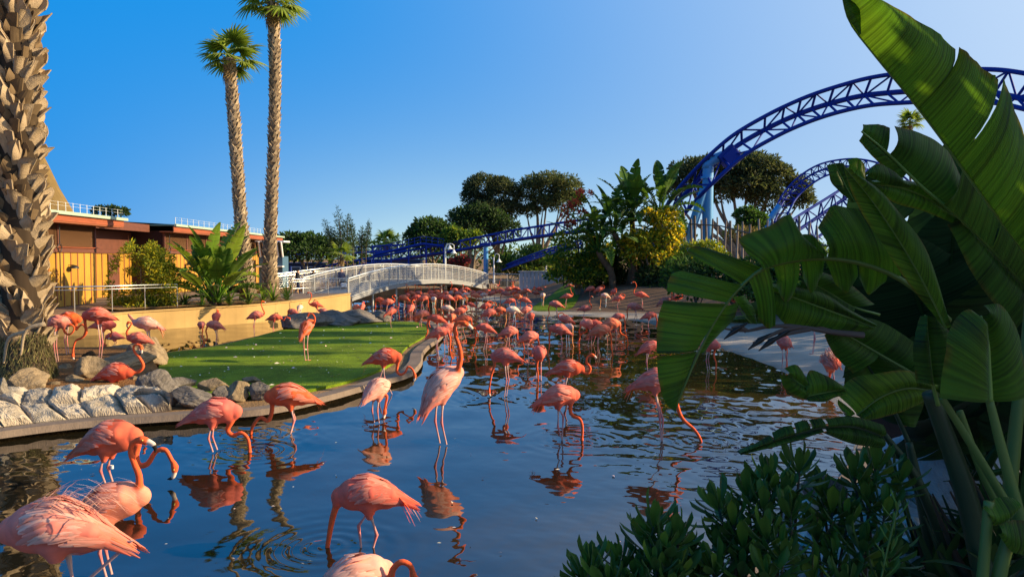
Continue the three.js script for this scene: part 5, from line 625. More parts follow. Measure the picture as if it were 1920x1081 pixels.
  // lance shaped folded leaf
  leaf(2.6, [[1586, 314], [1640, 380], [1700, 470], [1745, 550], [1776, 614]], [[[[1586, 314], [1640, 380], [1700, 470], [1745, 550], [1776, 614]], [[1592, 318], [1647, 352], [1702, 414], [1738, 468], [1780, 605]], -0.02, 0.02], [[[1586, 314], [1640, 380], [1700, 470], [1745, 550], [1776, 614]], [[1584, 318], [1602, 372], [1650, 450], [1705, 535], [1768, 612]], 0.03, 0.02]], NEARL, 0.007);
  leaf(2.75, [[1566, 306], [1585, 345], [1602, 378]], [[[[1566, 306], [1585, 345], [1602, 378]], [[1549, 310], [1560, 345], [1598, 380]], 0, 0.01], [[[1566, 306], [1585, 345], [1602, 378]], [[1584, 306], [1596, 340], [1606, 376]], 0, 0.01]], NEARD, 0.004);
  leaf(2.72, [[1590, 300], [1606, 320], [1620, 345]], [[[[1590, 318], [1606, 336], [1625, 360]], [[1590, 298], [1610, 296], [1622, 308], [1622, 340]], 0, 0.01]], NEARL, 0);
  leaf(2.9, [[1625, 322], [1665, 335], [1700, 345]], [[[[1625, 330], [1665, 345], [1705, 352]], [[1628, 318], [1650, 306], [1680, 322], [1705, 345]], 0, 0.02]], NEARD, 0.004);
  // great arching torn leaf
  leaf(2.9, [[1266, 768], [1302, 680], [1342, 600], [1382, 545], [1427, 506], [1480, 490], [1540, 484], [1600, 490], [1670, 513], [1725, 548], [1780, 600, 0.2]], [
    [[[1690, 524], [1640, 502], [1600, 490], [1551, 484]], [[1640, 396, 0.02], [1622, 393], [1590, 388], [1562, 385], [1546, 406], [1532, 427]], 0, 0.05], [[[1546, 484], [1500, 487], [1460, 495], [1428, 506]], [[1500, 448], [1492, 424], [1482, 402], [1440, 425], [1386, 448], [1400, 476]], -0.04, 0.05], [[[1550, 485], [1520, 486], [1500, 488]], [[1548, 468], [1522, 440], [1497, 440]], 0.06, 0.01],
    [[[1432, 503], [1412, 517], [1393, 533]], [[1325, 464], [1300, 462], [1288, 474]], 0.04, 0.02], [[[1391, 535], [1376, 550], [1362, 567]], [[1278, 507], [1262, 512], [1253, 526], [1250, 546]], -0.03, 0.03], [[[1361, 569], [1332, 615], [1307, 656]], [[1244, 563], [1234, 600], [1231, 662]], -0.02, 0.04], [[[1306, 658], [1286, 715], [1266, 768]], [[1232, 668], [1236, 715], [1248, 755], [1262, 769]], 0, 0.03],
    [[[1442, 502], [1424, 511], [1405, 526]], [[1456, 612, 0.1], [1440, 615, 0.1], [1424, 600, 0.1]], 0.03, 0.02], [[[1500, 489], [1450, 498]], [[1486, 560, 0.1], [1472, 566, 0.1], [1458, 540, 0.1]], 0.04, 0.02], [[[1606, 492], [1580, 487], [1548, 486]], [[1606, 520, 0.1], [1587, 547, 0.1], [1568, 536, 0.1]], 0.04, 0.02], [[[1665, 511], [1638, 500], [1610, 493]], [[1655, 532, 0.1], [1630, 552, 0.1], [1612, 524, 0.1]], 0.04, 0.02],
    [[[1360, 573], [1345, 600], [1308, 664]], [[1392, 560, 0.08], [1372, 600, 0.08], [1330, 650, 0.08]], 0.06, 0.01], [[[1545, 486], [1520, 487], [1502, 489]], [[1540, 520, 0.12], [1522, 548, 0.12], [1505, 520, 0.12]], 0.06, 0.01]], NEARM, 0.012, STEMM);
  leaf(3.1, [[1448, 545], [1490, 558], [1550, 580], [1600, 598], [1636, 612]], [[[[1448, 545], [1490, 558], [1550, 580], [1600, 598], [1636, 612]], [[1444, 530], [1490, 538], [1545, 550], [1590, 578], [1640, 606]]], [[[1448, 545], [1490, 558], [1550, 580], [1600, 598], [1636, 612]], [[1446, 575], [1480, 612], [1530, 618], [1590, 622], [1634, 618]]]], NEARM, 0.007);
  leaf(3.2, [[1340, 598], [1380, 594], [1430, 588], [1480, 590]], [[[[1340, 598], [1380, 594], [1430, 588]], [[1345, 603], [1385, 606], [1430, 606]]], [[[1400, 592], [1440, 588], [1480, 590]], [[1400, 570], [1440, 560], [1480, 572]]]], NEARD, 0.004);
  leaf(3.0, [[1375, 556], [1395, 590], [1410, 606]], [[[[1375, 556], [1392, 580], [1410, 606]], [[1396, 552], [1414, 580], [1418, 606]]]], NEARM, 0.003);
  leaf(3.15, [[1500, 520], [1550, 545], [1600, 575], [1650, 590]], [[[[1500, 520], [1550, 545], [1600, 575]], [[1530, 505], [1590, 530], [1640, 570]]], [[[1500, 520], [1550, 545], [1600, 575]], [[1496, 545], [1540, 572], [1590, 590]]]], NEARD, 0.006);
  // lower leaves
  leaf(3.2, [[1552, 606], [1602, 636], [1660, 670], [1720, 706], [1770, 748]], [[[[1552, 606], [1602, 636], [1660, 670], [1720, 706], [1770, 748]], [[1580, 592], [1640, 598], [1700, 630], [1745, 670], [1775, 735]]], [[[1552, 606], [1602, 636], [1650, 664]], [[1546, 628], [1562, 662], [1600, 700]]]], NEARD, 0.011, STEMM);
  leaf(3.3, [[1598, 640], [1640, 705], [1680, 775], [1705, 830]], [[[[1598, 640], [1640, 705], [1675, 765]], [[1588, 660], [1586, 712], [1600, 758], [1650, 770]]], [[[1598, 640], [1640, 705], [1690, 795]], [[1640, 660], [1690, 690], [1735, 740], [1720, 800]]]], NEARD, 0.012, STEMD);
  leaf(3.0, [[1607, 778], [1655, 743], [1700, 728], [1752, 732]], [[[[1607, 778], [1655, 743], [1700, 728], [1752, 732]], [[1568, 738], [1598, 708], [1640, 700], [1700, 694], [1755, 715]]], [[[1607, 778], [1655, 743], [1700, 728], [1752, 732]], [[1620, 792], [1660, 780], [1710, 764], [1752, 742]]], [[[1604, 776], [1590, 782], [1580, 772]], [[1572, 748], [1574, 760], [1578, 770]]]], NEARL, 0.008, STEMM);
  leaf(2.95, [[1506, 745], [1540, 737], [1578, 730]], [[[[1506, 745], [1540, 737], [1582, 730]], [[1508, 712], [1518, 694], [1550, 704], [1582, 724]]], [[[1506, 745], [1540, 737], [1582, 730]], [[1514, 752], [1545, 752], [1580, 742]]]], NEARM, 0.004);
  leaf(2.95, [[1478, 700], [1495, 715], [1514, 728]], [[[[1478, 700], [1495, 715], [1514, 728]], [[1470, 690], [1492, 683], [1512, 706]]], [[[1478, 700], [1495, 715], [1514, 728]], [[1462, 702], [1475, 732], [1508, 748]]]], NEARM, 0.004);
  leaf(2.5, [[1840, 592], [1852, 640], [1855, 700], [1857, 752]], [[[[1840, 604], [1852, 640], [1855, 700], [1857, 752]], [[1836, 602], [1820, 580], [1800, 586], [1778, 622], [1772, 665], [1762, 746]], 0, 0.04], [[[1840, 592], [1852, 640], [1855, 700], [1857, 752]], [[1842, 572], [1872, 570], [1900, 606], [1915, 655], [1932, 738]], 0.02, 0.04]], NEARM, 0.011);
  leaf(2.7, [[1735, 590], [1742, 650], [1750, 720], [1760, 760]], [[[[1735, 590], [1742, 650], [1750, 720]], [[1728, 592], [1712, 650], [1720, 715]]], [[[1735, 590], [1742, 650], [1750, 720]], [[1760, 596], [1790, 640], [1785, 715]]]], NEARD, 0.008);
  leaf(2.9, [[1382, 847], [1450, 826], [1540, 802], [1600, 800], [1650, 815]], [[[[1384, 847], [1420, 836], [1445, 829]], [[1384, 844], [1422, 826], [1444, 815]]], [[[1446, 828], [1470, 820], [1486, 816]], [[1448, 812], [1470, 800], [1484, 796]]], [[[1488, 815], [1505, 810], [1516, 807]], [[1490, 794], [1502, 788], [1512, 787]]], [[[1518, 806], [1532, 803], [1545, 801]], [[1516, 786], [1530, 784], [1542, 784]]], [[[1548, 801], [1600, 800], [1655, 818]], [[1546, 784], [1600, 780], [1655, 795]]], [[[1384, 848], [1460, 824], [1540, 803]], [[1388, 851], [1462, 836], [1540, 810]]], [[[1545, 801], [1600, 800], [1655, 818]], [[1545, 812], [1600, 832], [1655, 840]]]], NEARD, 0.008, STEMD);
  leaf(2.4, [[1850, 960], [1868, 945], [1898, 935]], [[[[1848, 965], [1865, 985], [1890, 975], [1906, 950]], [[1840, 950], [1858, 940], [1880, 932], [1904, 934]], 0, 0.03]], NEARL, 0);
  leaf(2.35, [[1880, 990], [1900, 1005], [1930, 1010]], [[[[1872, 1000], [1900, 1035], [1940, 1040]], [[1876, 985], [1900, 975], [1945, 980]], 0, 0.02]], NEARM, 0.004);
  // dense leaves deeper in the plant
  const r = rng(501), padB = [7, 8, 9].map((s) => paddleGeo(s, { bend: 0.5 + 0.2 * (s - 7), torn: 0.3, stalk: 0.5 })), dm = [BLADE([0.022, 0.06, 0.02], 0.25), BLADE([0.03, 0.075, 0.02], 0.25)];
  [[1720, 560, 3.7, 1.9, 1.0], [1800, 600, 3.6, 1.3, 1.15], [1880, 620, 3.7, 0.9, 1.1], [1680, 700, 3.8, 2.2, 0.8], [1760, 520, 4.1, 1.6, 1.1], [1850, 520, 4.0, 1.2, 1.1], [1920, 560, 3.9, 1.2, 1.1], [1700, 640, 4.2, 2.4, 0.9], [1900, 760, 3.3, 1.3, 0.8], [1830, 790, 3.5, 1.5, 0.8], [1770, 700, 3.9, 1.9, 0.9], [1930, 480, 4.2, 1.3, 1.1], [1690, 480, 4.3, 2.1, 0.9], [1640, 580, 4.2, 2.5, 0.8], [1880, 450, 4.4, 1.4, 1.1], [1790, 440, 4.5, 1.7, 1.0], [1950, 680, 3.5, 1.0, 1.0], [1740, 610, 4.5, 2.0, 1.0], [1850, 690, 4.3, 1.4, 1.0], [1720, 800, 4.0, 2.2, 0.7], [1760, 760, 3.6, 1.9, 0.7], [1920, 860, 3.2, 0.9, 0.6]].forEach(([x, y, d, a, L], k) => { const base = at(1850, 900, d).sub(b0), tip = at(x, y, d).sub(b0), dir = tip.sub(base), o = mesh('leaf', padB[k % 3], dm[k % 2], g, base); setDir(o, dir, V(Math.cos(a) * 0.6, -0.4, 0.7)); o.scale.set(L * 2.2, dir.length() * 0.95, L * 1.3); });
  // stalks and dry sheaths
  const stem = (nm, q, d, r0, r1, m) => { const t = new MB(); t.tube(spline(q.map((p) => toL(p, d)), 16), (s) => lerp(r0, r1, s), 9); mesh(nm, t.geo(), m, g); };
  stem('stalk', [[1742, 735], [1768, 800], [1810, 920], [1855, 1110]], 2.75, 0.026, 0.045, STEMD); stem('stalk', [[1767, 746], [1820, 830], [1880, 930], [1925, 1010]], 2.6, 0.012, 0.018, STEMM); stem('stalk', [[1856, 750], [1876, 830], [1905, 940], [1930, 1040]], 2.5, 0.013, 0.022, STEMM); stem('stalk', [[1705, 830], [1725, 920], [1760, 1090]], 3.2, 0.016, 0.03, STEMD); stem('stalk', [[1800, 770], [1840, 880], [1900, 1000]], 2.7, 0.012, 0.018, STEMM); stem('stalk', [[1660, 815], [1720, 900], [1800, 1090]], 3.0, 0.012, 0.03, STEMD);
  stem('stalk', [[1935, 490], [1925, 640], [1905, 800], [1880, 1090]], 2.9, 0.014, 0.03, STEMM); stem('stalk', [[1855, 940], [1850, 1000], [1842, 1090]], 2.4, 0.016, 0.018, STEMM); stem('stalk', [[1895, 1000], [1880, 1050], [1870, 1100]], 2.4, 0.02, 0.024, STEMM);
  for (let k = 0; k < 34; k++) { const x0 = 1690 + k * 11 + r() * 14, y0 = 870 + r() * 110, m = new MB(), d = 2.8 + r() * 0.5; m.tube(spline([toL([x0, y0], d), toL([x0 + 40 + r() * 20, y0 + 110], d), toL([1830 + r() * 50, 1120], d)], 10), (s) => lerp(0.004, 0.028, s), 6, null); mesh('dry_sheath', m.geo(), k % 3 ? SHEATH : STEMD, g); }
}
{ // dead twig with claw-like ends, hanging across the beach
  const g = thing('dead_branch', 'bare dead grey brown leaf stalk hanging across the beach under the torn leaf', 'branch'), d = 3.1, W = mat([0.17, 0.13, 0.11], 0.9, { map: T.wood }), q = (L, r0, r1) => { const m = new MB(); m.tube(spline(L.map(([x, y]) => at(x, y, d)), 14), (t) => lerp(r0, r1, t), 6); return m.geo(); };
  mesh('twig', q([[1620, 628], [1560, 622], [1500, 612], [1440, 612], [1400, 620], [1360, 616]], 0.014, 0.004), W, g); for (const L of [[[1500, 612], [1460, 622], [1430, 636], [1412, 642]], [[1520, 616], [1470, 628], [1440, 642]], [[1400, 620], [1385, 612], [1372, 614]], [[1560, 622], [1520, 604], [1505, 594]]]) mesh('side_twig', q(L, 0.011, 0.004), W, g); for (const [x, y, a] of [[1425, 638, 0.5], [1445, 640, 0.6], [1380, 618, 0.1], [1470, 624, 0.3]]) { const m = new MB(); const c = at(x, y, d); m.tube([c.clone().add(V(0.05, 0.03, 0)), c, c.clone().add(V(-0.05, -0.04, 0))], [0.003, 0.014, 0.002], 6); mesh('dry_leaf', m.geo(), PAINT.iron, g); }
}
// orange bird of paradise blooms among the far leaves
{ const p = at(1690, 598, 4.6), g = thing('crane_flower', 'orange crane flower spikes between the dark leaves', 'flower', p), FM = mat([0.75, 0.13, 0.02], 0.7), b = (x, y, x2, y2) => { const m = new MB(), A = at(x, y, 4.6).sub(p), B = at(x2, y2, 4.6).sub(p); m.tube([A, A.clone().lerp(B, 0.4), B], [0.004, 0.016, 0.002], 5); return m.geo(); }; for (const L of [[1700, 600, 1716, 586], [1698, 602, 1708, 578], [1680, 600, 1674, 588]]) mesh('petal', b(...L), FM, g); const s = new MB(); s.tube([V(0, 0, 0), V(0.05, -0.5, 0), V(0.1, -1.3, 0)], 0.01, 6); mesh('stem', s.geo(), STEMD, g); }
// ---------- glossy rounded-leaf shrubs along the bottom ----------
const OBO = [0, 1, 2].map((s) => { const b = new MB(), N = 7, r = rng(40 + s); let last = null; const bend = 0.25 + 0.25 * r(); for (let k = 0; k <= N; k++) { const t = k / N, w = 0.17 * Math.pow(t, 0.75) * Math.sqrt(Math.max(0, 1 - Math.pow(t, 5))) * 1.25 + (k === 0 ? 0.015 : 0), y = t, z = -bend * t * t * 0.5, id = [-1, -0.5, 0, 0.5, 1].map((q) => b.v(w * q, y, z + Math.abs(q) * w * 0.35 - (q ? 0 : 0.012), null, t, q)); if (last) for (let j = 0; j < 4; j++) b.quad(last[j], last[j + 1], id[j + 1], id[j]); last = id; } return b.geo(); });
{
  const LM = [[0.065, 0.135, 0.016], [0.085, 0.165, 0.018], [0.045, 0.105, 0.015], [0.13, 0.22, 0.02]].map((c) => mat(c, 1, { transmission: 0.3, clearcoat: 0.55, clearcoatRoughness: 0.32 })), BERRY = mat([0.13, 0.18, 0.05], 0.4), BG = new THREE.SphereGeometry(0.009, 8, 6), TWIG = mat([0.09, 0.075, 0.05], 0.9);
  const shrubs = [
    ['low glossy leaved shrub at the left end of the near planting', [1180, 1110], 2.75, [[1108, 1040, 0], [1160, 1034, .05], [1090, 1068, -.05], [1135, 1075, -.1], [1200, 1062, 0], [1180, 1090, -.1], [1228, 962, .05], [1272, 985, 0], [1248, 1010, -.05], [1290, 1022, .05], [1232, 1045, -.1], [1270, 1060, -.1], [1305, 1070, 0], [1210, 1000, .1], [1255, 1085, -.15]]],
    ['middle glossy leaved shrub with green berry clusters in the near planting', [1430, 1110], 2.8, [[1345, 930, .05], [1375, 958, 0], [1402, 905, .1], [1440, 880, .1], [1432, 930, 0], [1470, 905, .05], [1500, 860, .1], [1482, 945, -.05], [1395, 1000, -.05], [1350, 1005, 0], [1440, 985, -.1], [1335, 1050, -.1], [1395, 1055, -.1], [1470, 1020, -.15], [1440, 1062, -.2]]],
    ['tall glossy leaved shrub at the foot of the giant leaves', [1600, 1110], 2.85, [[1540, 905, .1], [1562, 935, .05], [1600, 870, .1], [1645, 855, .1], [1690, 880, .1], [1530, 985, 0], [1590, 965, 0], [1625, 915, .05], [1660, 940, 0], [1560, 1030, -.1], [1620, 1010, -.1], [1520, 1060, -.15], [1590, 1075, -.2], [1670, 1010, -.05], [1650, 1070, -.15]]]];
  shrubs.forEach(([label, base, d, whorls], si) => {
    const p0 = at(base[0], base[1], d), g = thing('glossy_shrub', label, 'shrub', p0), r = rng(700 + si); let n = 0;
    whorls.forEach(([x, y, dz], w) => {
      const c = at(x, y + 14, d + dz).sub(p0), root = V(c.x * 0.5 + (r() - 0.5) * 0.1, -0.35, c.z * 0.5 + 0.05), st = new MB(), line = spline([root, root.clone().lerp(c, 0.6).add(V((r() - 0.5) * 0.06, 0.03, (r() - 0.5) * 0.06)), c], 10); st.tube(line, (t) => lerp(0.01, 0.0045, t), 6); mesh('stem', st.geo(), TWIG, g);
      const dir = c.clone().sub(line[8]).normalize(), per = 19, q = new THREE.Quaternion().setFromUnitVectors(UP, dir);
      for (let k = 0; k < per && n < 299; k++) { const a = k * 2.399 + r() * 0.4, el = lerp(1.35, -0.1, Math.pow(k / per, 0.8)) + 0.2 * (r() - 0.5), o = mesh('leaf', OBO[k % 3], LM[(k + w) % 7 === 0 ? 3 : Math.floor(r() * 3)], g), v = V(Math.cos(a) * Math.cos(el), Math.sin(el), Math.sin(a) * Math.cos(el)).applyQuaternion(q), back = k / per * 0.085; o.position.copy(c).addScaledVector(dir, -back); setDir(o, v, dir.clone().negate().addScaledVector(v, 0.01)); o.scale.setScalar((0.095 + 0.055 * r()) * (k < 4 ? 0.75 : 1)); n++; }
      if (w % 4 === 1) for (let k = 0; k < 7; k++) mesh('berry', BG, BERRY, g, c.clone().add(V((r() - 0.5) * 0.045, 0.012 + r() * 0.02, (r() - 0.5) * 0.045)));
    });
  });
  { // thin bright green sprig
    const p = at(1662, 1040, 2.6), g = thing('green_sprig', 'slender bright yellow green sprig standing before the dark stalks', 'plant', p), b = new MB(), r = rng(9), L = mat([0.16, 0.26, 0.05], 1, { transmission: 0.35 }); b.tube(spline([V(-0.05, -0.3, 0), V(0, 0, 0), V(0.045, 0.2, 0)], 8), 0.004, 5); mesh('stem', b.geo(), STEMM, g); for (let k = 0; k < 16; k++) { const t = k / 16, a = k * 2.4, o = mesh('leaf', OBO[0], L, g, V(0.045 * t, -0.08 + 0.27 * t, 0)); setDir(o, V(Math.cos(a), 0.9, Math.sin(a)), V(0, -1, 0.1)); o.scale.set(0.03, 0.075, 0.05); }
  }
}
// ---------- boulder, pebbles, kerb stones and planter behind the shrubs ----------
{ const p = at(1800, 880, 4.3), o = mesh('boulder', rockGeo(77, 14, 1, 7), M.boulder, scene, p.add(V(0.1, -0.1, -0.35)), [0.2, 0.5, 0.1], [0.42, 0.40, 0.36]); tag(o, 'big smooth blue white boulder behind the stalks', 'boulder'); }
{ const p = at(1560, 1010, 3.4), o = mesh('boulder', rockGeo(78, 9, 1, 6), M.grey, scene, V(at(1545, 930, 4.2).x, at(1545, 930, 4.2).y, -4.2), [0, 1, 0], [0.14, 0.1, 0.12]); tag(o, 'small grey boulder under the middle of the near shrubs', 'boulder'); }
{ const r = rng(88), proto = mesh('pebble', PEBBLE[0], mat([0.62, 0.62, 0.60], 0.7, { map: T.mottle }), scene); const mats = [proto.material, mat([0.42, 0.43, 0.45], 0.7, { map: T.mottle }), mat([0.7, 0.66, 0.6], 0.7, { map: T.mottle })]; for (let k = 0; k < 60; k++) { const x = 1520 + r() * 240, y = 915 + r() * 150, d = lerp(4.6, 3.4, (y - 915) / 150), p = at(x, y, d), o = k ? proto.clone() : proto; if (k) { o.name = numbered('pebble'); scene.add(o); } o.geometry = PEBBLE[k % 3]; o.material = mats[k % 3]; o.position.copy(p); o.rotation.set(r(), r() * 6, r()); const s = 0.05 + 0.05 * r(); o.scale.set(s * 1.2, s * 0.75, s); tag(o, 'smooth pale pebble in the bed of pebbles under the near shrubs', 'pebble', 'pebbles under the near shrubs'); } }
{ const bed = new MB(), q = [[1480, 890, 4.9], [1700, 890, 4.9], [1800, 960, 4.2], [1830, 1120, 3.1], [1440, 1120, 3.1], [1450, 980, 4.0]].map((p) => at(...p)); const c = at(1620, 1000, 3.9), o = bed.v(c.x, c.y - 0.06, c.z), id = q.map((p) => bed.v(p.x, p.y - 0.05, p.z, null, p.x, p.z)); id.forEach((a, k) => bed.tri(o, a, id[(k + 1) % id.length])); struct('pebble_bed', bed.geo(), mat([0.25, 0.25, 0.25], 0.95, { map: T.mottle })); }
{ const g = thing('planter_box', 'brown concrete planter box half hidden behind the lower leaves', 'planter', at(1695, 808, 5.6)); const m = mat([0.26, 0.19, 0.17], 0.85, { map: T.conc }); mesh('box', new RoundedBoxGeometry(0.42, 0.34, 0.4, 2, 0.015), m, g, V(0, 0.12, 0), [0, 0.3, 0]); mesh('rim', new RoundedBoxGeometry(0.47, 0.05, 0.45, 2, 0.012), m, g, V(0, 0.3, 0), [0, 0.3, 0]); mesh('soil', new THREE.BoxGeometry(0.38, 0.01, 0.36), M.dirt, g, V(0, 0.322, 0), [0, 0.3, 0]); }
{ const P = [[1628, 815], [1622, 850], [1606, 885], [1566, 935], [1500, 1015], [1410, 1110]].map(([x, y]) => on(x, y, 0.3)), line = spline(P, 18); const g = thing('near_kerb', 'pale concrete kerb stones along the near right water edge', 'kerb'); for (let k = 0; k + 1 < 18; k += 2) { const a = line[k], c = line[k + 2] ?? line[k + 1], m = mesh('kerb_stone', new RoundedBoxGeometry(a.distanceTo(c) - 0.015, 0.5, 0.42, 2, 0.02), M.conc, g, V((a.x + c.x) / 2 + 0.12, 0.1 + 0.01 * (k % 4), (a.z + c.z) / 2), [0, Math.atan2(-(c.z - a.z), c.x - a.x), 0]); } }
// ---------- white feathers and scraps scattered on the grass ----------
{ const r = rng(66), fl = new MB(); for (let k = 0; k < 330; k++) { const t = r(), x = lerp(320, 800, t), y = lerp(606, 732, Math.pow(r(), 1.2)); const poly = turfPx; let inside = false; for (let i = 0, j = poly.length - 1; i < poly.length; j = i++) if ((poly[i][1] > y) !== (poly[j][1] > y) && x < (poly[j][0] - poly[i][0]) * (y - poly[i][1]) / (poly[j][1] - poly[i][1]) + poly[i][0]) inside = !inside; if (!inside) continue; const p = on(x, y, IE + 0.012), a = r() * 6.28, s = 0.02 + 0.05 * Math.pow(r(), 3), c = [0.75, 0.66, 0.6].map((q) => q * (0.7 + 0.4 * r())), id = [[1, 0.2, 0], [0, 0.9, 0.35], [-1, 0.3, 0], [0, 0.1, -0.35]].map(([u, h, w]) => fl.v(p.x + s * (u * Math.cos(a) - w * Math.sin(a)), p.y + h * s * 0.6, p.z + s * (u * Math.sin(a) + w * Math.cos(a)), c)); fl.quad(...id); } const m = stuff(mesh('fallen_feathers', fl.geo(), mat([1, 1, 1], 0.9, { vertexColors: true }), scene)); m.userData.label = 'small white feathers strewn over the grass'; m.userData.category = 'feathers'; }
{ const r = rng(67), fl = new MB(); for (let k = 0; k < 70; k++) { const p = on(lerp(60, 1250, r()), lerp(640, 1060, Math.pow(r(), 0.8)), 0.012), a = r() * 6.28, s = 0.012 + 0.03 * Math.pow(r(), 2); if (shoreDist(p.x, p.z) > -0.2) continue; const c = [0.75, 0.6, 0.52].map((q) => q * (0.6 + 0.5 * r())), id = [[1, 0.1, 0], [0, 0.5, 0.35], [-1, 0.1, 0], [0, 0.1, -0.35]].map(([u, h, w]) => fl.v(p.x + s * (u * Math.cos(a) - w * Math.sin(a)), p.y + h * s * 0.6, p.z + s * (u * Math.sin(a) + w * Math.cos(a)), c)); fl.quad(...id); } const m = stuff(mesh('floating_feathers', fl.geo(), mat([1, 1, 1], 0.9, { vertexColors: true }), scene)); m.userData.label = 'tiny pale feathers floating on the water'; m.userData.category = 'feathers'; }
// dark strap leaves and low growth that fill the foot of the plant
{ const r = rng(91); [[1720, 1000, 3.3], [1780, 990, 3.2], [1840, 1000, 3.0], [1900, 1010, 2.9], [1760, 1060, 3.0], [1870, 1050, 2.75], [1930, 960, 3.1], [1690, 1050, 3.2], [1905, 900, 3.5], [1870, 960, 3.3]].forEach(([x, y, d], i) => { const p = at(x, y + 40, d), g = thing('strap_plant', ['dark strap leaves left of the thick stalks', 'dark strap leaves behind the widest stalk', 'dark strap leaves between the stalks at right', 'dark strap leaves in the bottom right corner', 'low strap leaves at the bottom left of the stalks', 'low strap leaves under the rolled young leaf', 'dark strap leaves at the right edge above the corner', 'dark strap leaves beside the tall glossy shrub', 'dark strap leaves at the right edge beside the boulder', 'dark strap leaves in front of the boulder foot'][i], 'plant', p), b = new MB(); for (let k = 0; k < 16; k++) { const a = r() * 6.283, el = 0.35 + 1.0 * r(), L = 0.3 * (0.7 + 0.7 * r()), c = mixc3([0.03, 0.075, 0.014], [0.06, 0.11, 0.02], r()); let last = null; for (let s = 0; s <= 6; s++) { const t = s / 6, q = Math.cos(el) * L * t, h = Math.sin(el) * L * t - 0.4 * L * t * t * Math.cos(el), w = 0.026 * Math.sin(Math.PI * (0.15 + 0.84 * t)), id = [-1, 0, 1].map((m) => b.v(Math.cos(a) * q - Math.sin(a) * w * m, h - (m ? 0 : 0.004), Math.sin(a) * q + Math.cos(a) * w * m, c)); if (last) { b.quad(last[0], last[1], id[1], id[0]); b.quad(last[1], last[2], id[2], id[1]); } last = id; } } mesh('leaves', b.geo(), FOL, g); }); }
// ---------- flamingos: one continuous skin from a distance field, feathers and bands as parts ----------
const near = (pts, x, y, z) => { let best = 1e9, T = 0; for (let s = 0; s + 1 < pts.length; s++) { const a = pts[s], b = pts[s + 1], dx = b[0] - a[0], dy = b[1] - a[1], dz = b[2] - a[2], L = dx * dx + dy * dy + dz * dz || 1e-9, t = clamp(((x - a[0]) * dx + (y - a[1]) * dy + (z - a[2]) * dz) / L, 0, 1), d = Math.hypot(x - a[0] - dx * t, y - a[1] - dy * t, z - a[2] - dz * t) - (a[3] + (b[3] - a[3]) * t); if (d < best) { best = d; T = (s + t) / (pts.length - 1); } } return [best, T]; };
const BODY = [[0.235, -0.02, 0, 0.085], [0.12, 0.0, 0, 0.145], [-0.02, 0.005, 0, 0.155], [-0.17, -0.02, 0, 0.115], [-0.3, -0.055, 0, 0.055], [-0.39, -0.09, 0, 0.022]];   // about the body's middle, facing +x
const mixc = (a, b, t) => a.map((q, i) => lerp(q, b[i], clamp(t, 0, 1)));
const C = { pink: [0.77, 0.165, 0.125], coral: [0.78, 0.115, 0.055], orange: [0.82, 0.13, 0.016], pale: [0.80, 0.38, 0.29], white: [0.78, 0.56, 0.47], bill: [0.75, 0.6, 0.5], black: [0.015, 0.013, 0.013], leg: [0.62, 0.42, 0.37], knee: [0.6, 0.17, 0.16] };
const FEATHER = mat([1, 1, 1], 1, { vertexColors: true, transmission: 0.25 }), SKIN = mat([1, 1, 1], 0.85, { vertexColors: true, sheen: 0.1 });
SKIN.side = THREE.FrontSide; SKIN.sheenColor.setRGB(1, 0.6, 0.5);
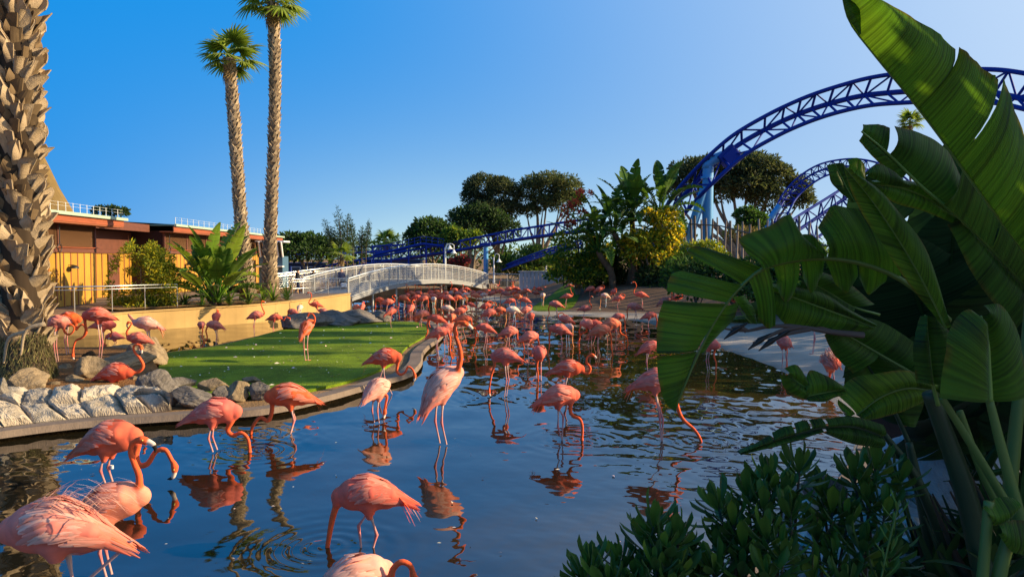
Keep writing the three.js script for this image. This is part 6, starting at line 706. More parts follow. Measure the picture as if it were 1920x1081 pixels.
// o: hb height of the body's middle, tilt of the body (nose up +), neck [[x, y, z]...] about the body's middle (last point: the head), bend of the bill [x, y], legs, feathers, cell
function makeFlamingo(o) {
  const ct = Math.cos(o.tilt ?? 0), st = Math.sin(o.tilt ?? 0), hb = o.hb ?? 0.8, fat = o.fat ?? 1, body = BODY.map(([x, y, z, r]) => [x * ct - y * st, x * st + y * ct, z, r * fat]);
  const start = body[0], s2 = body[1];
  const ctrl = [V(lerp(s2[0], start[0], 0.3), lerp(s2[1], start[1], 0.3), 0), V(start[0] + 0.02, start[1] + 0.0, 0), ...o.neck.map((q) => V(q[0], q[1], q[2] ?? 0))];
  const cv = new THREE.CatmullRomCurve3(ctrl, false, 'centripetal'), N = 26, neck = cv.getSpacedPoints(N).map((q, k) => { const t = k / N; return [q.x, q.y, q.z, lerp(0.082, 0.03, smooth(0, 0.22, t)) * lerp(1, 0.68, smooth(0.24, 0.9, t))]; });
  const e = neck[N], d = V(e[0] - neck[N - 2][0], e[1] - neck[N - 2][1], e[2] - neck[N - 2][2]).normalize(); let u = o.head ? V(o.head[0], o.head[1], o.head[2] ?? 0).normalize() : d, n = o.bend ? V(...o.bend, 0) : V(-0.2, -1, 0);
  n.addScaledVector(u, -n.dot(u)); if (n.length() < 0.05) n = V(u.y, -u.x, 0); n.normalize();
  const hp = (a, b, r) => [e[0] + u.x * a + n.x * b, e[1] + u.y * a + n.y * b, e[2] + u.z * a + n.z * b, r];
  const head = [hp(-0.02, 0, 0.022), hp(0.015, -0.004, 0.034), hp(0.042, 0, 0.031), hp(0.075, 0.006, 0.022), hp(0.108, 0.022, 0.02), hp(0.128, 0.052, 0.016), hp(0.130, 0.088, 0.006)];
  const all = [...body, ...neck, ...head], lo = [0, 1, 2].map((q) => Math.min(...all.map((p) => p[q] - p[3])) - 0.03), hi = [0, 1, 2].map((q) => Math.max(...all.map((p) => p[q] + p[3])) + 0.03), cell = o.cell ?? 0.014;
  const F3 = new Field(lo, hi, cell), f = F3.chain(body, 1.18);
  for (const s of [-1, 1]) { const w = [[0.13, 0.035, 0.075 * s, 0.07], [-0.05, 0.03, 0.085 * s, 0.085], [-0.22, 0.0, 0.05 * s, 0.06], [-0.36, -0.07, 0.022 * s, 0.025]].map(([x, y, z, r]) => [x * ct - y * st, x * st + y * ct, z * fat, r * fat]); F3.join(f, F3.chain(w), 0.022); }
  F3.join(f, F3.chain(neck), 0.055); F3.join(f, F3.chain(head), 0.018);
  for (const s of [-1, 1]) { const th = [[-0.02 * ct, -0.1, 0.05 * s, 0.07], [-0.03, -0.19, 0.055 * s, 0.03]]; F3.join(f, F3.chain(th), 0.05); }
  const { P, I } = surfaceNets(f, ...F3.n, F3.lo, cell), b = new MB(), r = rng(o.seed ?? 1), tone = o.tone ?? C.pink, neckTone = o.neckTone ?? mixc(C.coral, C.orange, 0.4);
  for (let i = 0; i < P.length; i += 3) {
    const [x, y, z] = [P[i], P[i + 1], P[i + 2]], [dn, tn] = near(neck, x, y, z), [dh, th] = near(head, x, y, z), [db, tb] = near(body, x, y, z);
    let c = mixc(tone, C.coral, 0.35 * smooth(0.1, -0.05, y) + 0.5 * smooth(0.6, 1, tb)); c = mixc(c, neckTone, smooth(0.02, -0.03, dn - db) * smooth(0, 0.35, tn));
    if (dh < 0.012 && dh < db) { c = mixc(neckTone, C.bill, smooth(0.42, 0.5, th)); c = mixc(c, C.black, smooth(0.70, 0.74, th)); }
    const m = 0.86 + 0.28 * fbm(x * 22, y * 34, z * 34, 3); b.v(x, y + hb, z, c.map((q) => q * m));
  }
  b.i = I;
  // legs join the skin inside the thigh
  const legs = o.legs ?? [{ s: 1 }, { s: -1 }], feet = [];
  for (const L of legs) {
    const hip = V(-0.03, hb - 0.14, 0.055 * L.s), len = hb - 0.14; let pts;
    if (L.pts) pts = [hip, ...L.pts.map((q) => V(q[0], q[1] + hb, q[2] ?? 0.055 * L.s))];
    else if (L.fold) pts = [hip, V(0.10, hb - 0.30, 0.04 * L.s), V(-0.14, hb - 0.40, 0.03 * L.s), V(-0.2, hb - 0.36, 0.03 * L.s)];
    else { const sx = L.x ?? 0; pts = [hip, V(-0.05 + sx * 0.45 - 0.02, hb - 0.14 - len * 0.5, 0.055 * L.s), V(-0.02 + sx, 0.012, 0.05 * L.s)]; }
    const fine = spline(pts, 14).map((q) => q), kneeAt = L.pts || L.fold ? 0.5 : 0.5;
    const path = []; for (let k = 0; k + 1 < pts.length; k++) for (let j = 0; j < 6; j++) path.push(pts[k].clone().lerp(pts[k + 1], j / 6)); path.push(pts[pts.length - 1].clone());
    const kn = 6; b.tube(path, (t, k) => 0.0105 + (k < 3 ? (3 - k) * 0.005 : 0) + 0.007 * Math.exp(-((k - kn) ** 2) / 1.2), 6, (t, k) => mixc(C.leg, C.knee, 0.9 * Math.exp(-((k - kn) ** 2) / 5) + 0.3 * (k > kn)));
    const foot = pts[pts.length - 1]; feet.push(foot);
    if (o.feet && !L.fold) { const w = b.v(foot.x, 0.014, foot.z, C.knee), t3 = [-0.5, 0, 0.5].map((a) => b.v(foot.x + 0.085 * Math.cos(a), 0.008, foot.z + 0.085 * Math.sin(a), C.knee)); b.tri(w, t3[0], t3[1]); b.tri(w, t3[1], t3[2]); b.bar(V(foot.x, 0.012, foot.z), V(foot.x + 0.09, 0.012, foot.z), 0.008, 5, C.knee); }
  }
  const parts = { body: b.geo(), feathers: [], eyes: [] };
  // plumage: overlapping blades laid back over the wings and rump, the long ones over the tail
  const fb = new MB(), nf = o.feathers ?? 70, tip = o.tip ?? C.coral, pal = o.pale ?? C.pale;
  const surf = (tb, ang) => { const k = tb * (BODY.length - 1), i0 = Math.min(BODY.length - 2, Math.floor(k)), q = BODY[i0].map((v, a) => lerp(v, BODY[i0 + 1][a], k - i0)), R = (q[3] + 0.012) * fat; return V(q[0], q[1] + Math.cos(ang) * R, Math.sin(ang) * R * 0.98); };
  const rot = (q) => V(q.x * ct - q.y * st, q.x * st + q.y * ct + hb, q.z);
  for (let k = 0; k < nf; k++) {
    const t0 = 0.14 + 0.66 * Math.pow((k + r()) / nf, 0.9), side = r() < 0.5 ? -1 : 1, ang = side * (0.1 + 1.75 * Math.pow(r(), 0.8)), long = smooth(0.35, 0.8, t0), len = (0.10 + 0.09 * r() + 0.09 * long) * (o.long ?? 1), wid = 0.022 + 0.016 * r(), lift = (0.004 + 0.012 * r()) * (o.fluff ?? 1) + (o.fluff > 1 ? 0.03 * r() : 0);
    const base = surf(t0, ang), sway = (r() - 0.5) * 0.25, c0 = mixc(mixc(tone, pal, 0.25 + 0.75 * r()), tip, long * (0.25 + 0.6 * r())), m = 0.85 + 0.3 * r(); let last = null; const tEnd = Math.min(0.985, t0 + len * 1.55);
    for (let s = 0; s <= 4; s++) {
      const t = s / 4, tt = lerp(t0, tEnd, t), over = Math.max(0, t0 + len * 1.55 * t - 0.985), an = ang * (1 - 0.25 * t) + sway * t, p0 = surf(tt, an), n0 = V(0, Math.cos(an), Math.sin(an)); p0.addScaledVector(n0, lift * (0.3 + t * (1 - 0.35 * t)) + 0.004); p0.x -= over * 0.5; p0.y -= over * 0.3 * (o.droop ?? 1);
      const tan = V(0, -Math.sin(an), Math.cos(an)), w = wid * Math.pow(Math.sin(Math.PI * (0.12 + 0.86 * t)), 0.8) * 0.55, cc = mixc(c0, [c0[0], c0[1] * 0.8, c0[2] * 0.75], t).map((q) => q * m);
      const A = rot(p0.clone().addScaledVector(tan, w)), B = rot(p0.clone().addScaledVector(n0, 0.004)), D = rot(p0.clone().addScaledVector(tan, -w)), id = [fb.v(A.x, A.y, A.z, cc), fb.v(B.x, B.y, B.z, cc.map((q) => q * 1.08)), fb.v(D.x, D.y, D.z, cc)];
      if (last) { fb.quad(last[0], last[1], id[1], id[0]); fb.quad(last[1], last[2], id[2], id[1]); } last = id;
    }
  }
  for (let k = 0; k < (o.plumes ?? 0); k++) {   // loose feathers lifted by the wind or drooping behind the wing
    const t0 = o.windy ? 0.2 + 0.45 * r() : 0.7 + 0.15 * r(), an = (r() - 0.5) * (o.windy ? 1.6 : 2.2), p = surf(t0, an), L = (o.windy ? 0.26 : 0.16) * (0.6 + 0.8 * r()), up = o.windy ? 0.25 + 0.5 * r() : -0.55 - 0.5 * r(), back = o.windy ? -1.0 : -0.8, zz = (r() - 0.5) * 0.6, cc = o.windy ? mixc(C.white, C.pale, r()) : mixc(C.orange, k % 3 === 0 ? C.pale : C.coral, r()); let last = null;
    for (let s = 0; s <= 5; s++) { const t = s / 5, q = p.clone().add(V(back * L * t, up * L * (o.windy ? 2.2 * t * (1 - t * 0.85) : t + 0.35 * t * t), zz * L * t)), w = (o.windy ? 0.0035 : 0.014) * Math.sin(Math.PI * (0.15 + 0.8 * t)), A = rot(q.clone().add(V(0, 0, w))), B = rot(q.clone().add(V(0, w * 0.6, -w))), id = [fb.v(A.x, A.y, A.z, cc), fb.v(B.x, B.y, B.z, cc)]; if (last) fb.quad(last[0], last[1], id[1], id[0]); last = id; }
  }
  parts.plumage = fb.geo();
  const side = V(u.x, u.y, u.z).cross(n); parts.eyePos = [1, -1].map((s) => V(e[0] + u.x * 0.035 - n.x * 0.012, e[1] + u.y * 0.035 - n.y * 0.012 + hb, e[2] + u.z * 0.035).addScaledVector(side, 0.033 * s));
  parts.feet = feet; return parts;
}
const EYE_G = new THREE.SphereGeometry(0.0065, 8, 6), EYE_M = mat([0.75, 0.6, 0.12], 0.2), BAND_G = new THREE.CylinderGeometry(0.015, 0.015, 0.035, 10, 1, true), BANDS = { green: mat([0.05, 0.45, 0.2], 0.4), red: mat([0.7, 0.05, 0.05], 0.4), white: mat([0.75, 0.75, 0.7], 0.4) };
function flamingoGroup(parts, label, group, eyes, bands) {
  const g = thing('flamingo', label, 'flamingo', [0, 0, 0], 0, group); mesh('body', parts.body, SKIN, g); mesh('plumage', parts.plumage, FEATHER, g);
  if (eyes) for (const p of parts.eyePos) mesh('eye', EYE_G, EYE_M, g, p);
  for (const [x, y, z, c] of bands ?? []) mesh('leg_band', BAND_G, BANDS[c], g, V(x, y, z));
  return g;
}
// near birds, each shaped for itself. neck given as points of the photo in the vertical plane through the bird
function bird(q, label) {
  const { px, cy, d, yaw, e = 0, s = 1.1 } = q, c = at(px, cy, d), hb = (c.y - e) / s, th = yaw * Math.PI / 180, co = Math.cos(th), si = Math.sin(th);
  const loc = ([x, y, z = 0]) => { const w = at(x, y, d + z).sub(c).divideScalar(s); return [w.x * co - w.z * si, w.y, w.x * si + w.z * co]; };
  const head = q.head && (() => { const w = V(q.head[0], -q.head[1], q.head[2] ?? 0); return [w.x * co - w.z * si, w.y, w.x * si + w.z * co]; })(), bend = q.bend && (() => { const w = V(q.bend[0], -q.bend[1], 0); return [w.x * co - w.z * si, w.y]; })();
  const legs = q.legs?.map((L) => (L.px ? { s: L.s, pts: L.px.map(loc) } : L));
  const parts = makeFlamingo({ ...q, hb, legs, neck: q.neck.map(loc), head, bend, cell: clamp(d * 0.0011, 0.0085, 0.016), feathers: q.feathers ?? (d < 14 ? 150 : 90), seed: Math.round(px * 7 + cy), feet: e > 0.05 });
  const g = flamingoGroup(parts, label, 'flamingos of the flock', d < 16, q.bands); g.position.set(c.x, e, c.z); g.rotation.y = th; g.scale.setScalar(s);
  if (q.ring !== 0 && e < 0.05) { const tip = q.neck[q.neck.length - 1], w = at(tip[0], tip[1], d); if (w.y < 0.2) RINGS.push([w.x, w.z, q.ring ?? 0.1, 0.9]); for (const f of parts.feet) RINGS.push([c.x + (f.x * co + f.z * si) * s, c.z + (-f.x * si + f.z * co) * s, (q.ring ?? 0.1) * 0.5, 0.5]); }
  return g;
}
bird({ px: 104, cy: 990, d: 5.3, yaw: 182, s: 1.25, tilt: 0.04, fat: 1.0, tone: mixc(C.pink, C.pale, 0.3), pale: C.white, tip: C.orange, feathers: 260, plumes: 55, windy: 1, long: 1.1, neckTone: mixc(C.coral, C.pink, 0.5), neck: [[-20, 1012], [-70, 1018], [-120, 985], [-135, 930], [-110, 905]], head: [1, 0.3], bend: [0, 1], legs: [{ s: 1 }, { s: -1, px: [[150, 1035], [248, 1013], [165, 1085]] }], ring: 0.05 }, 'largest flamingo, pale windblown back plumes and one leg raised, cut by the bottom left corner');
bird({ px: 206, cy: 946, d: 6.5, yaw: 8, s: 1.1, tilt: 0.35, tone: mixc(C.pale, C.orange, 0.35), tip: C.orange, feathers: 160, neck: [[243, 932], [259, 912], [260, 892], [251, 868], [244, 846], [249, 829], [262, 825]], head: [1, 0.1], bend: [0.1, 1], bands: [[-0.04, 0.42, -0.055, 'green']], ring: 0.04 }, 'orange flamingo behind the large pale one, neck in a tall S with pale bill');
bird({ px: 206, cy: 822, d: 9.2, yaw: -6, s: 1.32, tilt: 0.2, tone: mixc(C.pink, C.orange, 0.4), tip: C.orange, feathers: 220, neck: [[258, 835], [254, 852], [260, 872], [275, 870], [293, 845], [308, 842], [320, 860], [326, 872]], head: [0.1, 1], bend: [-0.5, 0.35], bands: [[-0.03, 0.16, -0.06, 'white']], ring: 0.03 }, 'orange flamingo beside the stone slope with streaked wing, its bill just above the water');
bird({ px: 403, cy: 772, d: 10.8, yaw: 4, s: 1.2, tilt: 0.1, feathers: 170, neck: [[433, 792], [426, 806], [436, 816], [452, 811], [463, 820], [467, 836], [468, 850]], head: [0, 1], bend: [-1, 0], legs: [{ s: 1 }, { s: -1, x: 0.02 }], bands: [[-0.05, 0.31, 0.055, 'green']], ring: 0.14 }, 'pink flamingo with a green leg band feeding beak to beak with an orange one');
bird({ px: 541, cy: 741, d: 11.9, yaw: 190, s: 1.2, tilt: 0.06, tone: mixc(C.coral, C.orange, 0.4), tip: C.orange, feathers: 170, plumes: 8, neck: [[509, 752], [509, 772], [502, 789], [488, 782], [474, 798], [469, 820], [468, 842]], head: [0, 1], bend: [1, 0], ring: 0.14 }, 'bright orange flamingo feeding left at the end of the kerb rocks');
bird({ px: 707, cy: 729, d: 12.7, yaw: 62, s: 1.05, tilt: 0.22, tone: C.pale, pale: C.white, tip: mixc(C.pale, C.pink, 0.4), feathers: 170, neck: [[714, 746], [718, 737], [725, 742], [723, 756], [721, 770]], head: [0, 1], bend: [-1, 0.2] }, 'pale pink flamingo seen from behind, orange neck curled beside its legs');
bird({ px: 722, cy: 669, d: 15.4, yaw: -4, s: 1.1, tilt: 0.1, feathers: 140, plumes: 14, tone: C.coral, neck: [[745, 685], [744, 696], [751, 702], [760, 697], [765, 687], [773, 692], [777, 702]], head: [0.15, 1], bend: [-0.6, 0.4], legs: [{ s: 1, x: 0.16 }, { s: -1, x: -0.12 }] }, 'coral flamingo stepping off the grass kerb with shaggy tail and lowered bill');
bird({ px: 829, cy: 722, d: 11.2, yaw: 42, s: 1.36, tilt: 0.62, tone: mixc(C.pale, C.pink, 0.25), pale: C.white, tip: C.coral, feathers: 230, neck: [[859, 692], [864, 672], [861, 650], [855, 632], [852, 615], [858, 604], [868, 606]], head: [1, 0.3], bend: [0.3, 1], legs: [{ s: 1, x: 0.04 }, { s: -1, x: 0.02 }], ring: 0.05 }, 'tall pale backed flamingo standing upright with erect neck in the middle of the water');
bird({ px: 688, cy: 926, d: 7.2, yaw: 180, s: 1.1, tilt: 0.0, tone: mixc(C.pink, C.coral, 0.3), feathers: 260, plumes: 14, neck: [[631, 945], [623, 972], [617, 1004], [612, 1036], [611, 1052]], head: [0, 1], bend: [1, 0.1], legs: [{ s: 1, px: [[672, 985], [679, 1045]] }, { s: -1, px: [[706, 1002], [694, 1045]] }], ring: 0.12 }, 'nearest coral flamingo, feeding with straight lowered neck, bottom centre of the water');
bird({ px: 664, cy: 1086, d: 5.6, yaw: 35, s: 1.05, tilt: 0.1, tone: C.pale, pale: C.white, feathers: 200, neck: [[712, 1092], [731, 1085], [737, 1066], [752, 1053], [769, 1060], [775, 1082]], head: [0.1, 1], bend: [-1, 0.3], ring: 0 }, 'pale flamingo cut by the bottom edge with its red neck arched at right');
bird({ px: 946, cy: 667, d: 15.1, yaw: 155, s: 1.0, feathers: 110, neck: [[927, 684], [922, 700], [919, 716], [917, 732]], head: [0, 1], bend: [1, 0], ring: 0.12 }, 'coral flamingo feeding left with tail raised, right of the tall upright one');
bird({ px: 1011, cy: 661, d: 17, yaw: -82, s: 1.02, feathers: 100, neck: [[1008, 676], [1007, 690], [1009, 705], [1008, 728]], head: [0, 1] }, 'round pink flamingo seen end on with its neck hanging between its legs');
bird({ px: 1066, cy: 690, d: 14.6, yaw: 2, s: 1.02, tilt: 0.05, feathers: 130, plumes: 8, tone: C.coral, neck: [[1095, 698], [1103, 699], [1107, 690], [1100, 678], [1102, 668], [1109, 665]], head: [1, 0.35], bend: [0, 1] }, 'coral flamingo with its neck in an S, body just behind a feeding one');
bird({ px: 1049, cy: 742, d: 11.5, yaw: 14, s: 1.04, tilt: 0.1, tone: mixc(C.pink, C.orange, 0.15), pale: C.pale, feathers: 190, plumes: 8, neck: [[1071, 756], [1070, 773], [1077, 781], [1087, 785], [1092, 799], [1091, 826]], head: [0, 1], bend: [-1, 0], legs: [{ s: 1, px: [[1046, 800], [1056, 830]] }, { s: -1, px: [[1056, 780], [1054, 832]] }], ring: 0.14 }, 'pink and orange feeding flamingo alone between the tall upright one and the big leaf');
bird({ px: 1232, cy: 713, d: 11.4, yaw: -4, s: 1.12, tilt: 0.1, tone: mixc(C.pink, C.pale, 0.2), feathers: 160, plumes: 16, neck: [[1268, 735], [1270, 760], [1281, 786], [1300, 803], [1313, 822], [1317, 846]], head: [0, 1], bend: [-1, 0], legs: [{ s: 1, px: [[1237, 780], [1241, 834]] }, { s: -1, px: [[1243, 785], [1242, 834]] }], ring: 0.2 }, 'pink flamingo half hidden by the drooping leaf tip, feeding among ripples');
bird({ px: 1331, cy: 645, d: 18.6, yaw: -48, s: 0.95, feathers: 90, neck: [[1341, 655], [1339, 668], [1343, 680], [1342, 697]], head: [0, 1] }, 'small pink flamingo feeding beside the beach edge, left of the rest on that side');
bird({ px: 1470, cy: 641, d: 18.9, yaw: 96, s: 0.98, feathers: 90, neck: [[1475, 656], [1475, 670], [1476, 684], [1475, 697]], head: [0, 1] }, 'pink flamingo seen from behind at the waterline of the beach under the leaves');
bird({ px: 1557, cy: 678, d: 16, yaw: 84, s: 1.08, e: 0.05, tone: mixc(C.orange, C.pale, 0.5), pale: C.pale, fluff: 3, feathers: 200, plumes: 160, windy: 1, neck: [[1557, 694], [1556, 710], [1557, 722], [1556, 730]], head: [0, 1] }, 'fluffed orange flamingo with ruffled plumes on the beach behind the lower leaves');
bird({ px: 1524, cy: 596, d: 21, yaw: 170, s: 1.0, e: 0.1, neck: [[1505, 603], [1500, 590], [1503, 576], [1496, 570]], head: [-1, 0.3], feathers: 60 }, 'flamingo on the beach of which mainly the two thin legs show');
bird({ px: 1612, cy: 577, d: 24, yaw: 184, s: 1.32, e: 0.45, tone: mixc(C.coral, [0.8, 0.12, 0.08], 0.5), feathers: 90, neck: [[1595, 577], [1591, 571], [1594, 562], [1600, 560], [1601, 566]], head: [-0.3, 1] }, 'red flamingo on the right bank with folded neck, seen between the leaves by the fence');
bird({ px: 1690, cy: 612, d: 20, yaw: 200, s: 1.15, e: 0.4, tone: C.coral, feathers: 70, neck: [[1672, 612], [1668, 600], [1675, 590], [1683, 590]], head: [1, 0.4] }, 'orange pink flamingo seen in pieces through thin leaves, right of the red one');
bird({ px: 1585, cy: 586, d: 25, yaw: 180, s: 1.0, e: 0.45, tone: C.coral, feathers: 50, neck: [[1572, 580], [1570, 574], [1574, 570]], head: [-0.4, 1] }, 'orange flamingo head low against the breast of the red one between the leaves');
// left group, round the big palm
bird({ px: 107, cy: 604, d: 17.6, yaw: 6, s: 1.02, e: 0.32, tone: mixc(C.pale, C.pink, 0.5), feathers: 90, neck: [[121, 612], [120, 621], [127, 627], [136, 622], [138, 613], [132, 608]], head: [-1, 0.4] }, 'pale pink flamingo half hidden behind the big palm trunk');
bird({ px: 127, cy: 597, d: 19, yaw: 4, s: 1.06, e: 0.3, tone: mixc(C.coral, C.orange, 0.7), feathers: 90, neck: [[142, 606], [142, 618], [147, 612], [154, 608], [159, 616], [158, 626]], head: [-0.3, 1], bend: [-1, 0.2] }, 'orange flamingo with looped neck just right of the big palm trunk');
bird({ px: 182, cy: 590, d: 17.8, yaw: 182, s: 1.12, e: 0.3, tone: mixc(C.pink, C.coral, 0.4), feathers: 120, tilt: 0.05, neck: [[159, 608], [161, 623], [153, 633], [142, 638], [137, 652], [136, 664]], head: [-0.05, 1], bend: [1, 0.3] }, 'tall pink flamingo on the earth bed, neck hooked down to the ground');
bird({ px: 195, cy: 608, d: 20.5, yaw: 10, s: 0.98, e: 0.2, feathers: 60, neck: [[206, 616], [209, 622], [206, 628]], head: [-0.2, 1] }, 'pink flamingo seen behind the legs of the tall hooked neck one');
bird({ px: 213, cy: 630, d: 24, yaw: 180, s: 0.85, feathers: 60, tone: mixc(C.pink, [0.6, 0.12, 0.15], 0.4), neck: [[200, 629], [197, 634], [196, 644]], head: [0, 1] }, 'small dark pink flamingo in the channel below the corner of the yellow wall');
bird({ px: 274, cy: 606, d: 19, yaw: 184, s: 1.08, e: 0.15, tilt: 0.12, tone: mixc(C.pale, C.white, 0.4), pale: C.white, tip: C.pale, feathers: 130, plumes: 16, neck: [[252, 606], [247, 599], [240, 590], [243, 591], [252, 601]], neckTone: mixc(C.pale, C.orange, 0.3), head: [0.7, 0.7] }, 'whitish flamingo with long drooping tail plumes, preening beyond the earth bed');
bird({ px: 259, cy: 634, d: 18.3, yaw: 178, s: 0.92, e: 0.16, tilt: 0.1, feathers: 100, neck: [[240, 633], [237, 622], [243, 612], [246, 605], [240, 604]], head: [-0.7, 1], bend: [0.6, 0.4] }, 'pink flamingo with a tightly curved neck standing right above the sitting one');
bird({ px: 216, cy: 698, d: 14.8, yaw: -4, s: 1.15, e: 0.3, tilt: 0.1, tone: C.coral, tip: [0.8, 0.1, 0.05], feathers: 150, plumes: 8, legs: [], neck: [[260, 696], [268, 686], [262, 672], [251, 658], [250, 649], [257, 645], [263, 649]], head: [0.35, 1], bend: [-1, 0.3] }, 'coral flamingo sitting on the earth bed with raised neck');
bird({ px: 575, cy: 613, d: 19.3, yaw: 70, s: 1.0, e: 0.16, tilt: 0.55, tone: mixc(C.orange, C.coral, 0.3), tip: C.orange, feathers: 120, plumes: 10, neck: [[589, 604], [590, 596], [585, 588], [578, 589]], head: [-0.4, 1], bend: [-1, 0] }, 'bright orange flamingo preening alone on the sunlit grass');
// ---------- the flock: a few poses, each copied bird with a place, a turn, a size and a tone of its own ----------
const POSES = {
  feed: { neck: [[.30, -.08], [.33, -.25], [.36, -.48], [.39, -.70], [.40, -.84]], head: [0, -1, 0], bend: [-1, 0] },
  feedS: { neck: [[.31, -.1], [.30, -.25], [.37, -.35], [.46, -.37], [.53, -.48], [.55, -.66], [.55, -.8]], head: [0, -1, 0], bend: [-1, 0], legs: [{ s: 1, x: 0.1 }, { s: -1, x: -0.06 }] },
  erect: { neck: [[.32, .01], [.37, .1], [.33, .24], [.26, .38], [.24, .52], [.29, .62], [.37, .63]], head: [1, -.3, 0], bend: [0, -1], tilt: 0.12 },
  tall: { neck: [[.31, .06], [.35, .2], [.36, .38], [.35, .54], [.38, .63], [.45, .63]], head: [1, -.2, 0], bend: [0, -1], tilt: 0.3 },
  tuck: { neck: [[.31, .05], [.33, .18], [.24, .27], [.12, .25], [.03, .17]], head: [-1, -.35, 0], bend: [-.3, -1], legs: [{ s: 1 }, { s: -1, fold: 1 }] },
  mid: { neck: [[.31, -.06], [.36, -.14], [.44, -.12], [.50, 0], [.57, .02], [.62, -.06]], head: [.3, -1, 0], bend: [-1, -.2] },
  loop: { neck: [[.31, -.02], [.36, .06], [.34, .2], [.24, .25], [.24, .34], [.32, .36]], head: [.9, -.5, 0], bend: [-.3, -1] },
};
const PROTO = {}; for (const [k, q] of Object.entries(POSES)) PROTO[k] = [0, 1, 2, 3].map((v) => { const r = rng(900 + v * 13 + k.length * 7); return makeFlamingo({ ...q, neck: q.neck.map(([x, y], i) => [x + (r() - 0.5) * 0.09 * Math.min(1, i / 2), y + (r() - 0.5) * 0.07 * Math.min(1, i / 2), (r() - 0.5) * 0.12 * Math.min(1, i / 2)]), hb: 0.8, tilt: (q.tilt ?? 0.05) + (r() - 0.35) * 0.28, cell: 0.015, feathers: 50 + 30 * v, plumes: [0, 10, 4, 18][v], long: 0.85 + 0.3 * r(), seed: 31 + v * 7 + k.length, fat: [0.92, 1.06, 0.98, 1.1][v], tone: mixc(C.pink, v % 2 ? C.pale : C.coral, 0.35 * r()), legs: q.legs ?? [{ s: 1, x: (r() - 0.5) * 0.16 }, { s: -1, x: (r() - 0.5) * 0.16 }] }); });
const tint = (c) => { const a = SKIN.clone(), b = FEATHER.clone(); a.color.setRGB(...c); b.color.setRGB(...c); return [a, b]; };
const TINT = { p: [SKIN, FEATHER], r: tint([1, .84, .78]), w: tint([1.03, 2.6, 2.9]), o: tint([1.04, .98, .7]) };
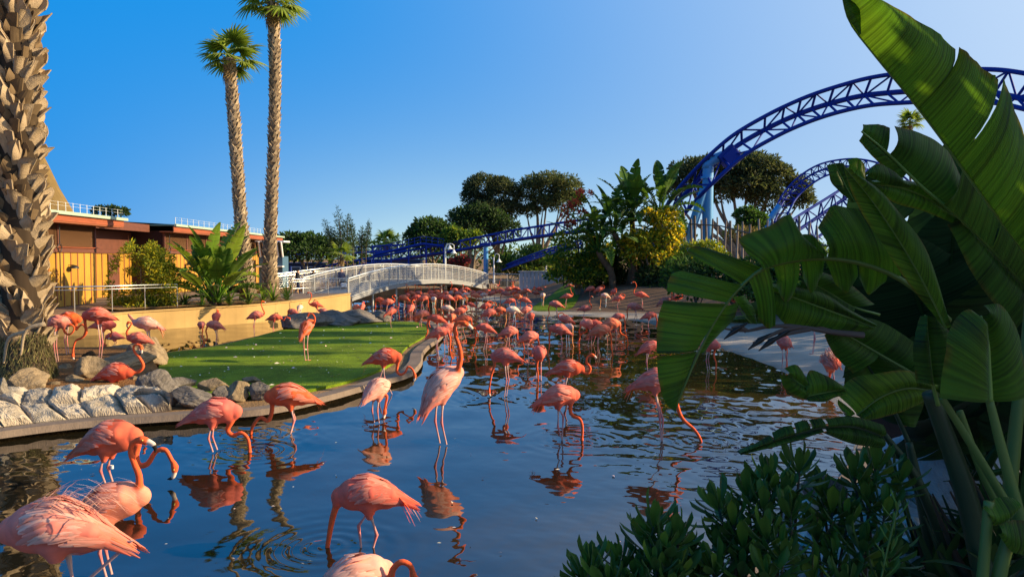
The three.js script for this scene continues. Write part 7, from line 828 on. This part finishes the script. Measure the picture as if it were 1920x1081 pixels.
const FLOCK = [
  [713, 561, 'feed', 160, 1, 'o', 'left of the pair of small flamingos by the bridge foot'], [727, 565, 'loop', 10, 1.05, 'r', 'dark pink flamingo beside the pair by the bridge foot'], [733, 583, 'tuck', 40, .95, 'p', 'pink flamingo asleep on one leg at the far tip of the grass', .16],
  [771, 576, 'loop', 80, 1, 'p', 'flamingo seen from behind with raised head, just right of the far grass tip'], [791, 587, 'feed', 15, 1.02, 'p', 'pink flamingo feeding right, near the far grass tip'], [818, 596, 'feed', 5, 1.12, 'r', 'deep pink flamingo with level back, leftmost of the crowd behind the upright one'],
  [847, 594, 'feed', -85, 1, 'o', 'orange flamingo seen end on behind the head of the tall upright one'], [869, 596, 'feedS', 8, 1.06, 'o', 'orange pink flamingo reaching forward to the water beyond the upright head'], [823, 622, 'feed', 0, 1.12, 'p', 'coral flamingo with long lowered neck just left of the upright neck'], [839, 614, 'feed', 20, 1.05, 'r', 'flamingo mostly hidden behind the upright neck'],
  [909, 613, 'feed', 12, 1.04, 'p', 'flamingo with a straight sloping neck, right of the upright head'], [955, 620, 'feedS', 20, .98, 'p', 'pink flamingo with forward curved pale neck, above the tail raised feeder'], [992, 630, 'feed', 20, 1, 'p', 'flamingo feeding right, behind the round end on one'],
  [840, 577, 'feed', 190, 1, 'w', 'pale flamingo on the shallow shelf, left of two feeding heads down'], [861, 582, 'tuck', 5, .98, 'r', 'rose flamingo with head turned onto its back on the shelf'], [884, 570, 'tall', 175, .82, 'r', 'thin upright flamingo head on in the middle of the shelf'], [911, 572, 'tuck', 10, 1, 'r', 'red backed flamingo asleep at the far edge of the crowd'], [917, 585, 'mid', 15, 1.02, 'p', 'flamingo with rosy wing and neck bent low, middle of the crowd'],
  [938, 580, 'loop', 190, .98, 'o', 'orange necked flamingo with a tight loop, middle of the crowd'], [962, 580, 'feed', 200, 1.08, 'w', 'whitish flamingo with long pale neck slanting down left'], [986, 580, 'tuck', 30, .98, 'p', 'pink flamingo behind the tail of the whitish one'], [956, 563, 'feed', 182, 1, 'p', 'pink flamingo facing left in front of the small grass patch'], [971, 555, 'tuck', 200, 1, 'o', 'orange breasted flamingo at the left end of the grass patch'], [985, 561, 'feed', 176, .95, 'p', 'flamingo feeding left at the end of the grass patch'],
  [764, 553, 'feed', -80, 1, 'p', 'leftmost flamingo of the far row under the bridge'], [774, 550, 'tall', 175, 1, 'o', 'second flamingo of the row under the bridge, neck upright'], [780, 556, 'mid', 0, 1, 'r', 'third flamingo of the row under the bridge, body low and red'], [786, 549, 'erect', 175, 1, 'p', 'fourth of the row under the bridge with S neck'], [799, 554, 'tall', 180, 1, 'o', 'fifth of the row under the bridge, pale bill high'], [811, 553, 'erect', 185, 1, 'p', 'sixth of the row under the bridge, below the lamp post'], [813, 560, 'feed', -70, .95, 'w', 'pale flamingo in front of the sixth of the bridge row'],
  [822, 551, 'erect', 5, 1, 'o', 'seventh of the row under the bridge, facing right'], [829, 555, 'tuck', 0, 1, 'r', 'eighth of the row under the bridge, body red'], [836, 549, 'loop', 185, 1, 'p', 'ninth of the row under the bridge with looped neck'], [846, 549, 'tuck', -60, 1.05, 'w', 'tenth of the row under the bridge, pale breast'], [853, 543, 'erect', 180, 1, 'r', 'eleventh of the row under the bridge, set further back'], [861, 550, 'feed', 170, 1.04, 'p', 'twelfth of the row under the bridge, neck down'], [872, 552, 'tall', 178, 1.05, 'w', 'whitish flamingo with very straight neck near the right end of the bridge row'], [884, 548, 'feed', 10, 1, 'r', 'red flamingo right of the straight necked whitish one'], [899, 548, 'erect', 178, 1.02, 'p', 'flamingo with ring shaped neck at the right end of the bridge row'], [912, 545, 'tall', 10, .95, 'p', 'last flamingo of the bridge row, by the pale post'],
  [928, 546, 'mid', 0, 1, 'r', 'leftmost flamingo of the group before the grey barrier'], [941, 544, 'tuck', 170, 1, 'p', 'second of the group before the grey barrier'], [953, 541, 'tall', 185, 1, 'r', 'tall necked red flamingo in the group before the grey barrier'], [960, 539, 'feed', 0, 1, 'o', 'orange flamingo right of the tall red one before the barrier'], [970, 541, 'tall', 175, 1, 'p', 'upright flamingo in front of the left end of the barrier'], [986, 538, 'tuck', 180, 1, 'r', 'red flamingo with folded neck at the foot of the barrier'], [987, 543, 'feed', 5, .95, 'p', 'lower of two overlapping flamingos at the foot of the barrier'],
  [1004, 538, 'feed', -60, 1, 'p', 'flamingo on pale legs at the foot of the barrier, middle'], [1018, 553, 'feed', -85, .92, 'w', 'small pale flamingo on the grass patch', .12], [1024, 540, 'feed', 190, .95, 'p', 'flamingo feeding below the right half of the barrier'], [1036, 528, 'erect', 180, 1, 'r', 'red flamingo highest against the barrier'], [1034, 534, 'tuck', 190, 1, 'r', 'red flamingo below the highest one at the barrier'], [1050, 535, 'erect', -20, 1, 'o', 'orange flamingo at the right end of the barrier group'], [1066, 536, 'erect', 180, 1.05, 'p', 'flamingo facing left with S neck right of the barrier', .2], [1079, 539, 'tuck', 10, .95, 'r', 'rounded red flamingo asleep right of the S necked one', .2],
  [1063, 554, 'erect', 182, 1, 'p', 'upright flamingo facing left on the grass patch', .14], [1097, 529, 'feed', 180, 1, 'o', 'sunlit orange flamingo in front of the brown panel', .5], [1112, 530, 'erect', 178, 1.02, 'p', 'upright flamingo in front of the brown panel, neck raised', .5], [1107, 540, 'feed', 5, .98, 'r', 'left of two red flamingos on the dirt below the brown panel', .4], [1124, 541, 'tuck', 170, 1, 'r', 'right of two red flamingos on the dirt below the brown panel', .4], [1135, 553, 'feed', 200, .92, 'w', 'pale flamingo with neck down on the dark dirt', .3], [1151, 546, 'tuck', -70, .95, 'r', 'round red flamingo asleep left of the tree trunk', .4], [1160, 558, 'tuck', 0, 1.0, 'p', 'preening flamingo on one leg in front of the tree trunk', .25], [1202, 551, 'erect', 180, 1.12, 'p', 'large flamingo facing left with S neck right of the tree trunk', .3],
  [1246, 563, 'tall', 182, 1.05, 'p', 'upright flamingo half hidden by the upper finger of the big leaf', .25], [1268, 557, 'loop', 180, 1.0, 'r', 'flamingo seen through a slit of the big leaf', .25], [1097, 577, 'erect', 182, .95, 'p', 'upright flamingo facing left at the water edge under the trees', .03], [1042, 569, 'feed', 178, 1.1, 'p', 'flamingo feeding left at the kerb below the grass patch'], [996, 591, 'feed', -85, 1.0, 'p', 'flamingo facing the camera with hanging neck, left of the kerb end'], [1061, 597, 'tuck', 0, .95, 'p', 'pink flamingo with orange tail plumes near the kerb'], [1050, 616, 'feed', 180, 1.12, 'p', 'large coral flamingo feeding left in the middle water'], [1066, 613, 'feed', -60, .9, 'w', 'pale flamingo behind the tail of the large coral one'],
  [1104, 606, 'feed', 185, 1.05, 'p', 'leftmost of the bright cluster in the middle water'], [1116, 606, 'feedS', 180, 1.05, 'r', 'second of the bright cluster, between two others'], [1125, 618, 'feed', 5, 1.12, 'o', 'bright orange flamingo in front of the bright cluster, long neck straight down'], [1145, 606, 'feedS', 5, 1.16, 'o', 'rightmost of the bright cluster with a long hooked neck'], [1158, 593, 'feed', 0, .98, 'p', 'pink flamingo feeding right, behind the bright cluster'], [1190, 573, 'feed', 182, 1.1, 'p', 'coral flamingo on the beach edge feeding left below the tree trunk', .03], [1218, 590, 'feed', 178, 1.0, 'p', 'flamingo feeding at the beach edge next to the big leaf', .02], [1217, 648, 'tall', 165, 1.02, 'p', 'upright flamingo facing left, right against the big leaf'],
  [1375, 560, 'tuck', 0, .9, 'p', 'flamingo behind the big leaf of which a bit of pink shows', .3], [1403, 553, 'feed', 180, 1, 'w', 'pink flamingo seen through a gap in the big leaf', .35],
  [377, 608, 'feed', -60, .85, 'p', 'leftmost of three small flamingos in the channel'], [402, 608, 'feed', 175, 1.0, 'p', 'middle of three flamingos in the channel, stepping left'], [405, 592, 'tuck', 100, 1.12, 'r', 'red flamingo above the other two in the channel'], [479, 590, 'erect', 178, 1.02, 'p', 'flamingo with S neck in the channel before the yellow wall'], [515, 594, 'mid', 5, .95, 'r', 'rosy flamingo with lowered head at the left end of the rock ledge'], [549, 584, 'feed', 160, .95, 'p', 'flamingo behind the left part of the rock ledge'], [562, 576, 'tuck', 90, .9, 'w', 'pale feathered flamingo behind the rock ledge'], [592, 570, 'erect', 180, 1.02, 'r', 'upright flamingo facing left close to the yellow wall'], [607, 583, 'tall', 0, .88, 'p', 'upright flamingo facing right behind the rock ledge'], [668, 575, 'feed', 90, .85, 'o', 'orange flamingo low behind the right end of the ledge'], [679, 574, 'tuck', 85, .9, 'p', 'round pink flamingo at the right end of the ledge'],
  [1005, 548, 'tuck', 200, .9, 'r', 'red flamingo crouched behind the small grass patch'], [875, 541, 'loop', 185, .95, 'r', 'flamingo at the back of the bridge row, nearest the dark opening'], [930, 535, 'tall', 180, .9, 'p', 'small flamingo at the very back, left of the barrier'],
  [757, 557, 'feed', 170, 1, 'o', 'flamingo feeding just outside the left end of the bridge row'], [768, 547, 'erect', 10, 1, 'p', 'flamingo behind the gap between the first two of the bridge row'], [793, 558, 'feed', 20, 1, 'r', 'flamingo bent low in front of the fourth and fifth of the bridge row'], [805, 548, 'tall', 175, 1, 'r', 'slender flamingo behind the fifth and sixth of the bridge row'],
  [818, 546, 'loop', 180, 1, 'o', 'flamingo in the second rank left of the seventh of the bridge row'], [841, 557, 'feed', 175, 1.02, 'p', 'flamingo feeding in front of the ninth of the bridge row'], [857, 557, 'mid', 5, 1, 'o', 'flamingo in front of the twelfth of the bridge row, neck forward'], [867, 545, 'tuck', 180, 1, 'p', 'flamingo asleep behind the straight necked whitish one'], [892, 553, 'feed', 190, 1, 'o', 'orange flamingo in front of the ring necked one'], [906, 552, 'tuck', 0, 1, 'w', 'pale flamingo asleep between the bridge row and the barrier group'], [920, 549, 'erect', 178, 1, 'r', 'flamingo standing left of the barrier group, neck raised'],
  [948, 549, 'feed', 182, 1, 'p', 'front flamingo of the barrier group, left half, feeding'], [963, 547, 'tuck', 20, 1, 'r', 'front flamingo of the barrier group, middle, asleep'], [979, 547, 'feed', 5, 1, 'o', 'front flamingo of the barrier group, right half, feeding'], [1012, 541, 'mid', 180, .95, 'r', 'flamingo low between the pale legged one and the next at the barrier'], [1045, 541, 'feed', 178, .95, 'p', 'flamingo feeding below the orange one at the barrier end'],
];
FLOCK.forEach(([px, cy, pose, yaw, s0, tn, label, e = 0], k) => {
  const s = s0 * 0.86;
  const P = PROTO[pose][(k * 3 + (k >> 2)) % 4], d = (EYE - e - 0.8 * s) * F / (cy - HY), c = at(px, cy, d), big = d < 24;
  if (!P.done) { P.done = flamingoGroup(P, '', undefined, false); }
  const g = P.used ? P.done.clone() : P.done; if (P.used) { g.name = numbered('flamingo'); scene.add(g); } P.used = true;
  g.position.set(c.x, e - 0.02, c.z); g.rotation.y = yaw * Math.PI / 180; g.scale.setScalar(s); tag(g, /flamingo/.test(label) ? label : label + ' flamingo', 'flamingo', 'flamingos of the flock');
  g.children.forEach((m, i) => { m.material = TINT[tn][i]; });
  if (big && e < 0.05) RINGS.push([c.x, c.z, 0.05, 0.5]);
  if (pose.startsWith('feed') && d < 26 && e < 0.05) { const x = 0.42 * s, th = g.rotation.y; RINGS.push([c.x + Math.cos(th) * x, c.z - Math.sin(th) * x, 0.09, 0.7]); }
});
// ---------- water, with rings round the birds that stand in it ----------
{
  const r = rng(77), Wv = []; const add = (n, l0, l1, s) => { for (let k = 0; k < n; k++) { const l = l0 * Math.pow(l1 / l0, r()), a = -Math.PI / 2 + (r() - 0.5) * 2.6, q = 2 * Math.PI / l; Wv.push([q * Math.cos(a), q * Math.sin(a), r() * 6.28, s * (0.5 + r()), l]); } };
  add(10, 0.9, 2.4, 0.008); add(14, 0.3, 0.9, 0.013); add(14, 0.11, 0.3, 0.012);
  function slope(x, z) {
    const dist = Math.hypot(x, z), calm = lerp(0.25, 1.25, smooth(0.32, 0.7, fbm(x * 0.22 + 3, z * 0.16, 1, 3))) * lerp(0.55, 1.15, smooth(8, 15, dist)) * (0.7 + 0.6 * smooth(-2, 3, x));
    let sx = 0, sz = 0, h = 0;
    for (const [kx, kz, ph, s, l] of Wv) { const f = l < 0.3 ? smooth(26, 9, dist) : l < 0.9 ? smooth(60, 18, dist) * 0.7 + 0.3 : 1, g = (l < 0.9 ? calm : 0.6 + 0.4 * calm) * f * s, a = kx * x + kz * z + ph, k = Math.hypot(kx, kz), c = Math.cos(a) * g; sx += c * kx / k; sz += c * kz / k; h += Math.sin(a) * g / k; }
    for (const [rx, rz, amp, reach] of RINGS) { const dx = x - rx, dz = z - rz, q = Math.hypot(dx, dz); if (q > reach * 1.6 || q < 1e-3) continue; const l = 0.13 + 0.05 * q, w = amp * 2.1 * Math.exp(-q / reach * 2.2) * (1 - Math.exp(-q * 9)), c = Math.cos(q / l * 6.283) * w; sx += c * dx / q; sz += c * dz / q; }
    return [sx, sz, h];
  }
  const NR = 430, NC = 760, p = new Float32Array(NR * NC * 3), n = new Float32Array(NR * NC * 3), col = new Float32Array(NR * NC * 3), idx = new Uint32Array((NR - 1) * (NC - 1) * 6);
  let o = 0;
  for (let j = 0; j < NR; j++) { const d = 1 / lerp(1 / 2.5, 1 / 75, Math.pow(j / (NR - 1), 0.8)); for (let i = 0; i < NC; i++) { const a = lerp(-0.95, 0.95, i / (NC - 1)), x = d * Math.sin(a) * 1.05, z = -d * Math.cos(a), [sx, sz, h] = slope(x, z), q = Math.hypot(sx, 1, sz); p.set([x, h, z], o); n.set([-sx / q, 1 / q, -sz / q], o); const mk = smooth(0.35, 0.7, fbm(x * 0.35 + 5, z * 0.3, 8, 4)) * smooth(-4, 1, x * 0.5 - 0.12 * z + 3 * noise(x * 0.2, z * 0.2, 3) - 4); col.set([lerp(0.012, 0.085, mk), lerp(0.010, 0.056, mk), lerp(0.005, 0.012, mk)], o); o += 3; } }
  o = 0; for (let j = 0; j + 1 < NR; j++) for (let i = 0; i + 1 < NC; i++) { const a = j * NC + i; idx.set([a, a + 1, a + NC, a + 1, a + NC + 1, a + NC], o); o += 6; }
  const g = new THREE.BufferGeometry(); g.setAttribute('position', new THREE.BufferAttribute(p, 3)); g.setAttribute('normal', new THREE.BufferAttribute(n, 3)); g.setAttribute('color', new THREE.BufferAttribute(col, 3)); g.setIndex(new THREE.BufferAttribute(idx, 1));
  struct('water', g, mat([1, 1, 1], 0.02, { vertexColors: true, ior: 2.0, side: THREE.FrontSide }));
}
renderer.render(scene, camera);
